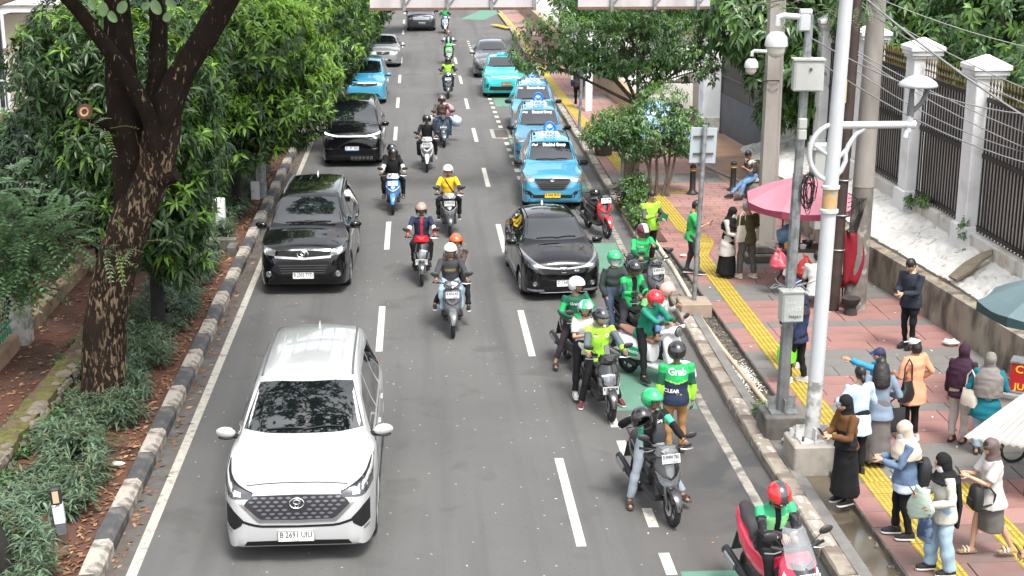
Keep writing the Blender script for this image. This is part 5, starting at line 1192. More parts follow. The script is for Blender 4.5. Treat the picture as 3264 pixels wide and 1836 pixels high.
 for sx in P.get('ribs',((),0,0))[0]:
  a,c=P['ribs'][1],P['ribs'][2];b=MB();pts=[]
  for t in np.linspace(0,1,8):h,n=tp(sx,lerp(a,c,t));pts.append(h-Vector((0,0,.006)))
  b.tube(pts,[.004]+[.014]*6+[.004],6);b.build('roof_rib',P['paint'],root)
 if P.get('antenna'):
  h,n=tp(P.get('antenna_x',0),P['antenna']);b=MB();b.loft([[(-.02,-.05,-.01),(.02,-.05,-.01),(.025,.06,-.01),(-.025,.06,-.01)],[(-.006,.02,.07),(.006,.02,.07),(.008,.06,.08),(-.008,.06,.08)]]);o=b.build('antenna',P.get('antenna_mat',P['paint']),root,False);o.location=h
 pl=P['plate'];plate(root,C,pl[0],pl[1],pl[2],pl[3],P['reg'],P.get('reg2','08·28'),*P.get('platecol',(M_pw,M_ink)),strip=P.get('strip'))
 if P.get('emblem'):emblem(root,C,*P['emblem'])
 b=MB();b.box((0,0,.34),(Wd*.60,L*.86,.16));b.build('underbody',M_gap,root,False)
 add_wheels(root,r,P.get('tyre',.21),hw-.115,y0+s1,y0+s2,P.get('spokes',5))
 if P.get('extra'):P['extra'](root,C,P,y0,fr,tp,sd,fpatch)
 return root
#model descriptions
def hexgrille(root,C,P,y0,fr,tp,sd,fpatch):
 rows=6
 for j in range(rows):
  z=.862-j*.047;w=(.52,.57,.61,.56,.50,.44)[j];n=int(w*2/.098);off=.049 if j%2 else 0
  for i in range(-n,n+1):
   x=i*.098+off
   if abs(x)+.03>w or(abs(x)<.10 and j in(1,2,3)):continue
   a=[(x-.034,z),(x-.022,z+.0115),(x+.022,z+.0115),(x+.034,z)];c=[(x-.034,z-.001),(x-.022,z-.0125),(x+.022,z-.0125),(x+.034,z-.001)]
   fpatch('grille_slot',a,c,mat('grille slot silver',(.20,.20,.215),.3,metal=.6,var=0),3,1,.012,skirt=.0)
MPV=dict(L=4.75,W=1.85,wheel_r=.345,axles=(.94,3.79),top=[(0,.60),(.02,.76),(.05,.90),(.10,.985),(.18,1.035),(.35,1.065),(.75,1.125),(1.13,1.19),(1.22,1.225),(1.5,1.42),(1.85,1.62),(2.1,1.715),(2.5,1.765),(3.1,1.785),(3.9,1.765),(4.35,1.72),(4.52,1.66),(4.62,1.40),(4.70,1.05),(4.75,.8)],belt=[(0,.60),(.05,.83),(.12,.93),(.3,.99),(.8,1.04),(1.2,1.07),(2.5,1.09),(4.2,1.13),(4.6,1.10),(4.75,.8)],plan=[(0,.64),(.02,.74),(.06,.82),(.14,.885),(.3,.94),(.6,.985),(1.2,1.0),(3.8,1.0),(4.4,.97),(4.62,.92),(4.75,.80)],roofw=[(0,.5),(.1,.64),(.3,.74),(.8,.82),(1.15,.85),(1.5,.80),(2.0,.715),(2.6,.70),(4.0,.685),(4.5,.66),(4.75,.6)],bot=[(0,.34),(.03,.26),(.1,.215),(.3,.2),(4.4,.22),(4.75,.40)],crown=.055)
def mk(base,**kw):d=dict(base);d.update(kw);return d
M_wpaint=paint('pearl white paint',(.40,.405,.405))
WHITE=mk(MPV,paint=M_wpaint,screen=((.755,1.225),(.60,1.665)),rear=(.62,1.15,1.6),mirror=(1.42,1.16,1.05),reg='B 2691 UIU',plate=(-.02,.395,.43,.135),windows=[([(1.55,1.22),(1.95,1.48),(2.42,1.60)],[(1.45,1.13),(1.95,1.13),(2.42,1.13)]),([(2.52,1.605),(3.35,1.60)],[(2.52,1.13),(3.35,1.145)]),([(3.45,1.60),(4.25,1.52)],[(3.45,1.15),(4.2,1.18)])],seams=[((1.42,.5),(1.42,1.08)),((2.47,.42),(2.47,1.1)),((3.40,.42),(3.40,1.1))],handles=[(2.32,.97),(3.25,.98)],sill=M_trim,rail=(2.15,4.35,mat('roof channel grey',(.10,.10,.11),.4)),ribs=((-.42,-.25,-.085,.085,.25,.42),2.55,4.2),antenna=4.1,antenna_x=.03,emblem=(0,.80,.085,.062,'ovals'),extra=hexgrille,front=[('grille',[(-.52,.885),(0,.90),(.52,.885)],[(-.52,.88),(-.645,.79),(-.44,.60),(.44,.60),(.645,.79),(.52,.88)],mat('grille black',(.02,.02,.024),.35,var=0),{'nu':20,'nv':6,'off':.006}),('grille_surround',[(-.645,.80),(-.44,.605),(0,.598),(.44,.605),(.645,.80)],[(-.685,.80),(-.465,.575),(0,.567),(.465,.575),(.685,.80)],M_chr,{'nu':24,'nv':1,'off':.012}),('headlight',[(-.89,1.06),(-.80,1.0),(-.52,.905)],[(-.89,.90),(-.78,.85),(-.54,.85)],M_lensd,{'nu':8,'nv':3,'off':.006,'both':True}),('headlight_trim',[(-.895,1.085),(-.80,1.02),(-.52,.92)],[(-.89,1.06),(-.80,1.0),(-.52,.905)],M_trim,{'nu':8,'nv':1,'off':.005,'both':True}),('headlight_cell',[(-.74,.94),(-.66,.915)],[(-.74,.885),(-.66,.87)],mat('bright reflector',(.75,.77,.8),.08,metal=.8,var=0),{'nu':2,'nv':2,'off':.012,'both':True}),('fog_recess',[(-.855,.76),(-.80,.75),(-.64,.60)],[(-.855,.50),(-.76,.455),(-.66,.53)],M_trim,{'nu':6,'nv':3,'off':.004,'both':True}),('fog_lamp',[(-.84,.475),(-.78,.455)],[(-.84,.445),(-.78,.43)],M_lens,{'nu':2,'nv':1,'off':.012,'both':True}),('bumper_slit',[(-.66,.60),(-.46,.535),(0,.525),(.46,.535),(.66,.60)],[(-.66,.565),(-.46,.505),(0,.497),(.46,.505),(.66,.565)],M_trim,{'nu':16,'nv':1}),('lower_intake',[(-.60,.325),(0,.335),(.60,.325)],[(-.64,.262),(0,.262),(.64,.262)],M_trim,{'nu':14,'nv':2})],hood=[('hood_seam',[(-.60,.15),(0,.13),(.60,.15)],[(-.60,.162),(0,.142),(.60,.162)],M_gap)])
car('people_carrier','white people carrier with a hexagonal mesh grille, nearest car, driving in the left lane','car',(-1.57,19.12,0),R_(-.3),WHITE).scale=(1.05,)*3
def innova_extra(root,C,P,y0,fr,tp,sd,fpatch):
 for j in range(4):fpatch('grille_slat',[(-.50+.02*j,.645-.05*j),(.50-.02*j,.645-.05*j)],[(-.50+.02*j,.63-.05*j),(.50-.02*j,.63-.05*j)],mat('slat grey',(.06,.06,.065),.4),10,1,.014)
 for g in(1,-1):
  b=MB();b.lathe([(.062,0),(.055,.02),(.03,.012),(0,.02)],n=16);h,n=fr(g*.70,.46);o=b.build('fog_lamp',M_lens,root);o.location=h;o.rotation_euler=n.to_track_quat('Z','Y').to_euler()
M_bpaint=mat('black paint',(.004,.004,.005),.12,var=0,spec=.1,coat=1.45)
BLACK=mk(MPV,L=4.735,W=1.83,paint=M_bpaint,screen=((.74,1.22),(.585,1.66)),rear=(.62,1.15,1.6),mirror=(1.45,1.15,1.0),reg='B 2302 TYD',reg2='10·28',plate=(.0,.435,.43,.135),platecol=(M_pw,M_ink),windows=WHITE['windows'],seams=WHITE['seams'],handles=WHITE['handles'],handle_mat=M_chr,rail=(2.2,4.3,M_sil),ribs=((-.36,-.12,.12,.36),3.2,4.2),antenna=4.05,antenna_mat=M_lampw,emblem=(0,.865,.11,.075,'ovals'),extra=innova_extra,mirror_mat=M_bpaint,front=[('grille',[(-.50,.92),(0,.945),(.50,.92)],[(-.52,.82),(0,.80),(.52,.82)],M_trim,{'nu':14,'nv':2}),('chrome_bar',[(-.56,.945),(0,.965),(.56,.945)],[(-.54,.918),(0,.935),(.54,.918)],M_chr,{'nu':16,'nv':1,'off':.012}),('chrome_bar',[(-.58,.835),(0,.80),(.58,.835)],[(-.56,.79),(0,.755),(.56,.79)],M_chr,{'nu':16,'nv':1,'off':.012}),('lower_grille',[(-.52,.73),(0,.72),(.52,.73)],[(-.66,.55),(-.46,.44),(.46,.44),(.66,.55)],M_trim,{'nu':16,'nv':4}),('headlight',[(-.875,1.03),(-.80,1.0),(-.56,.94)],[(-.865,.90),(-.76,.86),(-.56,.83)],M_lens,{'nu':8,'nv':3,'off':.006,'both':True}),('headlight_cell',[(-.79,.98),(-.71,.955)],[(-.79,.90),(-.71,.88)],mat('bright reflector',(.75,.77,.8),.08,metal=.8,var=0),{'nu':2,'nv':2,'off':.012,'both':True}),('fog_recess',[(-.83,.53),(-.62,.50)],[(-.81,.40),(-.60,.40)],M_trim,{'nu':4,'nv':2,'both':True})],hood=WHITE['hood'])
car('people_carrier','black people carrier with chrome double bar grille, plate B 2302 TYD','car',(-2.40,29.4+2.42,0),R_(-1.2),BLACK).scale=(1.035,)*3
def van_extra(root,C,P,y0,fr,tp,sd,fpatch):
 for j in range(3):
  for i in range(6):fpatch('intake_slot',[(-.05+i*.12,.34-.05*j),(.04+i*.12,.34-.05*j)],[(-.05+i*.12,.318-.05*j),(.04+i*.12,.318-.05*j)],M_sil,2,1,.01)
VAN=mk(MPV,L=4.8,W=1.86,paint=M_bpaint,screen=((.77,1.18),(.63,1.70)),rear=(.66,1.2,1.65),mirror=(1.25,1.17,1.0),reg='D  87  ESS',reg2='',plate=(.0,.60,.43,.14),strip=M_blue,top=[(0,.62),(.02,.82),(.05,.97),(.10,1.04),(.18,1.08),(.4,1.12),(.75,1.17),(.95,1.22),(1.3,1.45),(1.65,1.66),(1.9,1.745),(2.4,1.80),(3.2,1.81),(4.1,1.79),(4.5,1.74),(4.66,1.62),(4.75,1.2),(4.8,.85)],plan=[(0,.74),(.02,.82),(.06,.88),(.14,.93),(.3,.97),(.6,1.0),(3.8,1.0),(4.5,.98),(4.8,.86)],windows=WHITE['windows'],seams=WHITE['seams'],handles=[],emblem=(0,1.02,.05,.035,'x'),extra=van_extra,mirror_mat=M_bpaint,hood=[],front=[('light_bar',[(-.40,.985),(.40,.985)],[(-.40,.955),(.40,.955)],M_drl,{'nu':14,'nv':1,'off':.008}),('running_light',[(-.86,1.045),(-.42,.99)],[(-.86,1.01),(-.42,.95)],M_drl,{'nu':8,'nv':1,'off':.008,'both':True}),('headlight',[(-.86,1.0),(-.55,.94)],[(-.86,.90),(-.58,.87)],M_lensd,{'nu':6,'nv':2,'off':.006,'both':True}),('bumper_vent',[(-.84,.62),(-.62,.60)],[(-.84,.58),(-.62,.57)],M_chr,{'nu':4,'nv':1,'both':True}),('lower_intake',[(-.62,.40),(.62,.40)],[(-.66,.25),(.66,.25)],M_trim,{'nu':12,'nv':2})])
car('people_carrier','boxy black people carrier with a full width light bar, half under the overhanging tree','car',(-2.02,44.3+2.4,0),R_(-.5),VAN)
def hatch_extra(root,C,P,y0,fr,tp,sd,fpatch):
 for g in(1,-1):
  b=MB();b.lathe([(.05,0),(.045,.02),(.02,.01),(0,.02)],n=14);h,n=fr(g*.60,.40);o=b.build('fog_lamp',M_lens,root);o.location=h;o.rotation_euler=n.to_track_quat('Z','Y').to_euler()
 h,n=fr(.27,.66);b=MB();put_text(b,'RS',.05,face_M(h+n*.02,(1,0,0),(0,.3,1)),width=.10,bold=.002);b.build('badge',M_chr,root,False)
HATCH=dict(cowl=.98,L=3.81,W=1.68,wheel_r=.295,axles=(.78,3.185),paint=M_bpaint,tyre=.19,spokes=5,flare=.02,top=[(0,.58),(.02,.68),(.05,.77),(.10,.84),(.18,.89),(.35,.935),(.7,.995),(.98,1.04),(1.05,1.065),(1.4,1.26),(1.75,1.41),(2.0,1.465),(2.4,1.49),(2.9,1.465),(3.3,1.40),(3.5,1.33),(3.66,1.08),(3.76,.85),(3.81,.68)],belt=[(0,.58),(.05,.72),(.12,.80),(.3,.86),(.8,.92),(1.1,.95),(2.2,.975),(3.3,1.02),(3.6,.98),(3.81,.68)],plan=[(0,.60),(.02,.72),(.06,.81),(.14,.88),(.3,.945),(.6,.99),(1.2,1.0),(3.0,1.0),(3.5,.955),(3.81,.78)],roofw=[(0,.46),(.1,.60),(.3,.72),(.7,.80),(1.0,.83),(1.4,.76),(1.8,.675),(2.4,.655),(3.2,.62),(3.6,.58),(3.81,.5)],bot=[(0,.30),(.03,.22),(.1,.185),(.3,.17),(3.5,.19),(3.81,.36)],crown=.06,screen=((.665,1.075),(.525,1.40)),rear=(.55,1.03,1.3),mirror=(1.28,1.0,.95),mirror_mat=M_bpaint,reg='D 1345 VBX',reg2='01·29',plate=(.06,.405,.43,.135),platecol=(M_pw,M_ink),windows=[([(1.30,1.09),(1.65,1.27),(2.05,1.35)],[(1.22,1.0),(1.6,1.0),(2.05,1.0)]),([(2.13,1.355),(2.95,1.31)],[(2.13,1.0),(2.88,1.04)]),([(3.02,1.29),(3.28,1.22)],[(2.98,1.06),(3.2,1.09)])],seams=[((1.22,.36),(1.22,.96)),((2.09,.34),(2.09,.98)),((2.75,.6),(2.95,1.0))],handles=[(1.95,.87),(2.75,.90)],handle_mat=M_bpaint,sill=M_bpaint,rail=(1.9,3.3,M_trim),antenna=3.15,antenna_mat=M_sil,emblem=(0,.675,.062,.052,'h'),extra=hatch_extra,front=[('grille',[(-.50,.745),(0,.735),(.50,.745)],[(-.42,.62),(0,.575),(.42,.62)],M_trim,{'nu':14,'nv':3}),('chrome_bar',[(-.55,.77),(-.25,.735),(0,.72),(.25,.735),(.55,.77)],[(-.52,.735),(-.25,.70),(0,.685),(.25,.70),(.52,.735)],M_sil,{'nu':16,'nv':1,'off':.012}),('headlight',[(-.79,.935),(-.70,.88),(-.52,.775)],[(-.79,.81),(-.72,.735),(-.54,.695)],M_lensd,{'nu':8,'nv':3,'off':.006,'both':True}),('headlight_trim',[(-.795,.955),(-.70,.90),(-.50,.79)],[(-.79,.915),(-.70,.865),(-.52,.77)],M_lens,{'nu':8,'nv':1,'off':.011,'both':True}),('fog_recess',[(-.74,.47),(-.50,.44)],[(-.72,.35),(-.50,.34)],M_trim,{'nu':4,'nv':2,'both':True}),('lip_spoiler',[(-.74,.285),(-.42,.275)],[(-.74,.25),(-.40,.235)],M_sil,{'nu':5,'nv':1,'off':.012,'both':True}),('lower_intake',[(-.42,.34),(.42,.34)],[(-.46,.215),(.46,.215)],M_trim,{'nu':10,'nv':2}),('chrome_lip',[(-.5,.205),(.5,.205)],[(-.5,.193),(.5,.193)],M_sil,{'nu':10,'nv':1,'off':.012})],hood=[('hood_seam',[(-.58,.12),(0,.08),(.58,.12)],[(-.58,.13),(0,.09),(.58,.13)],M_gap)])
car('hatchback','black hatchback with plate D 1345 VBX pulling out past the parked taxis','car',(2.86,28.55+1.9,0),R_(3.5),HATCH)
def taxi_sign(root,C,tp,s,col,logo=True):
 h,n=tp(0,s);z=h.z;y=h.y
 b=MB();b.loft([[(-.30,-.07,0),(.30,-.07,0),(.30,.07,0),(-.30,.07,0)],[(-.23,-.03,.12),(.23,-.03,.12),(.23,.03,.12),(-.23,.03,.12)]]);o=b.build('roof_sign',mat('pale sign plastic',(.62,.70,.74),.4,var=.03),root,False);o.location=(0,y,z-.01)
 b=MB();put_text(b,'TAKSI',.125,face_M((0,-.0615,.055),(1,0,0),(0,.04,.13)),width=.40,bold=.002);b.build('lettering',mat('dark sign lettering',(.06,.08,.12),.6,var=0),o,False)
 if logo:
  b=MB();N=28;pts=[(.155*math.cos(a)*(1-.25*max(0,math.sin(a))),0,.22+.155*math.sin(a)*1.02)for a in np.linspace(math.pi/2,math.pi*2.5,N)];pts[0]=pts[-1]=(0,0,.385)
  b.tube(pts,.034,6,cap=False);MB().ell((0,.006,.225),(.13,.006,.14),18,8).build('emblem_back',mat('pale sign plastic',(.62,.70,.74)),o);q=b.build('sign_emblem',mat('taxi logo blue',(.012,.20,.62),.4,var=0),o)
  b=MB();b.add([(-.13,-.02,.27),(-.03,-.02,.20),(.06,-.02,.22),(.13,-.02,.29),(.07,-.02,.16),(-.02,-.02,.13)],[(0,5,1),(1,5,4,2),(2,4,3)]);b.build('bird_mark',mat('taxi logo blue',(.012,.20,.62)),o,False)
 b=MB();b.lathe([(.035,0),(.035,.06),(0,.075)],(-.44,0,.01),n=10);b.build('beacon',M_pk,o)
def avanza_extra(root,C,P,y0,fr,tp,sd,fpatch):
 for j in range(5):fpatch('grille_slat',[(-.50+.035*j,.79-.047*j),(.50-.035*j,.79-.047*j)],[(-.50+.035*j,.775-.047*j),(.50-.035*j,.775-.047*j)],mat('dull grille slat',(.09,.09,.095),.35,metal=.5,var=0),10,1,.012)
 taxi_sign(root,C,tp,2.45,None)
 b=MB();V,F=text_mesh('Bluebird Group',.10,0,.003);hx=lambda v:fr(v.x+.10,1.515+v.y*.92)
 def lay(v,dx,sc=1):h,n=fr(v.x*sc+dx,1.512+v.y*.9*sc);return h+n*.008
 b.add([lay(v,.10)for v in V],F);V2,F2=text_mesh('~',.26,0,.006);b.add([lay(v,-.44)for v in V2],F2);b.build('screen_lettering',M_inkw,root,False)
 for g in(1,-1):fpatch('indicator',[(-.80*g,.87),(-.72*g,.86)],[(-.80*g,.80),(-.72*g,.79)],M_amber,2,2,.010)
 for k in range(3):pass
M_taxi=paint('taxi light blue',(.05,.265,.41),.1,.25)
AV=dict(L=4.19,W=1.66,wheel_r=.30,axles=(.80,3.455),paint=M_taxi,tyre=.185,spokes=6,top=[(0,.60),(.02,.74),(.05,.85),(.10,.92),(.18,.97),(.35,1.0),(.7,1.06),(1.0,1.12),(1.08,1.15),(1.4,1.36),(1.7,1.53),(1.95,1.615),(2.4,1.66),(3.0,1.675),(3.6,1.65),(3.9,1.60),(4.02,1.45),(4.12,1.05),(4.19,.8)],belt=[(0,.60),(.05,.78),(.12,.87),(.3,.92),(.8,.97),(1.2,1.0),(2.5,1.02),(3.8,1.05),(4.19,.8)],plan=[(0,.66),(.02,.76),(.06,.84),(.14,.90),(.3,.95),(.6,.985),(1.2,1.0),(3.4,1.0),(3.9,.97),(4.19,.85)],roofw=[(0,.5),(.1,.64),(.3,.74),(.8,.82),(1.05,.84),(1.4,.79),(1.9,.71),(2.5,.69),(3.6,.67),(4.19,.6)],bot=[(0,.32),(.03,.25),(.1,.21),(.3,.2),(3.9,.22),(4.19,.40)],crown=.05,screen=((.67,1.165),(.545,1.575)),rear=(.58,1.08,1.5),mirror=(1.25,1.08,.95),mirror_mat=M_trim,reg='B 2066 BUD',reg2='10·25',plate=(.0,.43,.43,.135),platecol=(M_pyel,M_ink),windows=[([(1.33,1.16),(1.75,1.43),(2.15,1.51)],[(1.25,1.05),(1.7,1.05),(2.15,1.05)]),([(2.24,1.515),(3.0,1.515)],[(2.24,1.05),(3.0,1.06)]),([(3.08,1.51),(3.75,1.45)],[(3.08,1.07),(3.75,1.09)])],seams=[((1.25,.45),(1.25,1.0)),((2.2,.42),(2.2,1.02)),((3.04,.42),(3.04,1.03))],handles=[(2.05,.90),(2.9,.91)],rail=(2.0,3.85,M_trim),ribs=((-.3,-.1,.1,.3),2.75,3.7),emblem=(0,.845,.075,.05,'ovals'),extra=avanza_extra,front=[('grille',[(-.52,.87),(0,.875),(.52,.87)],[(-.50,.83),(-.28,.56),(.28,.56),(.50,.83)],M_trim,{'nu':16,'nv':5}),('headlight',[(-.80,.955),(-.70,.945),(-.50,.90)],[(-.80,.80),(-.70,.775),(-.48,.80)],M_lens,{'nu':8,'nv':3,'off':.006,'both':True}),('fog_recess',[(-.78,.56),(-.60,.54)],[(-.78,.44),(-.50,.44)],M_trim,{'nu':4,'nv':2,'both':True}),('bumper_slit',[(-.62,.44),(.62,.44)],[(-.58,.35),(.58,.35)],M_trim,{'nu':12,'nv':2})])
GT_='light blue taxis waiting along the right kerb'
car('taxi','light blue taxi with yellow plate B 2066 BUD, front of the waiting row','taxi',(3.70,37.5+2.09,0),R_(-3.2),AV,GT_)
AV2=mk(AV,reg='B 2155 BUA');car('taxi','light blue taxi in the middle of the row, behind plate B 2066 BUD','taxi',(3.90,43.75+2.09,0),R_(-3),AV2,GT_)
car('taxi','light blue taxi at the back of the row, right in front of the turquoise one','taxi',(4.20,49.8+2.09,0),R_(-3),mk(AV,reg='B 2310 BUC'),GT_)
def cyan_extra(root,C,P,y0,fr,tp,sd,fpatch):
 fpatch('badge_wing',[(-.5,.90),(0,.83),(.5,.90)],[(-.5,.885),(0,.80),(.5,.885)],M_chr,12,1,.01)
 h,n=tp(0,2.2);MB().box((0,0,.05),(.5,.16,.1),bev=.02).build('roof_sign',mat('turquoise sign',(.12,.50,.52),.4),root,False).location=h
M_cyan=paint('turquoise paint',(.018,.42,.44),.1,.3)
SUV=mk(AV,L=4.3,W=1.79,wheel_r=.33,axles=(.86,3.47),paint=M_cyan,mirror_mat=M_trim,reg='B 1353 NU',platecol=(mat('brown plate',(.35,.24,.10),.5),M_ink),plate=(.12,.62,.43,.135),emblem=None,extra=cyan_extra,rail=None,ribs=((),0,0),screen=((.71,1.17),(.575,1.53)),top=[(0,.60),(.02,.75),(.05,.88),(.10,.95),(.18,1.0),(.35,1.04),(.75,1.09),(1.1,1.13),(1.18,1.155),(1.55,1.36),(1.9,1.52),(2.2,1.575),(2.7,1.60),(3.3,1.57),(3.8,1.50),(4.05,1.35),(4.2,1.05),(4.3,.8)],windows=[([(1.45,1.15),(1.9,1.40),(2.25,1.46)],[(1.4,1.06),(1.85,1.06),(2.25,1.06)]),([(2.33,1.465),(3.1,1.44)],[(2.33,1.06),(3.05,1.08)]),([(3.18,1.43),(3.6,1.35)],[(3.15,1.10),(3.5,1.12)])],front=[('running_light',[(-.84,.97),(-.45,.885)],[(-.84,.95),(-.45,.87)],M_trim,{'nu':6,'nv':1,'both':True}),('headlight',[(-.84,.88),(-.62,.84)],[(-.82,.76),(-.64,.74)],M_lens,{'nu':4,'nv':2,'off':.006,'both':True}),('lower_intake',[(-.66,.52),(-.3,.50),(.3,.50),(.66,.52)],[(-.72,.30),(.72,.30)],M_trim,{'nu':12,'nv':3}),('bumper_vent',[(-.80,.62),(-.60,.60)],[(-.82,.44),(-.70,.44)],M_trim,{'nu':3,'nv':2,'both':True})])
car('taxi','turquoise electric taxi with sharp nose, parked behind the three light blue taxis','taxi',(3.72,59.9+2.15,0),R_(-2.2),SUV)
car('car','dark grey car with a tall body, last in the parked row behind the turquoise taxi','car',(3.60,66.8+2.15,0),R_(-2.2),mk(SUV,paint=paint('dark grey paint',(.10,.105,.12),.4),mirror_mat=M_sil,plate=(0,.5,.43,.135),platecol=(M_pk,M_inkw),reg='B 1108 KR',extra=None,emblem=(0,.82,.07,.05,'ovals'),front=SUV['front'][1:]+[('indicator',[(-.84,.93),(-.66,.89)],[(-.84,.89),(-.66,.86)],M_amber,{'nu':2,'nv':1,'both':True})]))
car('taxi','light blue saloon taxi half hidden by the tree behind the boxy black people carrier','taxi',(-2.05,58.3+2.1,0),R_(-1),mk(AV,W=1.68,mirror_mat=M_taxi,platecol=(M_pyel,M_ink),reg='B 2804 SI',ribs=((),0,0),rail=None,extra=None,emblem=(0,.83,.06,.05,'h'),front=[('grille',[(-.50,.87),(0,.86),(.50,.87)],[(-.48,.78),(0,.74),(.48,.78)],M_trim,{'nu':12,'nv':2}),('chrome_bar',[(-.56,.90),(0,.885),(.56,.90)],[(-.54,.875),(0,.86),(.54,.875)],M_chr,{'nu':12,'nv':1,'off':.01}),('headlight',[(-.80,.96),(-.52,.89)],[(-.80,.84),(-.54,.80)],M_lens,{'nu':5,'nv':2,'off':.006,'both':True}),('lower_intake',[(-.50,.46),(.50,.46)],[(-.62,.32),(.62,.32)],M_trim,{'nu':10,'nv':2})]))
SEDAN=mk(HATCH,L=4.54,W=1.76,wheel_r=.31,axles=(.9,3.5),paint=paint('silver paint',(.36,.365,.375),.6,.3),mirror_mat=M_sil,reg='B 1742 SA',plate=(.0,.40,.43,.135),platecol=(M_pk,M_inkw),antenna=None,emblem=(0,.73,.08,.055,'ovals'),extra=None,rail=None,top=[(0,.58),(.02,.68),(.05,.77),(.10,.82),(.18,.86),(.35,.90),(.8,.96),(1.15,1.0),(1.25,1.03),(1.7,1.27),(2.05,1.41),(2.4,1.46),(2.8,1.46),(3.3,1.38),(3.75,1.17),(3.95,1.07),(4.3,1.03),(4.46,.95),(4.54,.7)],belt=[(0,.58),(.05,.72),(.12,.78),(.3,.84),(.8,.90),(1.3,.93),(2.2,.95),(3.5,.98),(4.3,.95),(4.54,.66)],plan=[(0,.60),(.02,.72),(.06,.81),(.14,.88),(.3,.945),(.6,.99),(1.2,1.0),(3.6,1.0),(4.3,.94),(4.54,.78)],roofw=[(0,.46),(.1,.60),(.3,.72),(.8,.80),(1.2,.83),(1.7,.75),(2.1,.67),(2.8,.65),(3.3,.64),(3.8,.68),(4.2,.72),(4.54,.6)],bot=[(0,.30),(.03,.22),(.1,.19),(.3,.18),(4.2,.2),(4.54,.36)],screen=((.69,1.045),(.55,1.39)),rear=(.56,1.1,1.3),windows=[([(1.6,1.08),(1.95,1.26),(2.35,1.33)],[(1.5,.98),(1.9,.98),(2.35,.98)]),([(2.43,1.33),(3.2,1.29)],[(2.43,.98),(3.25,1.0)])],seams=[],handles=[],mirror=(1.5,.98,.9),front=[('grille',[(-.36,.78),(0,.79),(.36,.78)],[(-.30,.65),(0,.63),(.30,.65)],M_trim,{'nu':10,'nv':2,'off':.008}),('headlight',[(-.80,.88),(-.46,.80)],[(-.80,.73),(-.5,.68)],M_lens,{'nu':5,'nv':2,'off':.006,'both':True}),('lower_intake',[(-.38,.42),(.38,.42)],[(-.44,.26),(.44,.26)],M_trim,{'nu':10,'nv':2}),('fog_lamp',[(-.70,.40),(-.58,.40)],[(-.70,.32),(-.58,.32)],M_lens,{'nu':2,'nv':2,'both':True})])
car('car','silver saloon with a dark oval grille, in the left lane behind the light blue one','car',(-1.62,71.5+2.27,0),R_(-.3),SEDAN)
car('car','dark pick up fronted car with white front panel edges, farthest car in the left lane','car',(.35,91.5+2.3,0),0,mk(VAN,paint=paint('dark navy paint',(.02,.022,.032)),L=4.75,W=1.86,reg='B 1699 SO',strip=None,platecol=(M_pk,M_inkw),extra=None,emblem=None,plate=(.05,.52,.43,.135),front=[('grille',[(-.55,.98),(.55,.98)],[(-.50,.72),(.50,.72)],M_sil,{'nu':8,'nv':2}),('headlight',[(-.86,1.0),(-.58,.97)],[(-.86,.76),(-.60,.78)],M_lens,{'nu':4,'nv':2,'both':True})]))
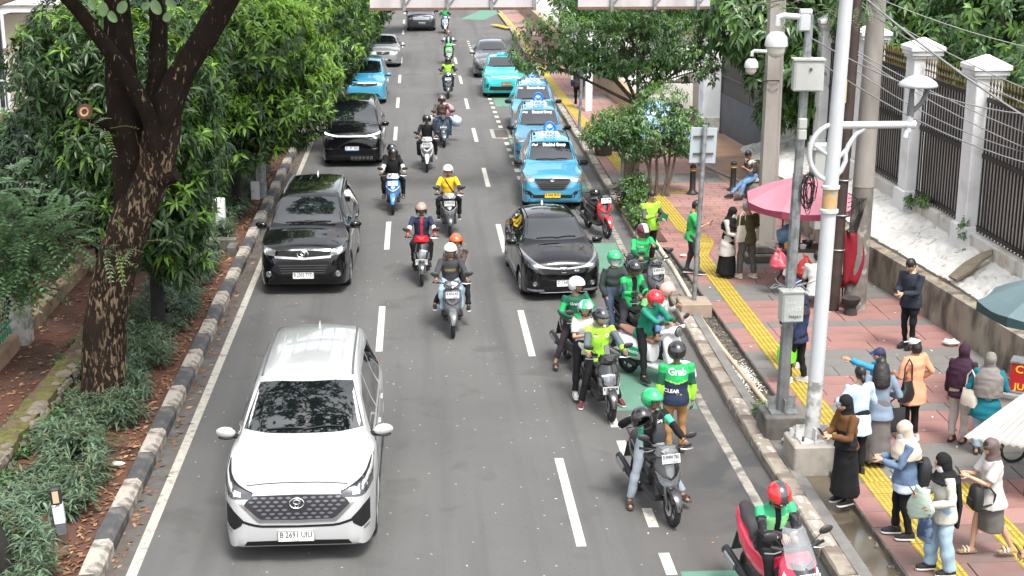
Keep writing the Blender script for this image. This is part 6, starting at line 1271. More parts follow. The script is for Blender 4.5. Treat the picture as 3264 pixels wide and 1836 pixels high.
#scooters
M_seat=mat('black seat vinyl',(.014,.014,.015),.55,var=.15,bump=.2,bscale=80)
M_dkpl=mat('scooter dark plastic',(.022,.022,.024),.5,var=.1)
M_eng=mat('engine grey metal',(.09,.09,.095),.5,metal=.5,var=.2,vscale=12)
M_grip=mat('rubber grip',(.012,.012,.012),.8)
M_smoke=mat('smoked visor',(.03,.032,.035),.05,var=0,alpha=.5,spec=.8)
M_clear=mat('clear screen plastic',(.55,.58,.60),.06,var=0,alpha=.28,spec=.8)
SWH={}
def scooter(label,loc,rz,col,style='sport',accent=None,reg='B 3412 KZ',group=None,panel=None,steer=0.,sc=1.,lean=0.,barcol=None,plate_on='cowl',pm=None,tail=None,nm='scooter'):
 root=thing(nm,label,'scooter',loc,rz,group);root.rotation_euler=(0,lean,rz);accent=accent or M_dkpl;panel=panel or col
 S=sc;vesp=style=='vespa';maxi=style=='maxi';yf,yr,rw=-.64*S,.62*S,(.235 if vesp else .265)*S;ww=(.10 if vesp or maxi else .082)*S
 fy=yf
 key=(rw,ww)
 for(nm_,y)in(('front_wheel',yf),('rear_wheel',yr)):
  if key not in SWH:
   t=thing(nm_,None,None);b=MB();b.lathe([(rw*.68,-ww*.42),(rw*.8,-ww*.5),(rw*.93,-ww*.38),(rw,-ww*.1),(rw,ww*.1),(rw*.93,ww*.38),(rw*.8,ww*.5),(rw*.68,ww*.42)],axis='x',n=24);b.build('tyre',M_rub,t)
   b=MB();b.lathe([(rw*.70,-ww*.3),(rw*.64,-ww*.34),(rw*.62,0),(rw*.64,ww*.34),(rw*.70,ww*.3)],axis='x',n=24);b.lathe([(.05,-ww*.5),(.055,ww*.5),(0,ww*.5)],axis='x',n=12)
   for k in range(5):a=2*math.pi*k/5;b.tube([(0,.04*math.cos(a),.04*math.sin(a)),(0,rw*.66*math.cos(a),rw*.66*math.sin(a))],[.022,.016],5)
   b.build('rim',M_eng,t);SWH[key]=t;t.parent=root
  else:t=dup_tree(SWH[key],root);t.name=nm_
  t.location=(0,y,rw)
 b=MB();b.lathe([(.045,-.05*S),(.11*S,-.05*S),(.11*S,-.056*S),(.045,-.056*S)],axis='x',n=18);o=b.build('brake_disc',M_sil,root);o.location=(0,yf,rw)
 for g in(-1,1):
  MB().tube([(g*.068*S,yf,rw),(g*.072*S,yf+.05*S,rw+.16*S),(g*.07*S,yf+.11*S,.58*S)],[.02*S,.026*S,.026*S],8).build('fork_leg',M_eng,root)
 V=[];F=[];n=12;wf=ww*.75+.015*S
 for i in range(n+1):
  a=lerp(R_(10),R_(165),i/n);rr=rw+.028*S;tp_=math.sin(math.pi*min(1,(i+1.5)/(n*.75)))if i<3 else 1
  wv=wf*(.45+.55*min(1,i/4))*(1 if i<n-2 else .8)
  cy,cz=yf-math.cos(a)*rr,rw+math.sin(a)*rr
  iy,iz=yf-math.cos(a)*(rr-.05*S),rw+math.sin(a)*(rr-.05*S)
  V+=[(-wv,iy,iz),(-wv*.85,cy-math.cos(a)*-.0,cz),(0,yf-math.cos(a)*(rr+.014),rw+math.sin(a)*(rr+.014)),(wv*.85,cy,cz),(wv,iy,iz)]
  if i:
   q=5*i
   for k in range(4):F.append((q-5+k,q-4+k,q+1+k,q+k))
 b=MB();b.add(V,F);o=b.build('front_mudguard',col,root)
 if vesp:prof=[(.36,-.50,.19,.05),(.45,-.525,.215,.07),(.6,-.50,.225,.085),(.75,-.455,.215,.085),(.88,-.41,.185,.075),(.96,-.385,.12,.06)]
 elif maxi:prof=[(.34,-.60,.15,.10),(.46,-.66,.20,.17),(.60,-.70,.225,.23),(.74,-.68,.225,.26),(.86,-.60,.20,.22),(.95,-.50,.14,.14)]
 else:prof=[(.38,-.545,.07,.05),(.46,-.575,.125,.09),(.56,-.585,.175,.13),(.68,-.565,.19,.14),(.80,-.515,.175,.12),(.89,-.465,.14,.09),(.94,-.44,.09,.06)]
 rings=[]
 for z,y,w,d in prof:
  pw=2.6 if vesp else 1.45;ring=[]
  for k in range(13):
   a=math.pi*k/12;cx=math.cos(a);sy=math.sin(a)
   ring.append((w*S*math.copysign(abs(cx)**(2/pw),cx),(y+d-1.0*d*abs(sy)**(2/pw)-d*.1)*S,z*S))
  ring+=[(-w*S*.86,(y+d+.05)*S,z*S),(w*S*.86,(y+d+.05)*S,z*S)];rings.append(ring)
 b=MB();b.loft(rings);cowl=b.build('front_cowl',col,root,True,42)
 bm=bmesh.new();bm.from_mesh(cowl.data);bmesh.ops.recalc_face_normals(bm,faces=bm.faces);bm.to_mesh(cowl.data);bm.free();C=Caster(cowl.data);fr=lambda x,z:C.front(x*S,z*S)
 P_=lambda nm,A,B,m,nu=6,nv=2,off=.005,both=False:[patch(C,fr,a,c,nu,nv,off*S,.006).build(nm,m,root)for a,c in([(A,B),(mirx(A),mirx(B))]if both else[(A,B)])]
 if style=='sport':
  P_('headlight',[(-.165,.70),(-.10,.64),(0,.60)],[(-.14,.60),(-.09,.54),(0,.50)],M_lens,both=True);P_('lamp_trim',[(-.175,.735),(-.10,.665),(0,.625)],[(-.168,.705),(-.10,.645),(0,.605)],accent,6,1,.008,True);P_('cowl_panel',[(-.07,.85),(.07,.85)],[(-.05,.70),(0,.66),(.05,.70)],accent,4,3)
 elif style=='round':
  P_('headlight',[(-.10,.72),(0,.745),(.10,.72)],[(-.095,.60),(0,.56),(.095,.60)],M_lens,8,4);P_('lamp_trim',[(-.13,.74),(0,.775),(.13,.74)],[(-.12,.71),(0,.745),(.12,.71)],M_chr,8,1,.009);P_('turn_lamp',[(-.17,.70),(-.135,.69)],[(-.16,.58),(-.12,.56)],M_lens,3,2,.006,True)
 elif maxi:
  P_('headlight',[(-.21,.70),(-.12,.60),(-.04,.56)],[(-.18,.58),(-.10,.50),(-.04,.48)],M_lens,both=True);P_('light_guide',[(-.215,.80),(-.17,.66)],[(-.19,.80),(-.145,.66)],M_drl,4,1,.009,True)
  P_('centre_panel',[(-.14,.90),(.14,.90)],[(-.03,.60),(.03,.60)],M_dkpl,6,5,.008)
  V=[];F=[]
  for j in range(9):
   for i in range(9):
    u,v=i/4-1,j/8;V.append((u*lerp(.175,.12,v**2)*S,(-.62+.26*v+.10*u*u)*S,(.86+.36*v)*S))
  for j in range(8):
   for i in range(8):q=j*9+i;F.append((q,q+1,q+10,q+9))
  b=MB();b.add(V,F);b.build('windscreen',M_clear,root)
 else:
  P_('shield_badge',[(-.03,.80),(0,.82),(.03,.80)],[(-.02,.74),(0,.73),(.02,.74)],M_dkpl,4,2);P_('horn_cover',[(-.035,.70),(.035,.70)],[(-.03,.42),(.03,.42)],mat('scooter pale panel',(.55,.56,.56),.35,coat=.5),3,5,.012)
 b=MB();b.box((0,-.40*S,.62*S),(.34*S,.06*S,.50*S),(R_(-14),0,0),bev=.02*S);b.build('leg_shield',M_dkpl,root)
 b=MB();b.box((0,-.16*S,.30*S),(.36*S,.50*S,.07*S),bev=.02*S)
 if maxi:b.box((0,-.1*S,.48*S),(.17*S,.6*S,.34*S),bev=.05*S)
 b.build('footboard',M_dkpl if not vesp else panel,root)
 bar=thing('handlebar',None,None);bar.parent=root;bar.location=(0,-.40*S,0);bar.rotation_euler=(0,0,steer)
 b=MB();hz=1.0*S
 if vesp:b.ell((0,-.02,hz),(.17,.10,.075),16,8);b.tube([(-.16,.02,hz),(-.3,.03,hz+.01)],[.05,.03],8);b.tube([(.16,.02,hz),(.3,.03,hz+.01)],[.05,.03],8)
 elif maxi:b.tube([(-.3,.06,hz+.04),(-.12,.0,hz),(.12,.0,hz),(.3,.06,hz+.04)],[.02,.03,.03,.02],8)
 else:b.loft([[(-.05*S,-.13*S,hz-.06*S),(.05*S,-.13*S,hz-.06*S),(.03*S,-.135*S,hz-.01*S),(-.03*S,-.135*S,hz-.01*S)],[(-.14*S,-.05*S,hz-.07*S),(.14*S,-.05*S,hz-.07*S),(.10*S,-.05*S,hz+.05*S),(-.10*S,-.05*S,hz+.05*S)],[(-.17*S,.03*S,hz-.05*S),(.17*S,.03*S,hz-.05*S),(.13*S,.03*S,hz+.05*S),(-.13*S,.03*S,hz+.05*S)],[(-.1*S,.10*S,hz-.04*S),(.1*S,.10*S,hz-.04*S),(.08*S,.10*S,hz+.035*S),(-.08*S,.10*S,hz+.035*S)]])
 b.build('bar_cover',barcol or(M_dkpl if maxi else col if style!='sport' else accent if accent is not M_dkpl else col),bar)
 if vesp:
  b=MB();b.lathe([(.085,0),(.075,.02),(0,.03)],n=18);o=b.build('headlight',M_lens,bar);o.location=(0,-.105,hz);o.rotation_euler=(R_(95),0,0)
  b=MB();b.lathe([(.085,-.01),(.10,.0),(.095,.02),(.085,.02)],n=18);o=b.build('lamp_rim',M_dkpl,bar);o.location=(0,-.10,hz);o.rotation_euler=(R_(95),0,0)
 if style=='sport':
  b=MB();b.add([(-.11*S,-.09*S,hz+.02*S),(0,-.15*S,hz-.05*S),(.11*S,-.09*S,hz+.02*S),(0,-.07*S,hz+.06*S)],[(0,1,3),(1,2,3)]);b.build('bar_lamp',M_lensd,bar,False)
 for g in(-1,1):
  MB().tube([(g*.15*S,.03*S,hz),(g*.34*S,.09*S,hz+.01)],.014,6).build('bar',M_dkpl,bar);MB().tube([(g*.24*S,.055*S,hz),(g*.36*S,.095*S,hz+.01)],.019,8).build('grip',M_grip,bar)
  MB().tube([(g*.19*S,-.0*S,hz),(g*.28*S,-.02*S,hz-.005),(g*.37*S,.03*S,hz-.01)],.008,5).build('brake_lever',M_sil,bar)
  m=MB();m.tube([(g*.17*S,.02*S,hz+.03),(g*.24*S,-.0*S,hz+.13*S),(g*.30*S,.0*S,hz+.17*S)],.007,5);m.ell((g*.325*S,.0,hz+.19*S),(.085*S,.022,.048*S),12,6,rot=(0,g*R_(-12),0));m.build('mirror',M_dkpl,bar)
 if vesp:sec=[(.02,.13,.34,.68),(.15,.18,.32,.72),(.35,.225,.30,.74),(.55,.23,.30,.74),(.75,.17,.36,.74),(.88,.08,.48,.70)]
 elif maxi:sec=[(-.05,.13,.42,.74),(.15,.17,.40,.78),(.4,.19,.44,.80),(.65,.17,.56,.90),(.85,.12,.74,.98),(.95,.05,.84,.98)]
 else:sec=[(.0,.10,.34,.66),(.12,.14,.38,.71),(.3,.17,.44,.745),(.5,.175,.50,.77),(.7,.13,.58,.80),(.86,.05,.68,.81)]
 rings=[]
 for y,w,z0,z1 in sec:
  ring=[]
  for k in range(16):a=2*math.pi*k/16;ring.append((w*S*math.copysign(abs(math.cos(a))**.75,math.cos(a)),y*S,(lerp(z0,z1,.5)+(z1-z0)/2*math.copysign(abs(math.sin(a))**.8,math.sin(a)))*S))
  rings.append(ring)
 b=MB();b.loft(rings);rear=b.build('rear_body',panel,root,True,50)
 if maxi:st=[(-.02,.12,.77),(.2,.15,.80),(.42,.15,.80),(.47,.14,.87),(.7,.13,.93),(.88,.07,1.0)]
 else:st=[(-.02,.10,.72),(.15,.135,.76),(.38,.14,.775),(.46,.135,.80),(.68,.115,.83),(.80,.06,.83)]
 rings=[]
 for y,w,z in st:rings.append([(w*S*math.cos(a),y*S,(z-.02+.05*math.sin(a)*(1 if math.sin(a)>0 else .6))*S)for a in[2*math.pi*k/14 for k in range(14)]])
 b=MB();b.loft(rings);b.build('seat',M_seat if not tail else tail,root)
 MB().tube([(-.12*S,.62*S,.80*S),(-.10*S,.86*S,.86*S),(.10*S,.86*S,.86*S),(.12*S,.62*S,.80*S)],.016,6).build('grab_rail',M_dkpl,root)
 b=MB();b.box((0,.35*S,.33*S),(.20*S,.55*S,.22*S),bev=.04*S);b.lathe([(.0,.07*S),(.12*S,.08*S),(.13*S,.13*S),(.09*S,.17*S),(0,.17*S)],(0,yr-.08*S,rw),axis='x',n=16);b.build('engine',M_eng,root)
 b=MB();b.tube([(-.15*S,.30*S,.24*S),(-.17*S,.55*S,.32*S),(-.18*S,.95*S,.42*S)],[.035*S,.06*S,.062*S],12,flat=.8);b.build('muffler',mat('muffler dark steel',(.035,.035,.038),.45,metal=.4),root);b=MB();b.tube([(-.232*S,.6*S,.35*S),(-.238*S,.85*S,.41*S)],.05*S,8,flat=.35);b.build('muffler_shield',M_sil,root)
 MB().box((0,.84*S,.70*S),(.16*S,.06*S,.07*S),bev=.02*S).build('tail_light',M_redl,root);MB().box((0,.93*S,.52*S),(.17*S,.02*S,.30*S),(R_(25),0,0)).build('rear_mudguard',M_dkpl,root)
 if reg:
  if plate_on=='cowl':z={'sport':.80,'round':.50,'vespa':.62,'maxi':.78}[style];h,nn=fr(0,z);pos=h+Vector((0,-.03,.015));til=-.25
  else:pos=Vector((0,-.56*S,.93*S));til=-.30
  o=MB().box((0,0,0),(.26,.008,.125),bev=.003).build('number_plate',pm or mat('grey number plate',(.42,.43,.43),.45,var=.05),root,False);o.location=pos;o.rotation_euler=(til,0,0)
  b=MB();dk=(pm is M_pk);put_text(b,reg,.072,face_M((0,-.006,.022),(1,0,0),(0,0,1)),width=.225,bold=.0015);put_text(b,'04·28',.032,face_M((.05,-.006,-.042),(1,0,0),(0,0,1)));b.build('lettering',M_inkw if dk else M_ink,o,False)
 return root
pb=lambda n,c,m=0.:mat(n,c,.22,m,var=.03,coat=1.)
BLK=pb('scooter gloss black',(.012,.012,.013));WHT=pb('scooter white',(.72,.72,.72));RED=pb('scooter red',(.55,.012,.02));BLU=pb('scooter blue',(.02,.20,.62));GRN=pb('scooter green',(.16,.55,.14));NAV=pb('scooter navy',(.02,.045,.075));GRY=pb('scooter grey',(.10,.105,.11));SILV=pb('scooter silver',(.40,.41,.42),.3);DRED=pb('scooter dark red',(.30,.012,.02));MAG=pb('scooter crimson',(.62,.015,.06))
GS='scooters riding down the street'
sR1=scooter('blue and white scooter at the top of the picture under the gantry',(1.82,90.3,0),0,WHT,accent=BLU,group=GS,panel=BLU)
sR2=scooter('light green scooter under the rider with the reddish helmet',(1.65,73.2,0),0,GRN,'round',group=GS)
sR3=scooter('dark violet black scooter under the rider in the lime vest, far middle lane',(1.33,60.6,0),R_(-2),BLK,accent=NAV,group=GS)
sR4=scooter('dark blue classic scooter loaded with pink and white bundles',(.85,48.5,0),R_(3),NAV,'vespa',group=GS,pm=M_pk)
sR5=scooter('white and black scooter ridden by a person in a black jacket',(.29,44.0,0),R_(-1),WHT,accent=M_dkpl,group=GS,panel=BLK)
sR6=scooter('blue scooter with a silver visor, ridden beside the white dashes',(-.67,38.0,0),R_(-1),BLU,accent=WHT,group=GS,pm=M_pw)
sR7=scooter('black scooter with grey trim under the rider in the yellow jacket',(.75,35.3,0),R_(1),BLK,accent=SILV,group=GS)
sR8=scooter('red and black scooter with chrome ringed round headlight',(.05,30.7,0),R_(-1),BLK,'round',group=GS,panel=DRED,barcol=RED)
sR9=scooter('dark grey scooter carrying a rider and a pillion in an orange helmet',(.60,26.85,0),R_(1),GRY,accent=M_dkpl,group=GS)
sPK=scooter('red and black scooter parked by the shrubs with a helmet on its seat',(4.46,34.85,0),R_(15),RED,accent=BLK,panel=BLK,pm=M_pw,plate_on='bar',reg='B 4206 TBM',steer=R_(10))
GW='scooters waiting by the right kerb'
sC1=scooter('dark scooter at the kerb under the rider with the maroon and white helmet',(4.66,28.35,0),R_(18),GRY,accent=BLK,group=GW)
sC3=scooter('green trimmed scooter under the two riders behind the white electric scooter',(4.02,25.35,0),R_(24),BLK,group=GW,panel=BLK,accent=GRN)
sC4=scooter('black scooter under the rider in the white helmet, behind the person with the phone',(2.80,24.15,0),R_(14),BLK,group=GW)
sC6=scooter('black and silver scooter under the rider in the lime vest, on white dashes',(2.95,22.11,0),R_(6),BLK,'round',group=GW,reg='B 3811 PKM',panel=BLK)
sC7=scooter('white electric scooter with brown seat and green lettered flank, facing the kerb',(4.05,23.45,0),R_(40),WHT,'vespa',group=GW,reg='B 4741 TWQ',pm=M_pk,tail=mat('brown seat vinyl',(.20,.10,.065),.5,var=.15),panel=WHT)
sC9=scooter('black scooter with plate B 0949 and red flash, its rider holding up a spare helmet',(3.17,18.11,0),R_(12),BLK,group=GW,reg='B 09494 TBG',accent=GRY,plate_on='bar',panel=BLK,steer=R_(-6))
sCX=scooter('large crimson scooter with a clear windscreen in the bottom right of the road',(4.08,14.9,0),R_(13),MAG,'maxi',group=GW,sc=1.06,reg='F 4155 ES',pm=M_pw,panel=MAG)
def decal(root,V,F,m,name):b=MB();b.add(V,F);b.build(name,m,root,False)
for g in(-1,1):
 b=MB();pts=[(g*(.236-.02*abs(y-.45)),y,z)for y,z in[(.12,.56),(.3,.60),(.55,.60),(.72,.56),(.62,.44),(.42,.40),(.22,.44)]]
 b.add(pts+[(g*.238,.45,.52)],[(k,(k+1)%7,7)for k in range(7)]);b.build('green_decal',mat('decal green',(.01,.33,.15),.4,var=0),sC7,False)
 b=MB();put_text(b,'GrabElectric',.095,face_M((g*.245,.42,.51),(0,g,0),(0,0,1)),width=.5,bold=.002);b.build('lettering',M_inkw,sC7,False)
 b=MB();b.add([(g*.17,-.46,.66),(g*.155,-.40,.62),(g*.165,-.36,.50),(g*.18,-.42,.54)],[(0,1,2,3)]);b.build('red_flash',mat('decal red',(.45,.02,.02),.4,var=0),sC9,False)
MB().box((0,-.30,1.10),(.09,.012,.16),(R_(-35),0,0),bev=.004).build('phone_holder',M_pk,sC6,False)
#people
SKIN=[mat('light tan skin',(.45,.27,.18),.5,var=.06,vscale=12),mat('tan skin',(.34,.19,.12),.5,var=.06,vscale=12),mat('brown skin',(.20,.105,.065),.5,var=.06,vscale=12)]
M_hair=mat('black hair',(.012,.010,.010),.45,var=.3,vscale=30,stretch=(1,1,.2));M_lip=mat('lip',(.28,.09,.08),.5,var=0);M_eye=mat('eye dark',(.015,.012,.012),.3,var=0)
def cloth(n,c,**k):
 d=dict(rough=.85,var=.10,vscale=5,bump=.35,bscale=35,spec=.25);d.update(k);return mat(n,c,d.pop('rough'),**d)
JOBS=[]
TMP=None
def job(mb,name,mats,parent,voxel=.016,smooth=4,zone=None,wrinkle=.006,wscale=9.,after=None,extra=None,seed=0.):
 o=bpy.data.objects.new(name,bpy.data.meshes.new(name));COL.objects.link(o);o.parent=parent
 JOBS.append((mb,o,mats if isinstance(mats,list)else[mats],voxel,smooth,zone,wrinkle,wscale,after,extra,seed));return o
def flush_jobs():
 tmp=bpy.data.scenes.new('tmp');tl=[]
 for(mb,o,mats,vox,sm,*r)in JOBS:
  me=bpy.data.meshes.new('t');me.from_pydata(mb.v,[],mb.f);bm=bmesh.new();bm.from_mesh(me);bmesh.ops.recalc_face_normals(bm,faces=bm.faces);bm.to_mesh(me);bm.free()
  t=bpy.data.objects.new('t',me);m=t.modifiers.new('r','REMESH');m.mode='VOXEL';m.voxel_size=vox;m.adaptivity=0
  s=t.modifiers.new('s','SMOOTH');s.iterations=sm;s.factor=.5;tmp.collection.objects.link(t);tl.append(t)
 vl=tmp.view_layers[0];vl.update()
 with bpy.context.temp_override(scene=tmp,view_layer=vl):dg=bpy.context.evaluated_depsgraph_get()
 dg.update()
 for t,(mb,o,mats,vox,sm,zone,wr,ws,after,extra,seed)in zip(tl,JOBS):
  me=bpy.data.meshes.new_from_object(t.evaluated_get(dg));me.name=o.name
  n=len(me.vertices);co=np.empty(n*3,np.float32);me.vertices.foreach_get('co',co);co=co.reshape(-1,3)
  if wr:
   no=np.empty(n*3,np.float32);me.vertices.foreach_get('normal',no);no=no.reshape(-1,3);k=co*ws+seed
   d=np.sin(k[:,0]*1.1+k[:,2]*2.6+1.7*np.sin(k[:,1]*1.3+seed)+1.2*np.sin(k[:,2]*.7))*.6+np.sin(k[:,1]*2.3-k[:,2]*3.1+k[:,0]*1.9+2*np.sin(k[:,2]*1.1+k[:,0]))*.5
   co=co+no*(d*wr)[:,None];me.vertices.foreach_set('co',co.ravel())
  base=o.data
  V=co;F=[tuple(p.vertices)for p in me.polygons];mi=[0]*len(F)
  if zone:
   for i,f in enumerate(F):c=V[list(f)].mean(0);mi[i]=zone(Vector(c))
  V=[tuple(v)for v in V]
  if extra:
   off=len(V);V+=[tuple(v)for v in extra.v];F+=[tuple(i+off for i in f)for f in extra.f];mi+=extra.m
  base.from_pydata(V,[],F)
  for m in mats:base.materials.append(m)
  base.polygons.foreach_set('material_index',mi);base.polygons.foreach_set('use_smooth',[True]*len(F));base.update()
  if after:after(o)
  bpy.data.meshes.remove(me)
 for t in tl:me=t.data;bpy.data.objects.remove(t);bpy.data.meshes.remove(me)
 bpy.data.scenes.remove(tmp);JOBS.clear()
def ik(A,T,l1,l2,pole):
 A,T,pole=Vector(A),Vector(T),Vector(pole);d=T-A;L=d.length
 if L>(l1+l2)*.995:T=A+d*((l1+l2)*.995/L);d=T-A;L=d.length
 L=max(L,abs(l1-l2)+.02);u=d.normalized();a=(l1*l1-l2*l2+L*L)/(2*L);h=math.sqrt(max(0,l1*l1-a*a));p=pole-u*pole.dot(u)
 if p.length<1e-5:p=Vector((0,-1,0))-u*u.y*-1
 p.normalize();return A+u*a+p*h,T
def frame(d,back):
 """columns: side, along, back-of-hand"""
 d=Vector(d).normalized();b=Vector(back);b=(b-d*b.dot(d))
 if b.length<1e-4:b=orth(d)[0]
 b.normalize();s=d.cross(b);return Matrix((s,d,b)).transposed()
def add_hand(b,wrist,d,back,side,curl,s=1.,mi=0):
 M=frame(d,back);W_=Vector(wrist);T=lambda p:W_+M@(Vector(p)*s)
 b.loft([[T((x*w,y,z*t))for x,z in((-1,-.7),(0,-1),(1,-.7),(1,.7),(0,1),(-1,.7))]for y,w,t in((-.01,.026,.02),(.03,.036,.018),(.075,.042,.014),(.092,.038,.011))],mi)
 for k,(x,L,r)in enumerate(((-.031,.068,.0085),(-.0105,.078,.009),(.0105,.073,.0088),(.031,.056,.0078))):
  x*=side;pts=[T((x*.9,.075,0))];a=0;p=Vector((x,.088,0));pts.append(T(p))
  for seg in(.42,.32,.26):a+=curl*(.9+.08*k);p=p+Vector((0,math.cos(a),-math.sin(a)))*L*seg;pts.append(T(p))
  b.tube(pts,[r*s,r*s,r*s*.95,r*s*.88,r*s*.6],6,mi)
 x=-.036*side;b.tube([T((x*.6,.02,-.002)),T((x*1.45,.042,-.012)),T((x*1.75,.068,-.022-.012*curl)),T((x*1.55,.092,-.034-.018*curl))],[.012*s,.0115*s,.010*s,.006*s],6,mi)
def head_mesh(b,M,s,mi_skin=0):
 """sculpted head in head space (face to -y), centre at the ears"""
 P=[];F=[];n,m=20,16
 for i in range(m+1):
  t=math.pi*i/m;z=-math.cos(t)
  for j in range(n):
   a=2*math.pi*j/n;cx,cy=math.cos(a),math.sin(a);r=math.sin(t)
   w=.074*(1-.20*max(0,-z)**1.5);dp=.094*(1-.10*max(0,-z))if cy>0 else .090*(1-.04*max(0,-z))
   x,y,zz=w*r*cx,dp*r*cy,z*.118
   if cy<0:
    f=-cy*r
    if-.20<z<.05:y-=.004*f
    y+=.008*math.exp(-((zz-.022)/.018)**2)*f*math.exp(-((abs(x)-.030)/.016)**2)*1.2
    y-=.010*math.exp(-((zz+.095)/.022)**2)*f*math.exp(-(x/.03)**2)
   P.append(M@(Vector((x,y,zz))*s))
 for i in range(m):
  for j in range(n):a,c=i*n+j,i*n+(j+1)%n;F.append((a,c,c+n,a+n))
 b.add(P,F,mi_skin);T=lambda x,y,z:M@(Vector((x,y,z))*s)
 b.loft([[T(-.009,-.084,.028),T(.009,-.084,.028),T(.008,-.078,.03),T(-.008,-.078,.03)],[T(-.012,-.096,.0),T(.012,-.096,.0),T(.016,-.084,.0),T(-.016,-.084,.0)],[T(-.015,-.107,-.016),T(.015,-.107,-.016),T(.02,-.085,-.02),T(-.02,-.085,-.02)],[T(-.008,-.098,-.026),T(.008,-.098,-.026),T(.012,-.085,-.028),T(-.012,-.085,-.028)]],mi_skin)
 for g in(-1,1):
  b.ell(T(g*.074,.005,.0),(.010*s,.018*s,.030*s),8,6,mi_skin);b.ell(T(g*.030,-.0835,.022),(.0125*s,.005*s,.0058*s),8,5,2)
  b.tube([T(g*.014,-.091,.042),T(g*.030,-.0915,.047),T(g*.046,-.080,.043)],.0034*s,5,2)
 b.tube([T(-.024,-.0865,-.056),T(-.008,-.0945,-.052),T(.008,-.0945,-.052),T(.024,-.0865,-.056)],[.003*s,.0065*s,.0065*s,.003*s],6,1)
 b.tube([T(0,.012,-.07),T(0,.02,-.13),T(0,.03,-.19)],[.052*s,.050*s,.058*s],12,mi_skin)
HELM={}
def helmet(parent,M,s,cols,visor=None,vis_up=0.,full=False,name='helmet',logo=None,tmat=None):
 """open or full-face shell with a real opening"""
 m0,m1=cols if isinstance(cols,tuple)else(cols,cols);n,k=32,18;bm=bmesh.new();G_v=[]
 for i in range(k+1):
  t=math.pi*i/k*.745;row=[]
  for j in range(n):a=2*math.pi*j/n;row.append(bm.verts.new((.128*math.sin(t)*math.cos(a)*(1-.07*max(0,-math.cos(t))),.152*math.sin(t)*math.sin(a)+.012,.138*math.cos(t)+.035)))
  G_v.append(row)
 for i in range(k):
  for j in range(n):
   q=[G_v[i][j],G_v[i][(j+1)%n],G_v[i+1][(j+1)%n],G_v[i+1][j]];c=sum((v.co for v in q),Vector())/4
   if c.y<-.045 and c.z<.062 and(not full or c.z>-.028):continue
   if c.y<-.02 and c.z<-.02 and not full:continue
   if i==0:q=[G_v[0][0],G_v[1][(j+1)%n],G_v[1][j]]if False else q
   try:f=bm.faces.new(q);f.material_index=1 if(abs(c.x)<.042 and c.z>.06)else 0;f.smooth=True
   except ValueError:pass
 bmesh.ops.remove_doubles(bm,verts=bm.verts,dist=.0006);bmesh.ops.recalc_face_normals(bm,faces=bm.faces)
 bmesh.ops.solidify(bm,geom=bm.faces[:],thickness=-.016)
 for v in bm.verts:v.co=M@(v.co*s)
 me=bpy.data.meshes.new(name);bm.to_mesh(me);bm.free();me.materials.append(m0);me.materials.append(m1);o=bpy.data.objects.new(name,me);COL.objects.link(o);o.parent=parent
 if visor:
  P=[];F=[]
  for i in range(7):
   e=lerp(R_(26),R_(-26),i/6)+vis_up
   for j in range(17):
    a=lerp(R_(-78),R_(78),j/16);P.append(M@(Vector((.136*math.cos(e)*math.sin(a),-.163*math.cos(e)*math.cos(a)+.012,.148*math.sin(e)+.030))*s))
  for i in range(6):
   for j in range(16):q=i*17+j;F.append((q,q+1,q+18,q+17))
  b=MB();b.add(P,F);b.build('visor',visor,o)
 b=MB();b.tube([M@(Vector((.122*math.cos(a),-.05+.0*a,-.02-.085*math.sin(a)))*s)for a in np.linspace(0,math.pi,9)],.007,5);b.build('chin_strap',M_pk,o)
 b=MB()
 for g in(-1,1):b.ell(M@(Vector((g*.130,-.03,.035))*s),(.010,.018,.018),8,5)
 for q in b.v[:0]:pass
 b.build('visor_pivots',tmat or M_dkpl,o)
 if logo:
  b=MB();b.ell((0,0,0),(.045*s,.003,.018*s),16,6,0);q=MB();
  L_=M@(Vector((0,-.150,.065))*s);R3=M.to_3x3();b.v=[tuple(L_+R3@(Matrix.Rotation(R_(-28),3,'X')@Vector(v)))for v in b.v];b.build('logo_oval',M_inkw,o)
  b=MB();put_text(b,logo,.032*s,face_M((0,-.0045,0),(1,0,0),(0,0,1)),bold=.0015);b.v=[tuple(L_+R3@(Matrix.Rotation(R_(-28),3,'X')@Vector(v)))for v in b.v];b.build('logo_text',M_ink,o,False)
 return o
class Zone:
 def __init__(s,J):s.J=J
 def __call__(s,c):
  J=s.J;best=('t',0,0);bd=1e9
  ax=J['chest_top']-J['pelvis'];u=(c-J['pelvis']).dot(ax)/ax.length_squared;p=J['pelvis']+ax*max(0,min(1,u));lr=(c-p).dot(J['right']);fb=(c-p).dot(J['fwd'])
  dt=abs(lr)-.125*J['k']
  for sd in(0,1):
   A,E,W_=J['arm'][sd]
   for i,(a,e)in enumerate(((A,E),(E,W_))):
    d=e-a;t=max(0,min(1,(c-a).dot(d)/d.length_squared));q=(c-a-d*t).length
    if q<bd:bd=q;best=(i+t,sd)
  sleeve=best[0]>.30 and(bd<.085*J['k'])and not(best[0]<.55 and abs(lr)<.15*J['k'])
  return dict(sleeve=sleeve,t=best[0],side=best[1],u=u,lr=lr,fb=fb)
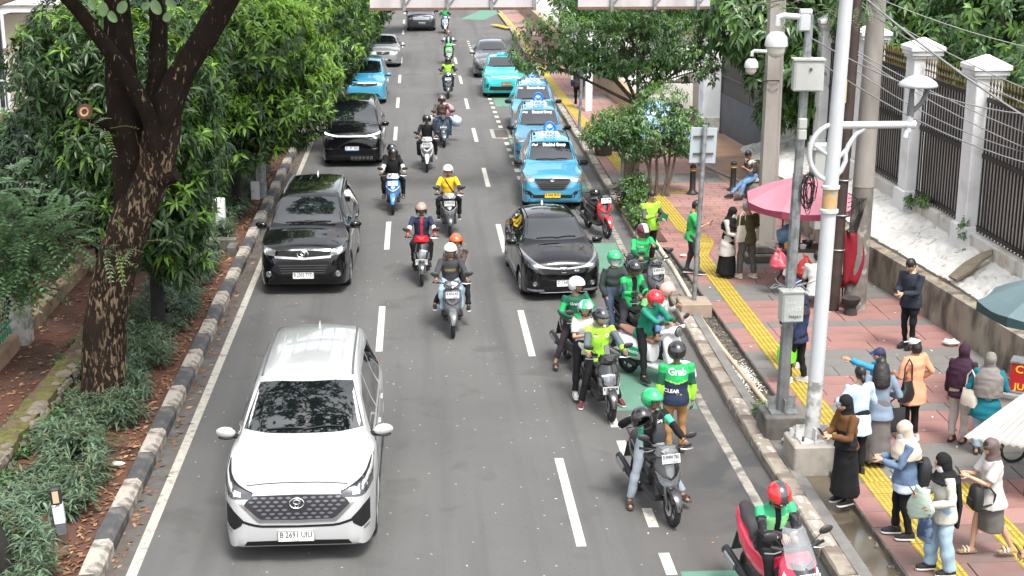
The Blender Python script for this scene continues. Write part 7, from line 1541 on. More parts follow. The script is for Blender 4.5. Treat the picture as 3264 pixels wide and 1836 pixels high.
def person(label,loc,rz,h=1.65,pelvis=None,lean=.04,turn=0.,head=(0,0),hL=None,hR=None,fL=None,fR=None,top=None,bottom=None,shoes=None,skin=1,hair=None,veil=None,helm=None,mask=None,female=False,group=None,elbow=.6,curl=.5,toe=(0.,0.),kneeL=None,kneeR=None,seated=False,skirt=None,build=1.,roll=0.,cap=None,after_top=None,handdir=None):
 """figure facing -y. hands and feet are targets in local space; + x is the person's left"""
 root=thing('person',label,'person',loc,rz,group);k=h/1.68;kb=k*build;V_=Vector
 pel=V_(pelvis)if pelvis else V_((0,0,.535*h));Rt=Matrix.Rotation(lean,3,'X');Rz=Matrix.Rotation(turn,3,'Z');RT=Rz@Rt
 up=RT@V_((0,0,1));fw=RT@V_((0,-1,0));rt=RT@V_((1,0,0))
 ct=pel+up*(.285*h);J=dict(pelvis=pel,chest_top=ct,right=rt,fwd=fw,k=k)
 shw=(.098 if female else .112)*h*(.5+.5*build);sh=[pel+up*(.262*h)+rt*sg*shw for sg in(1,-1)];ua,fa=.172*h,.152*h;ha=[]
 for i,(T,sg)in enumerate(((hL,1),(hR,-1))):
  T=V_(T)if T else pel+rt*sg*(shw+.06)+up*(-.065*h)+fw*.03
  pole=rt*sg*elbow-up*1.0+fw*-.45;E,W_=ik(sh[i],T,ua,fa,pole);ha.append((sh[i],E,W_))
 J['arm']=ha;hipw=.052*h;hips=[pel+rt*sg*hipw for sg in(1,-1)];le=[];th,shn=.243*h,.243*h;ank=.045*h
 for i,(T,sg,kn)in enumerate(((fL,1,kneeL),(fR,-1,kneeR))):
  T=V_(T)if T else V_((sg*.085,.02,0));T=T+V_((0,0,ank));K,A=ik(hips[i],T,th,shn,V_(kn)if kn else V_((sg*.18,-1,.12)));le.append((hips[i],K,A))
 hp,hy=head;HM=Matrix.Rotation(turn+hy,4,'Z')@Matrix.Rotation(roll,4,'Y')@Matrix.Rotation(lean*.3+hp,4,'X');neck=ct+up*(.015*h)
 hs=.93*k if female else .97*k;hc=neck+up*.02*h+HM.to_3x3()@V_((0,-.012,.105*hs));M=Matrix.Translation(hc)@HM
 b=MB();rg=[(-.06,.085,.075),(0,.098,.078),(.07,.078,.062),(.15,.092,.068),(.22,.100,.066),(.262,.085,.055),(.285,.036,.036),(.31,.032,.034)]
 def torso(bb,rg,n=16):bb.loft([[pel+up*(z*h)+rt*(w*h*math.cos(a)*(.55+.45*build))+fw*(d*h*math.sin(a)*(.4+.6*build))for a in[2*math.pi*j/n for j in range(n)]]for z,w,d in rg])
 torso(b,[(z,w*(.82 if z<.27 else .92),d*(.8 if z<.27 else .9))for z,w,d in rg])
 ka=.8 if top and top.get('sleeve',1.95)>1.2 else 1.;kl=.72 if bottom else 1.
 for(A,E,W_)in ha:b.tube([A,A.lerp(E,.5),E,E.lerp(W_,.35),W_],[.027*h*ka,.025*h*ka,.022*h*ka,.021*h*ka,.0155*h],10)
 for i,(A,K,F_)in enumerate(le):
  b.tube([A,A.lerp(K,.4),K,K.lerp(F_,.3),F_,F_+V_((0,0,-ank*.55))],[.05*h*kl,.046*h*kl,.032*h*kl,.031*h*kl,.019*h,.02*h],10);td=Matrix.Rotation(toe[i],3,'Z')@V_((0,-1,0));g0=F_+V_((0,0,-ank*.62))
  b.tube([g0-td*.045*k,g0+td*.03*k,g0+td*.12*k+V_((0,0,-.008)),g0+td*.155*k+V_((0,0,-.012))],[.026*k,.034*k,.030*k,.018*k],8)
 ex=MB();head_mesh(ex,M,hs)
 for i,((A,E,W_),sg)in enumerate(zip(ha,(1,-1))):
  d=(W_-E).normalized();d2=V_(handdir[i])if handdir and handdir[i]else d;bk=up*.8-rt*(-sg)*.35+fw*.1 if d.dot(up)<.6 and abs(d.dot(up))<.75 else rt*sg
  add_hand(ex,W_,d2,bk,sg,curl,.95*k)
 job(b,'body',[SKIN[skin],M_lip,M_eye],root,.017*k,3,None,0,9,None,ex)
 Z=Zone(J);sd_=random.random()*9
 if top:
  t=top;b=MB();pad=t.get('pad',.012);hem=t.get('hem',-.075);w_=t.get('flare',1.)+(.17 if skirt and hem<-.05 else 0)
  rgt=[(hem,.110*w_,.094*w_),(hem*.3,.108*(.5+.5*w_),.091),(.07,.090,.072),(.15,.097,.074),(.215,.103,.070),(.255,.088,.060),(.287,.044,.044)]
  rgt=[(z,w*(.90 if female and z>.05 else 1)+pad/h*.8,d*(.92 if female and z>.05 else 1)+pad/h*.8)for z,w,d in rgt];torso(b,rgt,18)
  for(A,E,W_)in ha:
   L_=t.get('sleeve',1.95);pad=min(t.get('pad',.012),.014)*(.8 if female else 1)
   if L_<=0:continue
   pts=[A-(E-A)*.12+rt*0,A,A.lerp(E,.5),E]if L_>1 else[A-(E-A)*.12,A,A.lerp(E,L_*.5),A.lerp(E,L_)];rd=[.034*h+pad*.6,.033*h+pad,.029*h+pad,.026*h+pad]if L_>1 else[.036*h+pad*.6,.036*h+pad,.036*h+pad,.038*h+pad]
   if L_>1:pts+=[E.lerp(W_,.45),E.lerp(W_,L_-1)];rd+=[.026*h+pad,.0195*h+pad*.8]
   b.tube(pts,rd,12)
  z=t.get('zone');zz=(lambda c,z=z:z(Z(c)))if z else None
  job(b,t.get('name','jacket'),t['m'],root,.0155*k,3,zz,t.get('wr',.0075),9,(lambda o:after_top(o,J,root))if after_top else None,seed=sd_)
  if t.get('collar'):c_=MB();c_.tube([neck-up*.02*h,neck+up*.018*h],[.052*h,.043*h],14,cap=False);q=c_.build('collar',t['collar'],root)
 if bottom:
  m,wd=bottom[0],bottom[1]if len(bottom)>1 else 1.;end=bottom[2]if len(bottom)>2 else .93;b=MB()
  torso(b,[(-.075,.075,.078),(-.03,.102,.088),(.03,.098,.082),(.075,.088,.072)])
  for(A,K,F_)in le:b.tube([A+up*.03*h,A.lerp(K,.3),A.lerp(K,.7),K,K.lerp(F_,.4),K.lerp(F_,end)],[.060*h,.058*h,.046*h*(.6+.4*wd),.041*h*(.5+.5*wd),.036*h*wd,.033*h*wd],12)
  job(b,'trousers',m,root,.0165*k,2,None,.009,8,seed=sd_)
 if skirt:
  m,hemz,fl=skirt;b=MB();c0=pel;base=V_((0,0,0));mid=(le[0][2]+le[1][2])/2
  rings=[];n=26
  for z,w,d in((pel.z+.095*h,.086,.072),(pel.z+.02*h,.099,.082),(pel.z-.06*h,.105,.09),(lerp(pel.z,hemz,.45),.108*(.6+.4*fl),.095*(.6+.4*fl)),(hemz,.118*fl,.105*fl)):
   t=(pel.z-z)/max(.1,pel.z);cx,cy=lerp(pel.x,mid.x,max(0,min(1,t))),lerp(pel.y,mid.y,max(0,min(1,t)));rings.append([V_((cx,cy,z))+V_((w*h*math.cos(a),d*h*math.sin(a),0))*(1+(.05*math.sin(a*7)*t if t>0 else 0))for a in[2*math.pi*j/n for j in range(n)]])
  b.loft(rings);job(b,'skirt',m,root,.016*k,2,None,.005,7,seed=sd_)
 if shoes:
  m,sole=shoes[0],shoes[1];kind=shoes[2]if len(shoes)>2 else 'shoe'
  for i,(A,K,F_)in enumerate(le):
   td=Matrix.Rotation(toe[i],3,'Z')@V_((0,-1,0));tw=V_((-td.y,td.x,0));g=F_+V_((0,0,-ank));b=MB();pt=lambda y,x,z:g+td*y*k+tw*x*k+V_((0,0,z*k))
   outl=[(-.075,.030),(-.02,.036),(.06,.043),(.13,.044),(.175,.030),(.19,.0)];full=[(y,x)for y,x in outl]+[(y,-x)for y,x in outl[-2::-1]]
   b.loft([[pt(y,x*1.04,.0)for y,x in full],[pt(y,x*1.06,.024)for y,x in full]],1)
   if kind=='shoe':
    b.loft([[pt(y,x,.024)for y,x in full],[pt(y*.98,x*.97,.05+.012*(y<.05))for y,x in full],[pt(min(y,.13)*.95,x*.75,.062+.028*(y<.07))for y,x in full],[pt(min(y,.07)*.8-.0,x*.6,.075+.03*(y<.03))for y,x in full]])
   else:
    for yy in(.055,.105):b.tube([pt(yy,-.046,.02),pt(yy,-.03,.068),pt(yy,.03,.068),pt(yy,.046,.02)],.014*k,6,flat=1.0)
   b.build('shoe' if kind=='shoe' else 'sandal',[m,sole],root)
 T=lambda x,y,z:M@(V_((x,y,z))*hs)
 def ellM(bb,c,r,n=18,m=12):bb.ell(T(*c),[q*hs for q in r],n,m,rot=M.to_3x3())
 if hair:
  kind=hair;b=MB();ellM(b,(0,.018,.030),(.086,.103,.110));ellM(b,(0,.03,-.015),(.078,.078,.07))
  if kind=='short':pass
  elif kind=='bun':b.tube([T(0,.10,-.01),T(0,.125,-.06),T(0,.12,-.13)],[.03*hs,.04*hs,.02*hs],8)
  elif kind=='long':b.tube([T(0,.03,.03),T(0,.055,-.06),T(0,.085,-.18),T(0,.11,-.30),T(0,.115,-.36)],[.088*hs,.105*hs,.115*hs,.11*hs,.06*hs],14,up=M.to_3x3()@V_((1,0,0)),flat=1.25)
  elif kind=='bob':b.tube([T(0,.03,.03),T(0,.045,-.05),T(0,.05,-.13)],[.085*hs,.093*hs,.075*hs],12)
  b2=b;job(b2,'hair',mat('grey hair',(.22,.22,.22),.6)if kind=='grey' else M_hair,root,.011,2,None,.0015,26,seed=sd_)
 if veil:
  m=veil[0];drop=veil[1]if len(veil)>1 else .26;b=MB();ellM(b,(0,.030,.020),(.100,.114,.126));b.tube([T(0,.03,-.02),T(0,.018,-.10),neck+up*.01*h,neck-up*.03*h],[.098*hs,.092*hs,.095*hs,.115*hs],16);pv=(top or{}).get('pad',.012)*.6/h
  rings=[]
  for(d_,w,dd)in((.02,.060,.055),(-.03,.098,.075),(-.06,.118,.088),(-drop*.6,.120,.098),(-drop,.118,.10)):w,dd=w+pv+.004,dd+pv+.008;rings.append([ct+up*(d_*h)+rt*(w*h*math.cos(a)*(1+.03*math.sin(6*a)))+fw*(dd*h*math.sin(a))for a in[2*math.pi*j/22 for j in range(22)]])
  if drop>.02:b.loft(rings)
  job(b,'headscarf',m,root,.0125,3,None,.004,15,seed=sd_)
 if cap:
  b=MB();ellM(b,(0,.012,.052),(.088,.102,.082));P=[];
  b.loft([[T(x,y,z)for x,y,z in((-.07,-.07,.052),(-.05,-.15,.035),(0,-.175,.03),(.05,-.15,.035),(.07,-.07,.052))],[T(x,y,z)for x,y,z in((-.07,-.07,.06),(-.05,-.15,.043),(0,-.175,.038),(.05,-.15,.043),(.07,-.07,.06))]]);b.build('cap',cap,root,True,60)
 if helm:helmet(root,M,hs*1.02,**helm)
 if mask:
  P=[];F=[]
  for i in range(5):
   for j in range(9):a=lerp(-1.15,1.15,j/8);z=lerp(-.005,-.095,i/4);P.append(T(.081*math.sin(a),-.098*math.cos(a)-.008*math.cos(a)*(1-abs(i-1.5)/3),z))
  for i in range(4):
   for j in range(8):q=i*9+j;F.append((q,q+1,q+10,q+9))
  b=MB();b.add(P,F);b.build('face_mask',mask,root)
 root['_j']=0;del root['_j']
 return root,J,M
def chest_text(txt,size,u,lr,m,back=False,width=None,name='lettering'):
 """after-hook: letters laid on the garment"""
 def f(o,J,root):
  t=BVHTree.FromPolygons([v.co.copy()for v in o.data.vertices],[tuple(p.vertices)for p in o.data.polygons]);rt,fw=J['right'],J['fwd']*(-1 if back else 1);up=rt.cross(-J['fwd']).normalized()
  up=(J['chest_top']-J['pelvis']).normalized();c=J['pelvis'].lerp(J['chest_top'],u)+rt*lr;r_=rt*(-1 if back else 1);r_=-r_ if not back else r_
  r_=rt if not back else-rt
  V,F=text_mesh(txt,size,0,size*.02);sx=1
  if width:xs=[v.x for v in V];sx=width/(max(xs)-min(xs))
  P=[]
  for v in V:
   p=c+r_*v.x*sx+up*v.y+fw*.6;h,n,_,_=t.ray_cast(p,-fw)
   P.append((h if h else c+r_*v.x*sx+up*v.y+fw*.13)+fw*.006)
  b=MB();b.add(P,F);b.build(name,m,root,False)
 return f
def hooks(*fs):
 def f(o,J,root):
  for g in fs:g(o,J,root)
 return f
def flag_patch(u,lr):
 def f(o,J,root):
  t=BVHTree.FromPolygons([v.co.copy()for v in o.data.vertices],[tuple(p.vertices)for p in o.data.polygons]);up=(J['chest_top']-J['pelvis']).normalized();c=J['pelvis'].lerp(J['chest_top'],u)+J['right']*lr
  for dz,m,nm in((.011,mat('flag red',(.35,.015,.015),.7),'flag_patch'),(-.011,M_inkw,'flag_patch')):
   P=[]
   for x,z in((-.034,-.011),(.034,-.011),(.034,.011),(-.034,.011)):h,n,_,_=t.ray_cast(c+J['right']*x+up*(z+dz)+J['fwd']*.6,-J['fwd']);P.append((h or c)+J['fwd']*.007)
   b=MB();b.add(P,[(0,1,2,3)]);b.build(nm,m,root,False)
 return f
#who is where
random.seed(77)
gb=cloth('black cloth',(.009,.009,.0105));gnav=cloth('navy cloth',(.018,.026,.055));gdk=cloth('charcoal cloth',(.045,.045,.05));gwh=cloth('white cloth',(.48,.475,.455));ggrey=cloth('grey cloth',(.11,.105,.10));gjean=cloth('light blue denim',(.24,.36,.46),col2=(.33,.44,.53),sc2=4,lo=.4,hi=.65);gjeand=cloth('dark denim',(.04,.06,.10));gjeang=cloth('faded grey denim',(.22,.26,.30),col2=(.34,.37,.40),sc2=4,lo=.4,hi=.65)
grn=cloth('bright green jacket cloth',(.02,.36,.10),rough=.6);grnd=cloth('dark green jacket cloth',(.012,.085,.048),rough=.6);lime=cloth('lime vest cloth',(.30,.62,.045),rough=.6);teal=cloth('teal green jacket cloth',(.015,.20,.13),rough=.6)
W_shoe=(mat('white shoe',(.5,.49,.475),.6),mat('white sole',(.7,.69,.66),.6));B_shoe=(mat('black shoe',(.015,.015,.016),.5),mat('white sole',(.7,.69,.66)));K_shoe=(mat('black shoe',(.015,.015,.016)),mat('black sole',(.02,.02,.02),.7));SAND=(mat('brown sandal',(.035,.025,.022),.6),mat('brown sandal sole',(.06,.045,.038),.7),'sandal');MAR=(mat('maroon shoe',(.12,.02,.025),.6),mat('white sole',(.7,.69,.66)))
hp=lambda n,c:mat(n,c,.15,var=.03,coat=1.)
Hb,Hw,Hg,Hr,Ho,Hm,Hpk,Hbr=hp('helmet black',(.012,.012,.014)),hp('helmet white',(.70,.70,.70)),hp('helmet green',(.015,.36,.13)),hp('helmet red',(.60,.015,.02)),hp('helmet orange',(.62,.09,.015)),hp('helmet maroon',(.10,.012,.022)),hp('helmet pink',(.55,.30,.27)),hp('helmet bronze',(.30,.20,.15))
SV,CV=M_smoke,M_clear
def rider(sc,label,top,bottom,helm,off=0.,foot='board',shoes=K_shoe,skin=1,h=1.66,head=(.08,0),hands='bars',group=None,lean=.10,**kw):
 dz=.03 if off>.3 else 0;pel=(0,.26+off,.855+dz);d=dict(pelvis=pel,lean=lean,head=head,h=h,elbow=1.1)
 if hands=='bars':d.update(hL=(.30,-.265,1.055),hR=(-.30,-.265,1.055),handdir=((.1,-1,-.15),(-.1,-1,-.15)),curl=1.0)
 elif hands=='lap':d.update(hL=(.12,off-.08,.98),hR=(-.12,off-.08,.98),curl=.7)
 if foot=='board':d.update(fL=(.17,-.20,.335),fR=(-.17,-.20,.335),kneeL=(.35,-1,.3),kneeR=(-.35,-1,.3))
 elif foot=='peg':d.update(fL=(.26,off-.08,.34),fR=(-.26,off-.08,.34),kneeL=(.5,-1,.3),kneeR=(-.5,-1,.3))
 elif foot=='ground':d.update(fL=(.33,.10+off*.6,0),fR=(-.33,.10+off*.6,0),kneeL=(.45,-1,.2),kneeR=(-.45,-1,.2),toe=(.25,-.25))
 d.update(kw)
 return person(label,tuple(sc.location),sc.rotation_euler.z,top=top,bottom=bottom,shoes=shoes,skin=skin,helm=helm,group=group,**d)
GR='riders on the street'
stripes=lambda Z:1 if Z['sleeve']else 0
rider(sR1,'person in a green jacket riding the blue and white scooter under the gantry',dict(m=[grn,gb],zone=stripes),(gb,),dict(cols=Hb,visor=SV),group=GR)
rider(sR2,'person in a dark jacket with pale stripes and reddish helmet on the light green scooter',dict(m=[cloth('dark green grey cloth',(.03,.05,.05)),cloth('pale mint cloth',(.35,.55,.50))],zone=lambda Z:1 if abs(Z['lr'])<.035 or(Z['sleeve']and Z['t']<.9)else 0),(gb,),dict(cols=hp('helmet brown red',(.22,.05,.04)),visor=CV),group=GR)
rider(sR3,'person in a lime vest over dark sleeves riding the violet black scooter',dict(m=[lime,gb],zone=stripes),(gb,),dict(cols=Hb,visor=SV),group=GR)
rider(sR4,'person in a dark floral jacket riding the loaded dark blue scooter',dict(m=cloth('dark brown floral cloth',(.05,.035,.035),col2=(.14,.09,.08),sc2=14,lo=.5,hi=.6)),(gjeand,),dict(cols=hp('helmet brown',(.10,.065,.06)),visor=SV),group=GR,foot='peg',off=.03)
rider(sR5,'person in a black jacket and black helmet riding the white scooter',dict(m=gb),(gb,),dict(cols=Hb,visor=SV),group=GR,foot='peg',off=.02,shoes=(mat('grey shoe',(.25,.25,.26),.6),mat('white sole',(.7,.69,.66))))
rider(sR6,'person in black jacket with white forearms riding the blue scooter',dict(m=[gb,gwh],zone=lambda Z:1 if Z['sleeve']and Z['t']>.75 else 0),(gb,),dict(cols=Hb,visor=SV),group=GR,foot='peg',off=.02,shoes=SAND)
rider(sR6,'pillion person with a black helmet behind the rider of the blue scooter',dict(m=gb),(gb,),dict(cols=Hb,visor=SV),off=.42,foot='peg',hands='lap',group=GR,h=1.62,lean=.0,pelvis=(-.06,.70,.90),roll=R_(6))
def strap(o,J,root):
 t=BVHTree.FromPolygons([v.co.copy()for v in o.data.vertices],[tuple(p.vertices)for p in o.data.polygons]);pts=[];up=(J['chest_top']-J['pelvis'])
 for k in range(9):c=J['pelvis']+up*lerp(.98,.25,k/8)+J['right']*lerp(-.08,.13,k/8);h,n,_,_=t.ray_cast(c+J['fwd']*.6,-J['fwd']);pts.append((h or c+J['fwd']*.12)+J['fwd']*.005)
 b=MB();b.tube(pts,.014,6);b.build('chest_strap',M_pk,root)
rider(sR7,'person in a yellow jacket and white helmet riding toward the camera',dict(m=[cloth('yellow jacket cloth',(.68,.42,.02)),cloth('dark brown cuff cloth',(.04,.03,.025))],zone=lambda Z:1 if Z['sleeve']and Z['t']>1.1 else 0),(gb,),dict(cols=Hw,visor=None),group=GR,foot='peg',off=.02,shoes=B_shoe,after_top=strap)
rider(sR8,'person in a navy, white and red jacket on the red and black scooter',dict(m=[gnav,gwh,cloth('red sleeve cloth',(.45,.02,.03))],zone=lambda Z:(2 if Z['t']>1.45 else 1 if Z['t']>.95 else 0)if Z['sleeve']else(2 if abs(Z['lr'])<.03 and Z['fb']>0 else 0)),(gb,),dict(cols=(Hbr,Hbr),visor=SV),group=GR,foot='board')
rider(sR9,'person in a grey sweatshirt and white helmet riding the dark grey scooter',dict(m=gdk),(gjean,),dict(cols=(Hw,Hw),visor=None,tmat=Hb),group=GR,foot='board',shoes=K_shoe,after_top=chest_text('JAVANESE',.07,.62,0,mat('gold print',(.30,.20,.05),.7),width=.22),fL=(.17,-.2,.335),fR=(-.17,-.2,.335))
rider(sR9,'pillion person in an orange helmet and brown plaid shirt behind the grey sweatshirt',dict(m=cloth('brown plaid cloth',(.085,.06,.05),col2=(.03,.022,.02),sc2=16,lo=.5,hi=.54)),(gb,),dict(cols=Ho,visor=None),off=.40,foot='peg',hands='lap',group=GR,h=1.64,shoes=B_shoe,pelvis=(.13,.66,.94),lean=.02,after_top=None,fL=(.34,.14,.33),fR=(-.34,.14,.33))
GC='ride hailing riders waiting at the kerb'
gz=lambda Z:1 if Z['sleeve']and Z['t']>.9 else(1 if Z['u']<.25 else 0)
white_ink=M_inkw
rider(sC1,'person in a green jacket and maroon and white helmet, hand at the mouth',dict(m=[grn,grnd],zone=gz),(gdk,),dict(cols=(Hm,hp('helmet pale pink',(.62,.50,.52))),visor=SV),group=GC,foot='ground',hL=(.03,-.16,1.30),hR=(-.26,-.22,1.05),head=(.25,0),after_top=chest_text('Grab',.075,.72,-.09,white_ink))
rider(sC3,'person in an open green jacket and black helmet looking down at a phone',dict(m=[grn,grnd,gb],zone=lambda Z:2 if abs(Z['lr'])<.05 and Z['fb']>.02 and not Z['sleeve']else(1 if Z['sleeve']and Z['t']<.9 else 0)),(gdk,),dict(cols=Hb,visor=None),group=GC,foot='ground',hL=(.05,-.14,1.06),hR=(-.08,-.16,1.06),head=(.45,.25),skin=2)
rider(sC3,'person in dark grey jacket, green helmet and white mask riding pillion',dict(m=cloth('dark olive grey cloth',(.035,.05,.045))),(gjeand,),dict(cols=Hg,visor=CV),off=.42,foot='peg',hands='lap',group=GC,pelvis=(-.10,.74,.93),mask=mat('white face mask',(.70,.71,.72),.8),head=(.1,-.1),hR=(-.3,.62,.86),fR=(-.34,.3,.2))
rider(sC4,'person in a white helmet and green banded jacket, one sandalled foot on the asphalt',dict(m=[grn,grnd],zone=lambda Z:(0 if .35<Z['t']<.9 else 1)if Z['sleeve']else(0 if Z['u']<.35 else 1)),(cloth('dark plum trouser cloth',(.03,.022,.03)),.85,.80),dict(cols=(Hw,Hw),visor=None),group=GC,foot='ground',shoes=SAND,head=(.1,.7),skin=1,hL=(.2,-.2,1.05),hR=(-.12,-.02,.98),fR=(-.42,.12,0),after_top=chest_text('Grab',.07,.72,-.06,white_ink))
rider(sC6,'person in a white polo shirt and silver green helmet holding a phone, riding pillion',dict(m=gwh,sleeve=.75,pad=.006),(gb,),dict(cols=(hp('helmet silver green',(.36,.50,.44)),Hg),visor=CV,vis_up=.5),off=.42,group=GC,pelvis=(-.15,.66,.90),hands='x',hL=(.05,.42,1.18),hR=(-.20,.34,1.16),head=(.05,-.15),female=True,skin=0,foot='peg',fR=(-.36,.42,.05),fL=(.3,.3,.33),hair='bob',shoes=W_shoe,turn=-.15)
rider(sC6,'person in a lime vest with grey sleeves on the black and silver scooter',dict(m=[lime,cloth('slate sleeve cloth',(.09,.11,.13))],zone=lambda Z:1 if Z['sleeve']and Z['t']<1.6 else 0),(gb,),dict(cols=(Hb,hp('helmet graphite',(.05,.05,.055))),visor=CV,vis_up=.05),group=GC,foot='ground',shoes=MAR,head=(.15,.5),h=1.68,after_top=hooks(flag_patch(.78,-.085),chest_text('Q',.085,.77,.10,white_ink),chest_text('I',.26,.55,.0,mat('zip grey',(.08,.1,.08),.6),width=.008,name='zip')))
rider(sC7,'person in a teal jacket and red helmet with a phone on the white scooter',dict(m=[teal,grnd],zone=lambda Z:1 if Z['sleeve']and Z['t']>1.5 else 0),(gb,),dict(cols=(Hr,Hr),visor=mat('iridescent visor',(.10,.45,.40),.08,alpha=.6,coat=1.)),group=GC,foot='ground',shoes=K_shoe,hL=(.20,-.28,1.06),hR=(.02,-.30,1.10),head=(.45,.1),lean=.3,skin=1,fR=(-.34,-.05,0),fL=(.30,.05,0))
person('person in white top, jeans and pink helmet swinging a bare foot over the seat',(4.22,24.05,0),R_(75),1.6,female=True,top=dict(m=[gwh,grn],zone=lambda Z:1 if Z['sleeve']and Z['side']==1 and Z['t']>.4 else 0),bottom=(cloth('mid blue denim',(.10,.19,.36)),1.,.9),helm=dict(cols=(Hpk,Hpk),visor=CV),pelvis=(0,.05,.86),lean=.25,head=(.3,.2),hR=(-.42,-.12,1.02),hL=(.1,-.28,1.15),fL=(.05,.1,0),fR=(-.66,-.02,.74),kneeR=(-.6,-.2,1),skin=0,group=GC)
def back_of_rider(o,J,root):
 chest_text('Grab',.15,.80,0,white_ink,back=True,width=.27)(o,J,root);chest_text('CLEAR',.075,.20,.08,white_ink,back=True)(o,J,root)
person('person seen from behind in green and navy lettered jacket and khaki trousers on the road',(3.80,20.1,0),R_(176),1.72,top=dict(m=[grn,gnav,grnd,lime],zone=lambda Z:(2 if Z['t']<.95 else 3)if Z['sleeve']else(1 if Z['u']<.52-.9*abs(Z['lr'])*-.6-.10 else(3 if Z['u']<.56-.9*abs(Z['lr'])*-.6-.10 else 0)),pad=.02,wr=.006),bottom=(cloth('khaki trouser cloth',(.30,.165,.065)),1.),shoes=(mat('brown shoe',(.07,.035,.025),.6),mat('black sole',(.02,.02,.02))),helm=dict(cols=(Hb,Hb),visor=SV),after_top=back_of_rider,fL=(.09,.05,0),fR=(-.12,-.02,0),group=GC,skin=2,build=1.06)
def c9(o,J,root):chest_text('Grab',.075,.78,.10,white_ink)(o,J,root)
rider(sC9,'person in a black and mint jacket and green helmet holding up a spare black helmet',dict(m=[gb,cloth('mint green cloth',(.06,.42,.26),rough=.6)],zone=lambda Z:(1 if Z['t']<.75 and Z['t']>.05 and Z['side']in(0,1)else 0)if Z['sleeve']else(1 if abs(Z['lr'])>.125 and Z['u']<.75 else 0)),(gjeang,1.05,.93),dict(cols=(Hg,Hg),visor=SV,vis_up=.15),group=GC,foot='ground',shoes=SAND,fL=(.44,-.12,0),hR=(-.36,-.04,1.36),head=(.05,.65),skin=1,after_top=c9,elbow=1.4)
rider(sCX,'person in red full face helmet and green vest with a phone on the crimson scooter',dict(m=[cloth('black plaid cloth',(.018,.018,.02),col2=(.06,.06,.065),sc2=18,lo=.52,hi=.56),cloth('vest green cloth',(.04,.34,.16),rough=.6),cloth('vest light green cloth',(.22,.60,.24),rough=.6),gb],zone=lambda Z:0 if Z['sleeve']else(3 if abs(Z['lr'])<.035 and Z['fb']>0 else(0 if Z['u']<.42 else(1 if Z['u']>.80 else 2)))),(gb,),dict(cols=(Hr,hp('helmet dark grey',(.035,.035,.04))),visor=SV,full=True,logo='NHK'),group=GC,foot='board',hL=(.06,-.16,1.12),hR=(-.04,-.18,1.12),head=(.62,-.05),lean=.18,pelvis=(0,.24,.90),after_top=flag_patch(.62,-.09),fL=(.2,-.25,.36),fR=(-.2,-.25,.36),curl=.8)
GP='people waiting and walking on the right pavement'
Z0=PZ+.004
def stand(label,x,y,deg,h,**kw):kw.setdefault('group',GP);return person(label,(x,y,kw.pop('z',Z0)),R_(deg),h,**kw)
def phone(x,y,z,deg,label,m=None,tilt=35,group='phones in hands'):
 t=thing('phone',label,'phone',(x,y,z),R_(deg),group);t.rotation_euler=(R_(-90+tilt),0,R_(deg));MB().box((0,0,0),(.075,.155,.009),bev=.004).build('case',m or M_pk,t,False);MB().box((0,0,.0055),(.067,.143,.002)).build('screen',mat('phone screen',(.05,.06,.075),.1,coat=1.),t,False);return t
def loc2(x,y,deg,p):c,s=math.cos(R_(deg)),math.sin(R_(deg));return(x+p[0]*c-p[1]*s,y+p[0]*s+p[1]*c)
def phoner(label,plabel,x,y,deg,h,two=True,hz=.68,fwd=.30,**kw):
 z=hz*h;kw.setdefault('hR',(-.05,-fwd,z));kw.setdefault('hL',(.07,-fwd-.0,z-.01)if two else None);kw.setdefault('head',(.42,0));kw.setdefault('curl',.75);r=stand(label,x,y,deg,h,**kw)
 px,py=loc2(x,y,deg,(-.01,-fwd-.10));phone(px,py,z+Z0+.035,deg,plabel);return r
phoner('person in a lime jacket with a grey sleeve standing behind the shrubs at the kerb','phone held by the person in the lime jacket behind the shrubs',5.16,31.1,25,1.70,two=False,top=dict(m=[lime,ggrey],zone=lambda Z:1 if Z['sleeve']and Z['t']<1.2 else 0),bottom=(gb,),hair='short',skin=1,head=(.2,.2),shoes=K_shoe,hL=(.20,-.24,1.05))
phoner('person in a green T-shirt looking at a phone beside the yellow tactile strip','phone held by the person in the green T-shirt',5.93,30.05,78,1.68,top=dict(m=[cloth('green tee cloth',(.04,.36,.10)),cloth('deeper green tee cloth',(.015,.26,.08))],zone=stripes,sleeve=.8,pad=.01),bottom=(gdk,.95),hair='short',shoes=B_shoe,fL=(.09,.1,0),fR=(-.09,-.14,0))
stand('person in black headscarf, white blouse and long black skirt by the person with the tote',6.66,29.75,48,1.60,female=True,top=dict(m=cloth('cream white blouse cloth',(.46,.43,.40)),hem=-.22,flare=1.1),skirt=(gb,.08,1.25),veil=(gb,.15),mask=mat('white face mask',(.70,.71,.72)),head=(.45,.15),hL=(.12,-.32,.98),hR=(-.05,-.30,.96),shoes=K_shoe,skin=0,lean=.08)
stand('grey haired person in an olive T-shirt seen from behind, tote bag on shoulder',7.06,29.62,205,1.72,top=dict(m=cloth('olive tee cloth',(.065,.062,.028)),sleeve=.85,pad=.012),bottom=(cloth('grey green trouser cloth',(.085,.088,.072)),1.15),hair='grey',shoes=(mat('cream shoe',(.50,.44,.36),.6),mat('white sole',(.7,.69,.66))),head=(.35,.3),hL=(.12,-.28,1.02),hR=(-.14,-.26,1.05),skin=1,fL=(.14,-.06,0),fR=(-.14,.1,0))
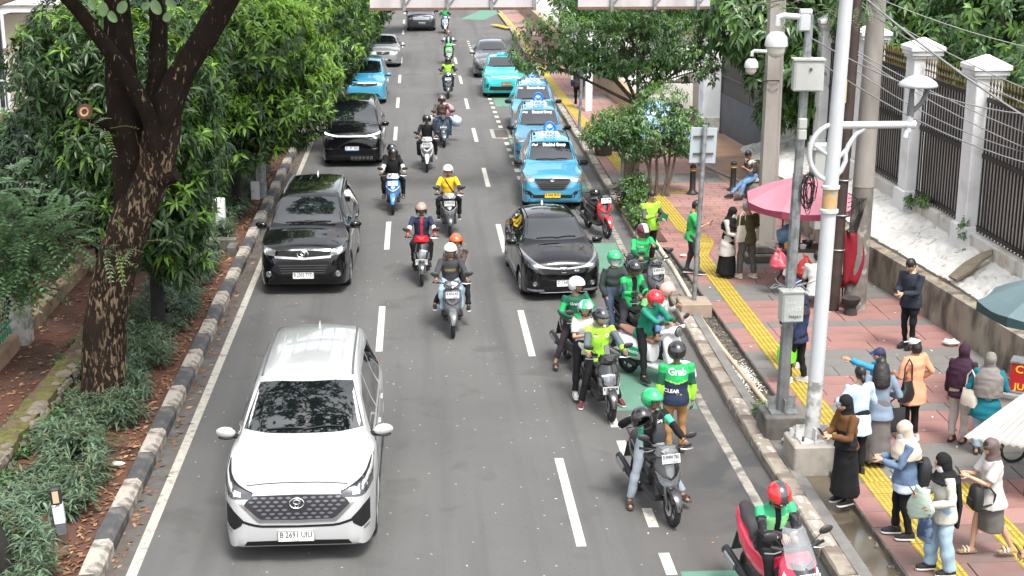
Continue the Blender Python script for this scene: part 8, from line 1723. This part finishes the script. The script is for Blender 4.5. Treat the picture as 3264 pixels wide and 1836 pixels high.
stand('person in patterned shirt and blue jeans sitting on a stone by the driveway',9.20,38.15,-72,1.70,pelvis=(0,0,.60),top=dict(m=cloth('dark patterned shirt',(.05,.045,.04),col2=(.48,.44,.38),sc2=5,lo=.5,hi=.54),sleeve=.9),bottom=(cloth('blue jeans cloth',(.13,.24,.40)),.95,.88),hair='short',skin=2,shoes=K_shoe,hL=(.08,-.36,.86),hR=(-.1,-.36,.86),head=(.5,0),lean=.30,fL=(.15,-.52,0),fR=(-.12,-.72,0),kneeL=(.1,-1,.8),kneeR=(-.1,-1,.8))
stand('person walking away with a brown backpack on the far pavement',6.32,55.9,178,1.74,top=dict(m=[cloth('navy track jacket',(.025,.03,.065)),gwh],zone=lambda Z:1 if Z['sleeve']and Z['t']<1.0 and abs(Z['lr'])>.19 else 0),bottom=(gb,.9),hair='short',shoes=W_shoe,skin=1,fL=(.08,-.16,0),fR=(-.08,.14,0))
phoner('person in a navy hooded sweatshirt looking at a phone by the grey wall','phone held by the person in the navy sweatshirt by the grey wall',8.90,24.5,-58,1.74,top=dict(m=cloth('navy fleece cloth',(.022,.026,.038)),pad=.022),bottom=(gb,.85),hair='short',shoes=K_shoe,skin=0,fwd=.34,hz=.64,head=(.5,0),build=1.08)
stand('person in a navy headscarf and dark clothes behind the grey cabinet pole',6.50,23.55,170,1.62,female=True,top=dict(m=gnav,hem=-.2),bottom=(gb,1.1),veil=(cloth('navy scarf cloth',(.03,.045,.12)),.1),shoes=W_shoe,skin=0)
stand('person in a black hooded blue jacket holding a bright green bag, behind the lamp post',6.36,22.72,-135,1.60,female=True,top=dict(m=cloth('dark blue jacket cloth',(.02,.03,.07))),bottom=(gb,1.),veil=(cloth('black brown scarf',(.03,.024,.026)),.05),shoes=W_shoe,skin=1,hL=(.16,-.06,.78),fL=(.1,-.1,0),fR=(-.1,.1,0))
phoner('person in black headscarf, brown jacket and long black pinafore at the drain edge','phone held by the person in the brown jacket',5.70,17.72,-70,1.60,female=True,top=dict(m=[cloth('brown corduroy cloth',(.11,.05,.02)),gb],zone=lambda Z:1 if not Z['sleeve']and Z['u']<.50 and Z['fb']>-.02 else 0,pad=.022,hem=-.02),skirt=(gb,.14,1.15),veil=(gb,.02),skin=0,shoes=(mat('black shoe',(.015,.015,.016)),mat('white sole',(.7,.69,.66))),hz=.66,fwd=.32,head=(.42,0),bottom=(gb,1.2))
stand('person with tied black hair in a light blue shirt, seen from behind',6.17,18.75,192,1.64,female=True,top=dict(m=cloth('light blue shirt cloth',(.40,.52,.68)),hem=-.16,pad=.02,flare=1.05,wr=.007),bottom=(gb,1.15),hair='bun',shoes=K_shoe,skin=0,hL=(.20,-.24,1.05),hR=(-.16,-.26,1.04))
stand('person with long black hair, dusty blue shirt and long grey skirt, seen from behind',6.56,19.05,176,1.66,female=True,top=dict(m=cloth('dusty blue shirt cloth',(.16,.21,.27)),hem=-.1,pad=.015),skirt=(cloth('grey skirt cloth',(.12,.11,.105)),.10,1.15),hair='long',shoes=SAND,skin=0,hL=(.22,-.16,1.05),hR=(-.2,-.2,1.02))
stand('person in a navy and red cap stretching out a blue sleeved arm',6.78,19.75,-85,1.58,female=True,top=dict(m=cloth('blue sleeve cloth',(.03,.22,.40))),bottom=(gjeand,),cap=cloth('navy red cap cloth',(.03,.035,.09)),hair='bob',shoes=W_shoe,skin=1,hL=(.05,-.52,1.42),hR=(-.15,-.2,1.0),elbow=.2,curl=.3)
stand('person in a peach top, white cap and black trousers with a black shoulder bag',7.38,19.95,205,1.66,female=True,top=dict(m=cloth('peach top cloth',(.56,.27,.16)),hem=-.16,pad=.03,flare=1.12),bottom=(gb,.95),cap=cloth('white cap cloth',(.66,.69,.70),rough=.7),hair='bob',shoes=W_shoe,skin=1,hL=(.18,-.22,1.05),hR=(-.2,-.12,.95),mask=mat('black mask',(.02,.02,.02),.8),head=(.1,.3))
stand('person in a dark maroon headscarf and patterned trousers at the food cart',8.08,19.85,140,1.58,female=True,top=dict(m=cloth('dark maroon cloth',(.035,.016,.03))),bottom=(cloth('cream print trouser',(.46,.40,.37),col2=(.06,.05,.05),sc2=9,lo=.64,hi=.66),1.1),veil=(cloth('dark maroon scarf',(.035,.014,.028)),.26),shoes=(mat('black shoe',(.015,.015,.016)),mat('black sole',(.02,.02,.02)),'sandal'),skin=0)
stand('person in a grey headscarf and teal blouse seen from behind at the food cart',8.28,19.35,155,1.60,female=True,top=dict(m=cloth('teal blouse cloth',(.008,.13,.17)),hem=-.17,pad=.03,flare=1.15,wr=.008),bottom=(gjean,1.2),veil=(cloth('warm grey scarf',(.17,.155,.145)),.25),shoes=(mat('black shoe',(.015,.015,.016)),mat('black sole',(.02,.02,.02)),'sandal'),skin=0,hL=(.2,-.25,1.0),hR=(-.2,-.25,1.0))
phoner('person in a cream headscarf, blue denim jacket and black trousers with a black backpack','phone held by the person in the denim jacket',6.14,16.62,-98,1.62,female=True,top=dict(m=[cloth('blue denim jacket',(.10,.15,.235)),cloth('pale blue shirt hem',(.45,.52,.62))],zone=lambda Z:1 if Z['u']<-.18 and not Z['sleeve']else 0,pad=.03,hem=-.12,wr=.008),bottom=(gb,.95),veil=(cloth('cream scarf cloth',(.48,.40,.33)),.13),mask=mat('white face mask',(.70,.71,.72)),shoes=B_shoe,skin=0,hz=.68,fwd=.33,fL=(.1,.08,0),fR=(-.1,-.06,0))
phoner('person in black headscarf and wide pale jeans holding a mint puffer jacket','phone held by the person with the mint puffer jacket',6.26,15.58,-90,1.60,female=True,top=dict(m=cloth('cream knit cloth',(.48,.46,.41),bump=.6),pad=.02,hem=-.09),bottom=(gjean,1.55,.98),veil=(gb,.04),mask=mat('white face mask',(.70,.71,.72)),shoes=B_shoe,skin=0,hz=.66,fwd=.30,two=False,hL=(.16,-.22,.98),fL=(.1,.1,0),fR=(-.1,-.08,0))
phoner('person in brown hood, white blouse and grey skirt walking with a phone','phone held by the walking person in the white blouse',7.02,16.02,-88,1.60,female=True,top=dict(m=cloth('white blouse cloth',(.46,.445,.42)),sleeve=.8,pad=.02,hem=-.10,flare=1.08),skirt=(ggrey,.36,.95),veil=(cloth('brown nylon hood',(.12,.085,.08),rough=.5),-.02),hair='bun',shoes=(mat('cream sandal',(.50,.45,.33),.6),mat('tan sandal sole',(.25,.17,.11),.7),'sandal'),skin=0,hz=.70,fwd=.34,fL=(.07,.30,.05),fR=(-.08,-.16,0),kneeL=(0,-1,0))
phoner('person in a grey sleeve mostly beyond the lower right edge, holding out a phone','phone at the lower right edge of the picture',6.98,14.05,-90,1.62,top=dict(m=ggrey),bottom=(gb,),hair='short',shoes=K_shoe,hz=.62,fwd=.36)
stand('vendor person in white sitting low behind the lamp post beside the food stall',7.95,27.3,170,1.60,pelvis=(0,0,.42),top=dict(m=gwh,pad=.03,hem=-.12,flare=1.15),bottom=(gb,1.1),hair='short',skin=1,shoes=SAND,hL=(.1,-.4,.6),hR=(-.1,-.4,.6),lean=.3,fL=(.14,-.42,0),fR=(-.14,-.42,0),kneeL=(.1,-1,.9),kneeR=(-.1,-1,.9))
flush_jobs()
#things held, worn on the back, or standing about
def bag(x,y,z,deg,w,d,h,m,label,name='tote_bag',cat='bag',handle=.22,taper=.85,hm=None,group=None,rx=0.):
 t=thing(name,label,cat,(x,y,z),R_(deg),group);t.rotation_euler=(rx,0,R_(deg));rings=[];n=20
 for zz,s,q in((0,.80,.7),(.04*h,.93,.95),(.35*h,1,1.08),(.7*h,.97*taper/.85*.9,.85),(h,taper,.30)):rings.append([(w/2*s*math.copysign(abs(math.cos(a))**.55,math.cos(a))+.008*math.sin(5*a+zz*20),d/2*q*math.copysign(abs(math.sin(a))**.7,math.sin(a)),zz)for a in[2*math.pi*k/n for k in range(n)]])
 b=MB();b.loft(rings);b.build('body',m,t)
 if handle:b=MB();b.tube([(-w*.28,0,h*.96),(-w*.22,0,h+handle*.7),(0,0,h+handle),(w*.22,0,h+handle*.7),(w*.28,0,h*.96)],.012,6);b.build('handle',hm or m,t)
 return t
def backpack(x,y,z,deg,m,label,s=1.,strapm=None):
 t=thing('backpack',label,'backpack',(x,y,z),R_(deg));rings=[]
 for zz,w,d in((0,.12,.05),(.03,.15,.085),(.18,.155,.10),(.32,.14,.09),(.40,.10,.06),(.42,.05,.03)):rings.append([(w*s*math.copysign(abs(math.cos(a))**.6,math.cos(a)),d*s*math.copysign(abs(math.sin(a))**.6,math.sin(a)),zz*s)for a in[2*math.pi*k/18 for k in range(18)]])
 b=MB();b.loft(rings);b.build('body',m,t);b=MB();b.box((0,.095*s,.13*s),(.20*s,.05*s,.17*s),bev=.02);b.build('front_pocket',m,t)
 for g in(-1,1):b=MB();b.tube([(g*.07*s,-.07*s,.05*s),(g*.11*s,-.24*s,.12*s),(g*.11*s,-.27*s,.28*s),(g*.09*s,-.17*s,.40*s),(g*.07*s,-.05*s,.38*s)],.018*s,6);b.build('shoulder_strap',strapm or m,t)
 return t
q=lambda x,y,d,p:loc2(x,y,d,p)
x,y=q(7.06,29.62,205,(.20,.05));bag(x,y,1.0,25,.30,.09,.36,mat('cream canvas',(.55,.50,.43),.8,var=.15,col2=(.20,.17,.15),sc2=6,lo=.6,hi=.7),'cream printed tote bag on the shoulder of the person in the olive T-shirt',handle=.30)
x,y=q(6.36,22.72,-135,(.18,-.10));bag(x,y,.52,20,.36,.14,.34,cloth('bright green bag cloth',(.16,.72,.02),rough=.5),'bright lime green carrier bag in the hand behind the lamp post',handle=.08,taper=1.0)
x,y=q(6.56,19.05,176,(-.27,-.12));bag(x,y,.62,12,.34,.09,.36,mat('black canvas',(.016,.016,.017),.8),'flat black tote bag on the arm of the person in the long grey skirt',handle=.16,taper=1.)
x,y=q(7.38,19.95,205,(.22,.10));bag(x,y,.86,35,.38,.13,.30,mat('black leather',(.012,.012,.013),.4),'soft black shoulder bag of the person in the peach top','shoulder_bag',handle=.36,taper=.55)
x,y=q(8.28,19.35,155,(.24,.02));bag(x,y,.88,-60,.30,.12,.26,mat('cream canvas',(.55,.50,.43)),'cream shoulder bag of the person in the teal blouse','shoulder_bag',handle=.30)
x,y=q(6.14,16.62,-98,(.03,.22));backpack(x,y,.88,-98,mat('black nylon',(.013,.013,.015),.55,var=.1),'small black backpack on the person in the cream headscarf',.92)
x,y=q(6.32,55.9,178,(0,.24));backpack(x,y,1.0,178,mat('brown black nylon',(.045,.03,.032),.6),'dark brown backpack of the person walking away on the far pavement',1.1)
x,y=q(7.02,16.02,-88,(.10,-.24));backpack(x,y,.84,92,mat('black nylon',(.013,.013,.015)),'black bag worn on the chest of the walking person in the white blouse',.78)
x,y=q(3.17,18.11,12,(.03,-.06));t=bag(x,y,.98,12,.20,.09,.26,mat('dark slate nylon',(.03,.033,.04),.6),'slate sling bag on the chest of the rider in the black and mint jacket','sling_bag',handle=.18,taper=.6)
x,y=q(6.26,15.58,-90,(.02,-.26));t=thing('puffer_jacket','quilted mint puffer jacket hanging over the arm of the person in the black headscarf','jacket',(x,y,.93),R_(-62));P=[];F=[]
for j in range(15):
 for i in range(11):u,v=i/5-1,j/14;P.append((u*(.16+.05*math.sin(v*5)),-.03-.04*math.cos(u*1.5)-.012*abs(math.sin(v*19+u))-.05*v*(1-v)*4*.5,.40*v-.02+.07*u*(1-v)));
for j in range(14):
 for i in range(10):a=j*11+i;F.append((a,a+1,a+12,a+11))
b=MB();b.add(P,F);o=b.build('quilted_shell',cloth('mint quilted cloth',(.42,.52,.44),rough=.6),t);m_=o.modifiers.new('s','SOLIDIFY');m_.thickness=.035
x,y=q(6.26,15.58,-90,(.12,-.26));bag(x,y,.66,-75,.26,.10,.30,cloth('patch denim',(.035,.06,.12),col2=(.10,.14,.20),sc2=7,lo=.5,hi=.52),'patchwork denim bag below the mint puffer jacket','denim_bag',handle=.12)
x,y=q(6.26,15.58,-90,(.0,.15));t=thing('scarf_end','long black scarf end hanging down the back of the person in wide pale jeans','scarf',(x,y,.78),R_(-90));b=MB();b.loft([[(-.09,-.01,0),(.09,-.01,0),(.09,.02,0),(-.09,.02,0)],[(-.10,0,.3),(.10,0,.3),(.10,.04,.3),(-.10,.04,.3)],[(-.07,-.05,.62),(.07,-.05,.62),(.07,0,.62),(-.07,0,.62)]]);b.build('cloth',gb,t)
t=thing('pouch','dark green folded pouch in the hand of the person in the lime jacket','pouch',(5.42,30.95,1.22),R_(25));b=MB();b.prism([(-.12,-.05),(.10,-.09),(.16,.05),(.02,.14),(-.10,.08)],-.02,.02);o=b.build('body',cloth('dark green pouch',(.012,.10,.06)),t,False);o.rotation_euler=(R_(80),0,0)
def loose_helmet(label,M,s,cols,**kw):t=thing('helmet',label,'helmet',tuple(M.translation));helmet(t,Matrix.Translation(-M.translation)@M,s,cols,**kw);return t
x,y=q(3.17,18.11,12,(-.25,-.12));loose_helmet('spare black helmet held up, its opening to the camera, in a gloved hand',Matrix.Translation((x,y,1.33))@Matrix.Rotation(R_(14),4,'Z')@Matrix.Rotation(R_(-70),4,'X')@Matrix.Rotation(R_(180),4,'Z'),1.05,(Hb,Hb))
x,y=q(4.46,34.85,15,(0,.18));loose_helmet('black helmet resting on the seat of the parked red scooter',Matrix.Translation((x,y,.93))@Matrix.Rotation(R_(15),4,'Z'),1.0,Hb,visor=SV)
def bundle(x,y,z,r,m,label,name='bundle'):
 t=thing(name,label,'bundle',(x,y,z),random.random());b=MB();b.ell((0,0,r[2]),r,14,9);b.v=[tuple(Vector(v)*(1+.16*mnoise.noise(Vector(v)*6+Vector((x*9,0,0)))))for v in b.v];b.build('wrapping',m,t);return t
bundle(.95,49.25,.80,(.42,.22,.25),mat('pink plastic wrap',(.62,.27,.30),.4,var=.15,vscale=6),'pink wrapped bundle strapped behind the rider of the loaded blue scooter')
bundle(.42,49.1,.48,(.22,.20,.22),mat('white plastic wrap',(.68,.66,.65),.4,var=.1),'white plastic bundle on the left flank of the loaded blue scooter');bundle(1.33,49.1,.50,(.20,.20,.2),mat('pale blue plastic wrap',(.46,.60,.66),.4,var=.1),'pale blue plastic bundle on the right flank of the loaded blue scooter')
bundle(.25,44.75,.80,(.20,.16,.14),mat('peach cardboard',(.58,.36,.27),.7),'peach coloured parcel behind the rider of the white scooter','parcel')
phone(*q(4.02,25.35,24,(-.02,-.28)),1.12,24,'phone in the hands of the rider in the open green jacket');phone(*q(4.05,23.45,40,(.06,-.40)),1.17,40,'phone in the hands of the rider on the white electric scooter');phone(*q(4.08,14.9,13,(.01,-.28)),1.17,20,'phone in the hands of the rider in the red helmet',mat('white phone',(.6,.6,.6),.3));phone(*q(2.95,22.11,6,(-.14,.26)),1.24,6,'phone held by the person in the white polo shirt')
t=thing('stone_block','rough stone block used as a seat by the driveway','stone',(9.26,38.2,PZ));b=MB();b.box((0,0,.22),(.55,.6,.44),bev=.08);b.v=[tuple(Vector(v)*(1+.1*mnoise.noise(Vector(v)*4)))for v in b.v];b.build('block',M_conc_d,t)
def parasol(x,y,z,r,drop,m,mv,label,poleh,n=8,tilt=(0,0),valance=.14,rot=0.):
 t=thing('parasol',label,'parasol',(x,y,z-poleh));MB().tube([(0,0,0),(0,0,poleh+drop)],.022,8).build('pole',M_galv,t);V=[];F=[];S=5
 c=thing('canopy',None,None);c.parent=t;c.location=(0,0,poleh);c.rotation_euler=(tilt[0],tilt[1],rot)
 for k in range(n):
  a0,a1=2*math.pi*k/n,2*math.pi*(k+1)/n;b=MB();P=[];F=[]
  for j in range(6):
   for i in range(S):u=i/(S-1);f=j/5;a=lerp(a0,a1,u);rr=r*f*(math.cos(math.pi/n)/math.cos((u-.5)*2*math.pi/n));P.append((rr*math.cos(a),rr*math.sin(a),drop*(1-f**1.6)-.05*f*math.sin(u*math.pi)))
  for j in range(5):
   for i in range(S-1):q_=j*S+i;F.append((q_,q_+1,q_+S+1,q_+S))
  b.add(P,F);b.build('panel',m,c,False);b=MB();ed=P[-S:];b.add(ed+[(x_*1.0,y_*1.0,z_-valance*(1-.25*math.sin(math.pi*i/(S-1))))for i,(x_,y_,z_)in enumerate(ed)],[(i,i+1,i+1+S,i+S)for i in range(S-1)]);b.build('valance',mv,c,False);MB().tube([(0,0,drop-.03),(r*.98*math.cos(a0),r*.98*math.sin(a0),-.02)],.008,4).build('rib',M_galv,c)
 MB().lathe([(.03,-.02),(.03,.06),(0,.09)],(0,0,drop),n=10).build('finial',mv,c);return t
M_pink=cloth('faded pink canvas',(.46,.185,.23),rough=.7,bump=.1,var=.08,vscale=2);M_pink2=cloth('deep pink canvas',(.24,.045,.08),rough=.7,bump=.1)
parasol(8.08,29.2,1.98,1.22,.46,M_pink,M_pink2,'faded pink parasol with a deep pink edge over the food stall',1.83,8,(R_(3),0),.16,.2)
M_tealc=cloth('grey green canvas',(.095,.14,.15),rough=.6,bump=.1,var=.08,vscale=2);M_tealc2=cloth('dark green canvas edge',(.03,.062,.065),rough=.6,bump=.1)
parasol(9.98,20.9,1.98,1.25,.42,M_tealc,M_tealc2,'grey green parasol at the right edge beside the grey wall',1.85,8,(0,0),.16,.5)
fs=thing('food_stall','cluttered food stall on wheels under the pink parasol','food stall',(8.12,28.75,PZ),R_(-6));M_wood=mat('dark worn wood',(.07,.045,.03),.8,var=.3,vscale=6)
MB().box((0,0,.55),(1.0,.55,.62),bev=.01).build('body',mat('dark red brown panel',(.085,.03,.03),.6,var=.2),fs,False);MB().box((-.1,-.285,.66),(.55,.012,.36)).build('white_panel',mat('scuffed white panel',(.55,.54,.50),.6,var=.12),fs,False);MB().box((0,0,.885),(1.12,.62,.04)).build('counter',M_wood,fs,False)
for g in(-1,1):b=MB();b.lathe([(.20,-.025),(.23,-.02),(.23,.02),(.20,.025)],(0,0,0),axis='y',n=18);o=b.build('wheel',M_rub,fs);o.location=(g*.42,-.31,.23)
for g in(-1,1):MB().tube([(g*.5,.2,.9),(g*.5,.2,1.55)],.018,6).build('corner_post',M_wood,fs)
MB().box((0,.2,1.5),(1.05,.22,.03)).build('shelf',M_wood,fs,False);MB().tube([(-.55,-.2,.82),(-.85,-.2,.95)],.02,6).build('push_handle',M_galv,fs)
random.seed(31);items=[('jar','glass jar with orange snacks',(.50,.22,.06),.05,.14),('tub','blue plastic tub',(.05,.22,.42),.07,.10),('bottle','dark sauce bottle',(.06,.02,.01),.03,.2),('tub','white plastic tub',(.6,.6,.58),.08,.08),('pot','dark cooking pot',(.03,.03,.032),.12,.13),('cup_stack','stack of pale cups',(.55,.52,.47),.04,.22),('bottle','red sauce bottle',(.42,.03,.02),.03,.19),('jar','jar of tan crackers',(.48,.33,.15),.055,.15),('basin','blue grey basin',(.12,.2,.26),.15,.11)]
for i,(nm,lab,c,r,h_)in enumerate(items):
 lx=-.46+i*.115;ly=-.18+.16*(i%3);X,Y=q(8.12,28.75,-6,(lx,ly));t=thing(nm,lab+' on the counter of the food stall',nm.replace('_',' '),(X,Y,PZ+.905));b=MB();pf=[(r*.9,0),(r,h_*.6),(r*.95,h_*.75),(r*.45,h_*.85),(r*.4,h_),(0,h_)]if nm in('bottle','jar')else[(r*.75,0),(r,h_),(r*.95,h_),(r*.7,.015),(0,.015)];b.lathe(pf,n=14);b.build('vessel',mat('item '+lab,c,.35,var=.15,vscale=9,coat=.3),t)
def plastic_bag(x,y,z,s,m,label):
 t=thing('plastic_bag',label,'plastic bag',(x,y,z),0,'plastic bags hanging on the food stall');b=MB();b.lathe([(0,0),(.10*s,.0),(.155*s,.06*s),(.14*s,.17*s),(.075*s,.26*s),(.03*s,.31*s),(.05*s,.36*s)],n=18);b.v=[tuple(Vector(v)*(1+.30*mnoise.noise(Vector(v)*14+Vector((x,y,0)))))for v in b.v];b.build('film',m,t);return t
M_redbag=mat('red plastic film',(.50,.055,.05),.3,var=.3,vscale=9,col2=(.62,.40,.36),sc2=9,lo=.58,hi=.66,transl=.3);M_pinkbag=mat('pink plastic film',(.55,.10,.13),.3,var=.3,vscale=8,col2=(.66,.42,.44),sc2=8,lo=.55,hi=.66,transl=.3)
plastic_bag(7.40,28.25,.72,1.2,M_pinkbag,'round pink plastic bag hanging at the left of the food stall');plastic_bag(7.86,27.85,.66,1.2,M_redbag,'pointed red plastic bag hanging at the front of the food stall');plastic_bag(7.62,28.2,.55,.9,mat('milky plastic film',(.62,.62,.6),.35,transl=.3,var=.1),'milky plastic bag between the two red ones on the food stall')
t=thing('red_cloth','red cloth hanging on the dark iron pole','cloth',(8.48,27.0,.7));P=[];F=[]
for j in range(12):
 for i in range(8):u,v=i/7,j/11;P.append(((u-.35)*.40*(.5+.5*math.sin(.5+v*2.3))+.05*math.sin(v*3),.04*math.sin(u*9+v*3),1.05*(1-v)))
for j in range(11):
 for i in range(7):a=j*8+i;F.append((a,a+1,a+9,a+8))
o=MB().add(P,F).build('cloth',cloth('red cloth',(.20,.012,.02)),t);o.modifiers.new('s','SOLIDIFY').thickness=.012
t=thing('kettle','dented aluminium pot on a red stool behind the dark iron pole','pot',(8.42,27.35,.62));b=MB();b.lathe([(.11,0),(.115,.2),(.12,.2),(.12,.22),(.05,.25),(0,.26)],n=18);b.build('pot',M_sil,t)
t=thing('stool','red plastic stool under the aluminium pot','stool',(8.42,27.35,PZ));MB().box((0,0,.44),(.3,.3,.04),bev=.01).build('seat',mat('red plastic',(.42,.015,.02),.4),t,False)
for a_,b_ in((-1,-1),(1,-1),(1,1),(-1,1)):MB().tube([(a_*.11,b_*.11,.43),(a_*.14,b_*.14,0)],.018,6).build('leg',mat('red plastic',(.42,.015,.02)),t)
t=thing('charcoal_stove','round black charcoal stove on the pavement by the dark iron pole','stove',(8.5,26.75,PZ));MB().lathe([(.14,0),(.12,.1),(.10,.16),(.17,.26),(.19,.34),(.15,.34),(0,.28)],n=18).build('body',mat('sooty clay',(.03,.026,.024),.9,var=.3),t)
random.seed(8);st0=None
for i in range(7):
 X,Y=q(8.12,28.75,-6,(-.60-.015*(i%2),-.22+.075*i));t=thing('snack_strip',['black and white','green','gold','white','blue','red','silver'][i]+' strip of snack sachets hanging on the left side of the food stall','sachets',(X,Y,.62))
 c=[(.05,.05,.05),(.06,.22,.08),(.45,.30,.06),(.5,.5,.48),(.06,.16,.40),(.40,.04,.04),(.38,.38,.40)][i];ms=[mat('sachet %d'%i,c,.3,var=.2,vscale=20,coat=.4),mat('sachet pale',(.55,.53,.48),.4)]
 for j in range(4):MB().box((0,0,.42-.10*j),(.012,.065,.092),(0,R_(6*(j%2)),R_(4*i)),bev=.003).build('sachet',ms[(i+j)%2 if i==0 else 0],t,False)
X,Y=q(8.12,28.75,-6,(-.42,.12));t=thing('umbrella_bag','folded blue plastic sheet bundled at the back of the food stall','bundle',(X,Y,PZ+.9));b=MB();b.ell((0,0,.22),(.22,.12,.22),12,8);b.v=[tuple(Vector(v)*(1+.25*mnoise.noise(Vector(v)*9)))for v in b.v];b.build('wrapping',mat('dusty blue sheet',(.10,.19,.30),.4,var=.2,vscale=7),t)
fc=thing('food_cart','food cart with a red snack sign and steel table top at the right edge','food cart',(9.35,19.8,PZ),R_(-30));MB().box((0,0,.74),(1.5,.62,.05)).build('table_top',mat('steel table top',(.5,.51,.52),.3,metal=.6),fc,False);MB().box((0,0,.45),(1.4,.55,.5)).build('body',mat('cream cart panel',(.5,.46,.42),.6,var=.1),fc,False)
sb=MB().box((-.18,-.02,1.02),(.62,.30,.46)).build('sign_box',mat('red sign',(.36,.012,.015),.5,var=.1),fc,False)
b=MB();put_text(b,'CILOR',.17,face_M((-.18,-.175,1.14),(1,0,0),(0,0,1)),width=.5,bold=.004);put_text(b,'JUMBO',.14,face_M((-.18,-.175,.87),(1,0,0),(0,0,1)),width=.5,bold=.004);M_yl=mat('yellow sign letters',(.70,.42,.03),.5,var=0);b.build('sign_letters',M_yl,fc,False);b=MB();put_text(b,'Keju',.10,face_M((-.18,-.175,1.0),(1,0,.1),(-.1,0,1)));b.build('sign_script',mat('orange sign letters',(.60,.15,.03),.5,var=0),fc,False)
b=MB();put_text(b,'CILOR',.15,face_M((-.495,-.02,1.14),(0,-1,0),(0,0,1)),width=.26,bold=.004);put_text(b,'JUMBO',.12,face_M((-.495,-.02,.88),(0,-1,0),(0,0,1)),width=.26,bold=.004);b.build('side_letters',M_yl,fc,False)
for z_ in(.79,1.25):MB().box((-.18,-.02,z_),(.65,.33,.025)).build('sign_frame',M_galv,fc,False)
for g in(-1,1):b=MB();b.lathe([(.24,-.03),(.28,-.02),(.28,.02),(.24,.03)],(0,0,0),axis='y',n=20);o=b.build('wheel',M_rub,fc);o.location=(g*.45,-.34,.28)
t=thing('pot','small steel pot on the table of the food cart','pot',(*q(9.35,19.8,-30,(-.62,.05)),PZ+.765));MB().lathe([(.12,0),(.125,.12),(.09,.15),(0,.17)],n=16).build('pot',M_sil,t)
rf=thing('corrugated_roof','curved pale corrugated roof sheet of a cart at the right edge','roof sheet',(0,0,0));P=[];F=[];A0=Vector((7.28,17.6,1.0));B0,B1=Vector((7.37,17.9,1.0)),Vector((8.6,17.1,1.0));nu,nv=120,18
Pn=[]
for j in range(nv+1):
 for i in range(nu+1):
  u,v=i/nu,j/nv;s0=B0.lerp(B1,u);p=s0+Vector((1.75*v,.95*v,.62*v));p.z+=.24*math.sin(v*math.pi*.8)*(.15+.85*min(1,u*2.2))+.016*math.sin(u*math.pi*2*15);Pn.append(tuple(p))
for j in range(nv):
 for i in range(nu):a=j*(nu+1)+i;F.append((a,a+1,a+nu+2,a+nu+1))
o=MB().add(Pn,F).build('sheet',mat('pale corrugated sheet',(.38,.355,.325),.5,metal=.1,var=.1,vscale=2,col2=(.30,.26,.23),sc2=2.2,lo=.55,hi=.75),rf,True,180);o.modifiers.new('s','SOLIDIFY').thickness=.006
for(a,c)in(((8.3,17.8,1.2),(8.3,17.85,.15)),((8.9,17.3,1.1),(8.9,17.35,.15))):MB().tube([a,c],.02,6).build('roof_support',M_wood,rf)
b=MB();b.lathe([(.24,-.03),(.29,-.02),(.29,.02),(.24,.03)],(0,0,0),axis='y',n=20);o=b.build('wheel',M_rub,rf);o.scale=(.7,)*3;o.location=(8.6,19.0,.35)
random.seed(15)
for(x,y,lab,m,s)in[(5.58,19.95,'crumpled clear plastic bag in the drain by the lamp plinth','milky plastic film',.16),(-4.42,19.7,'scrap of white paper in the leaf litter by the left kerb',None,.09),(9.75,24.6,'crumpled white bag at the foot of the grey wall','milky plastic film',.15),(6.05,31.6,'white paper scrap on the red slabs behind the waiting scooters',None,.08)]:
 t=thing('litter',lab,'litter',(x,y,PZ+.02 if x>0 else .17));b=MB();b.ell((0,0,s*.3),(s,s*.7,s*.35),9,6);b.v=[tuple(Vector(v)*(1+.45*mnoise.noise(Vector(v)*22)))for v in b.v];b.build('scrap',MATS.get(m)or mat('white paper',(.66,.65,.62),.8),t,False)
lb=MB()
for i in range(260):
 r_=random.random();x=random.uniform(5.95,10.0)if r_<.55 else random.uniform(-3.3,5.0);y=random.uniform(15.5,33)
 if x>5.9 and x>wx(y)-.05:continue
 z=PZ+.008 if x>5.9 else .005;s=random.uniform(.012,.05)if x>5.9 else random.uniform(.012,.03);a=random.random()*6;c,d=math.cos(a)*s,math.sin(a)*s;lb.add([(x-c,y-d,z),(x+d*.4,y-c*.4,z+.004),(x+c,y+d,z+.002),(x-d*.4,y+c*.4,z+.006)],[(0,1,2,3)],0 if random.random()<.7 else 1)
tag(lb.build('ground_litter',[mat('pale litter',(.62,.58,.5),.8),mat('orange litter',(.55,.25,.08),.8)],None,False),kind='stuff')
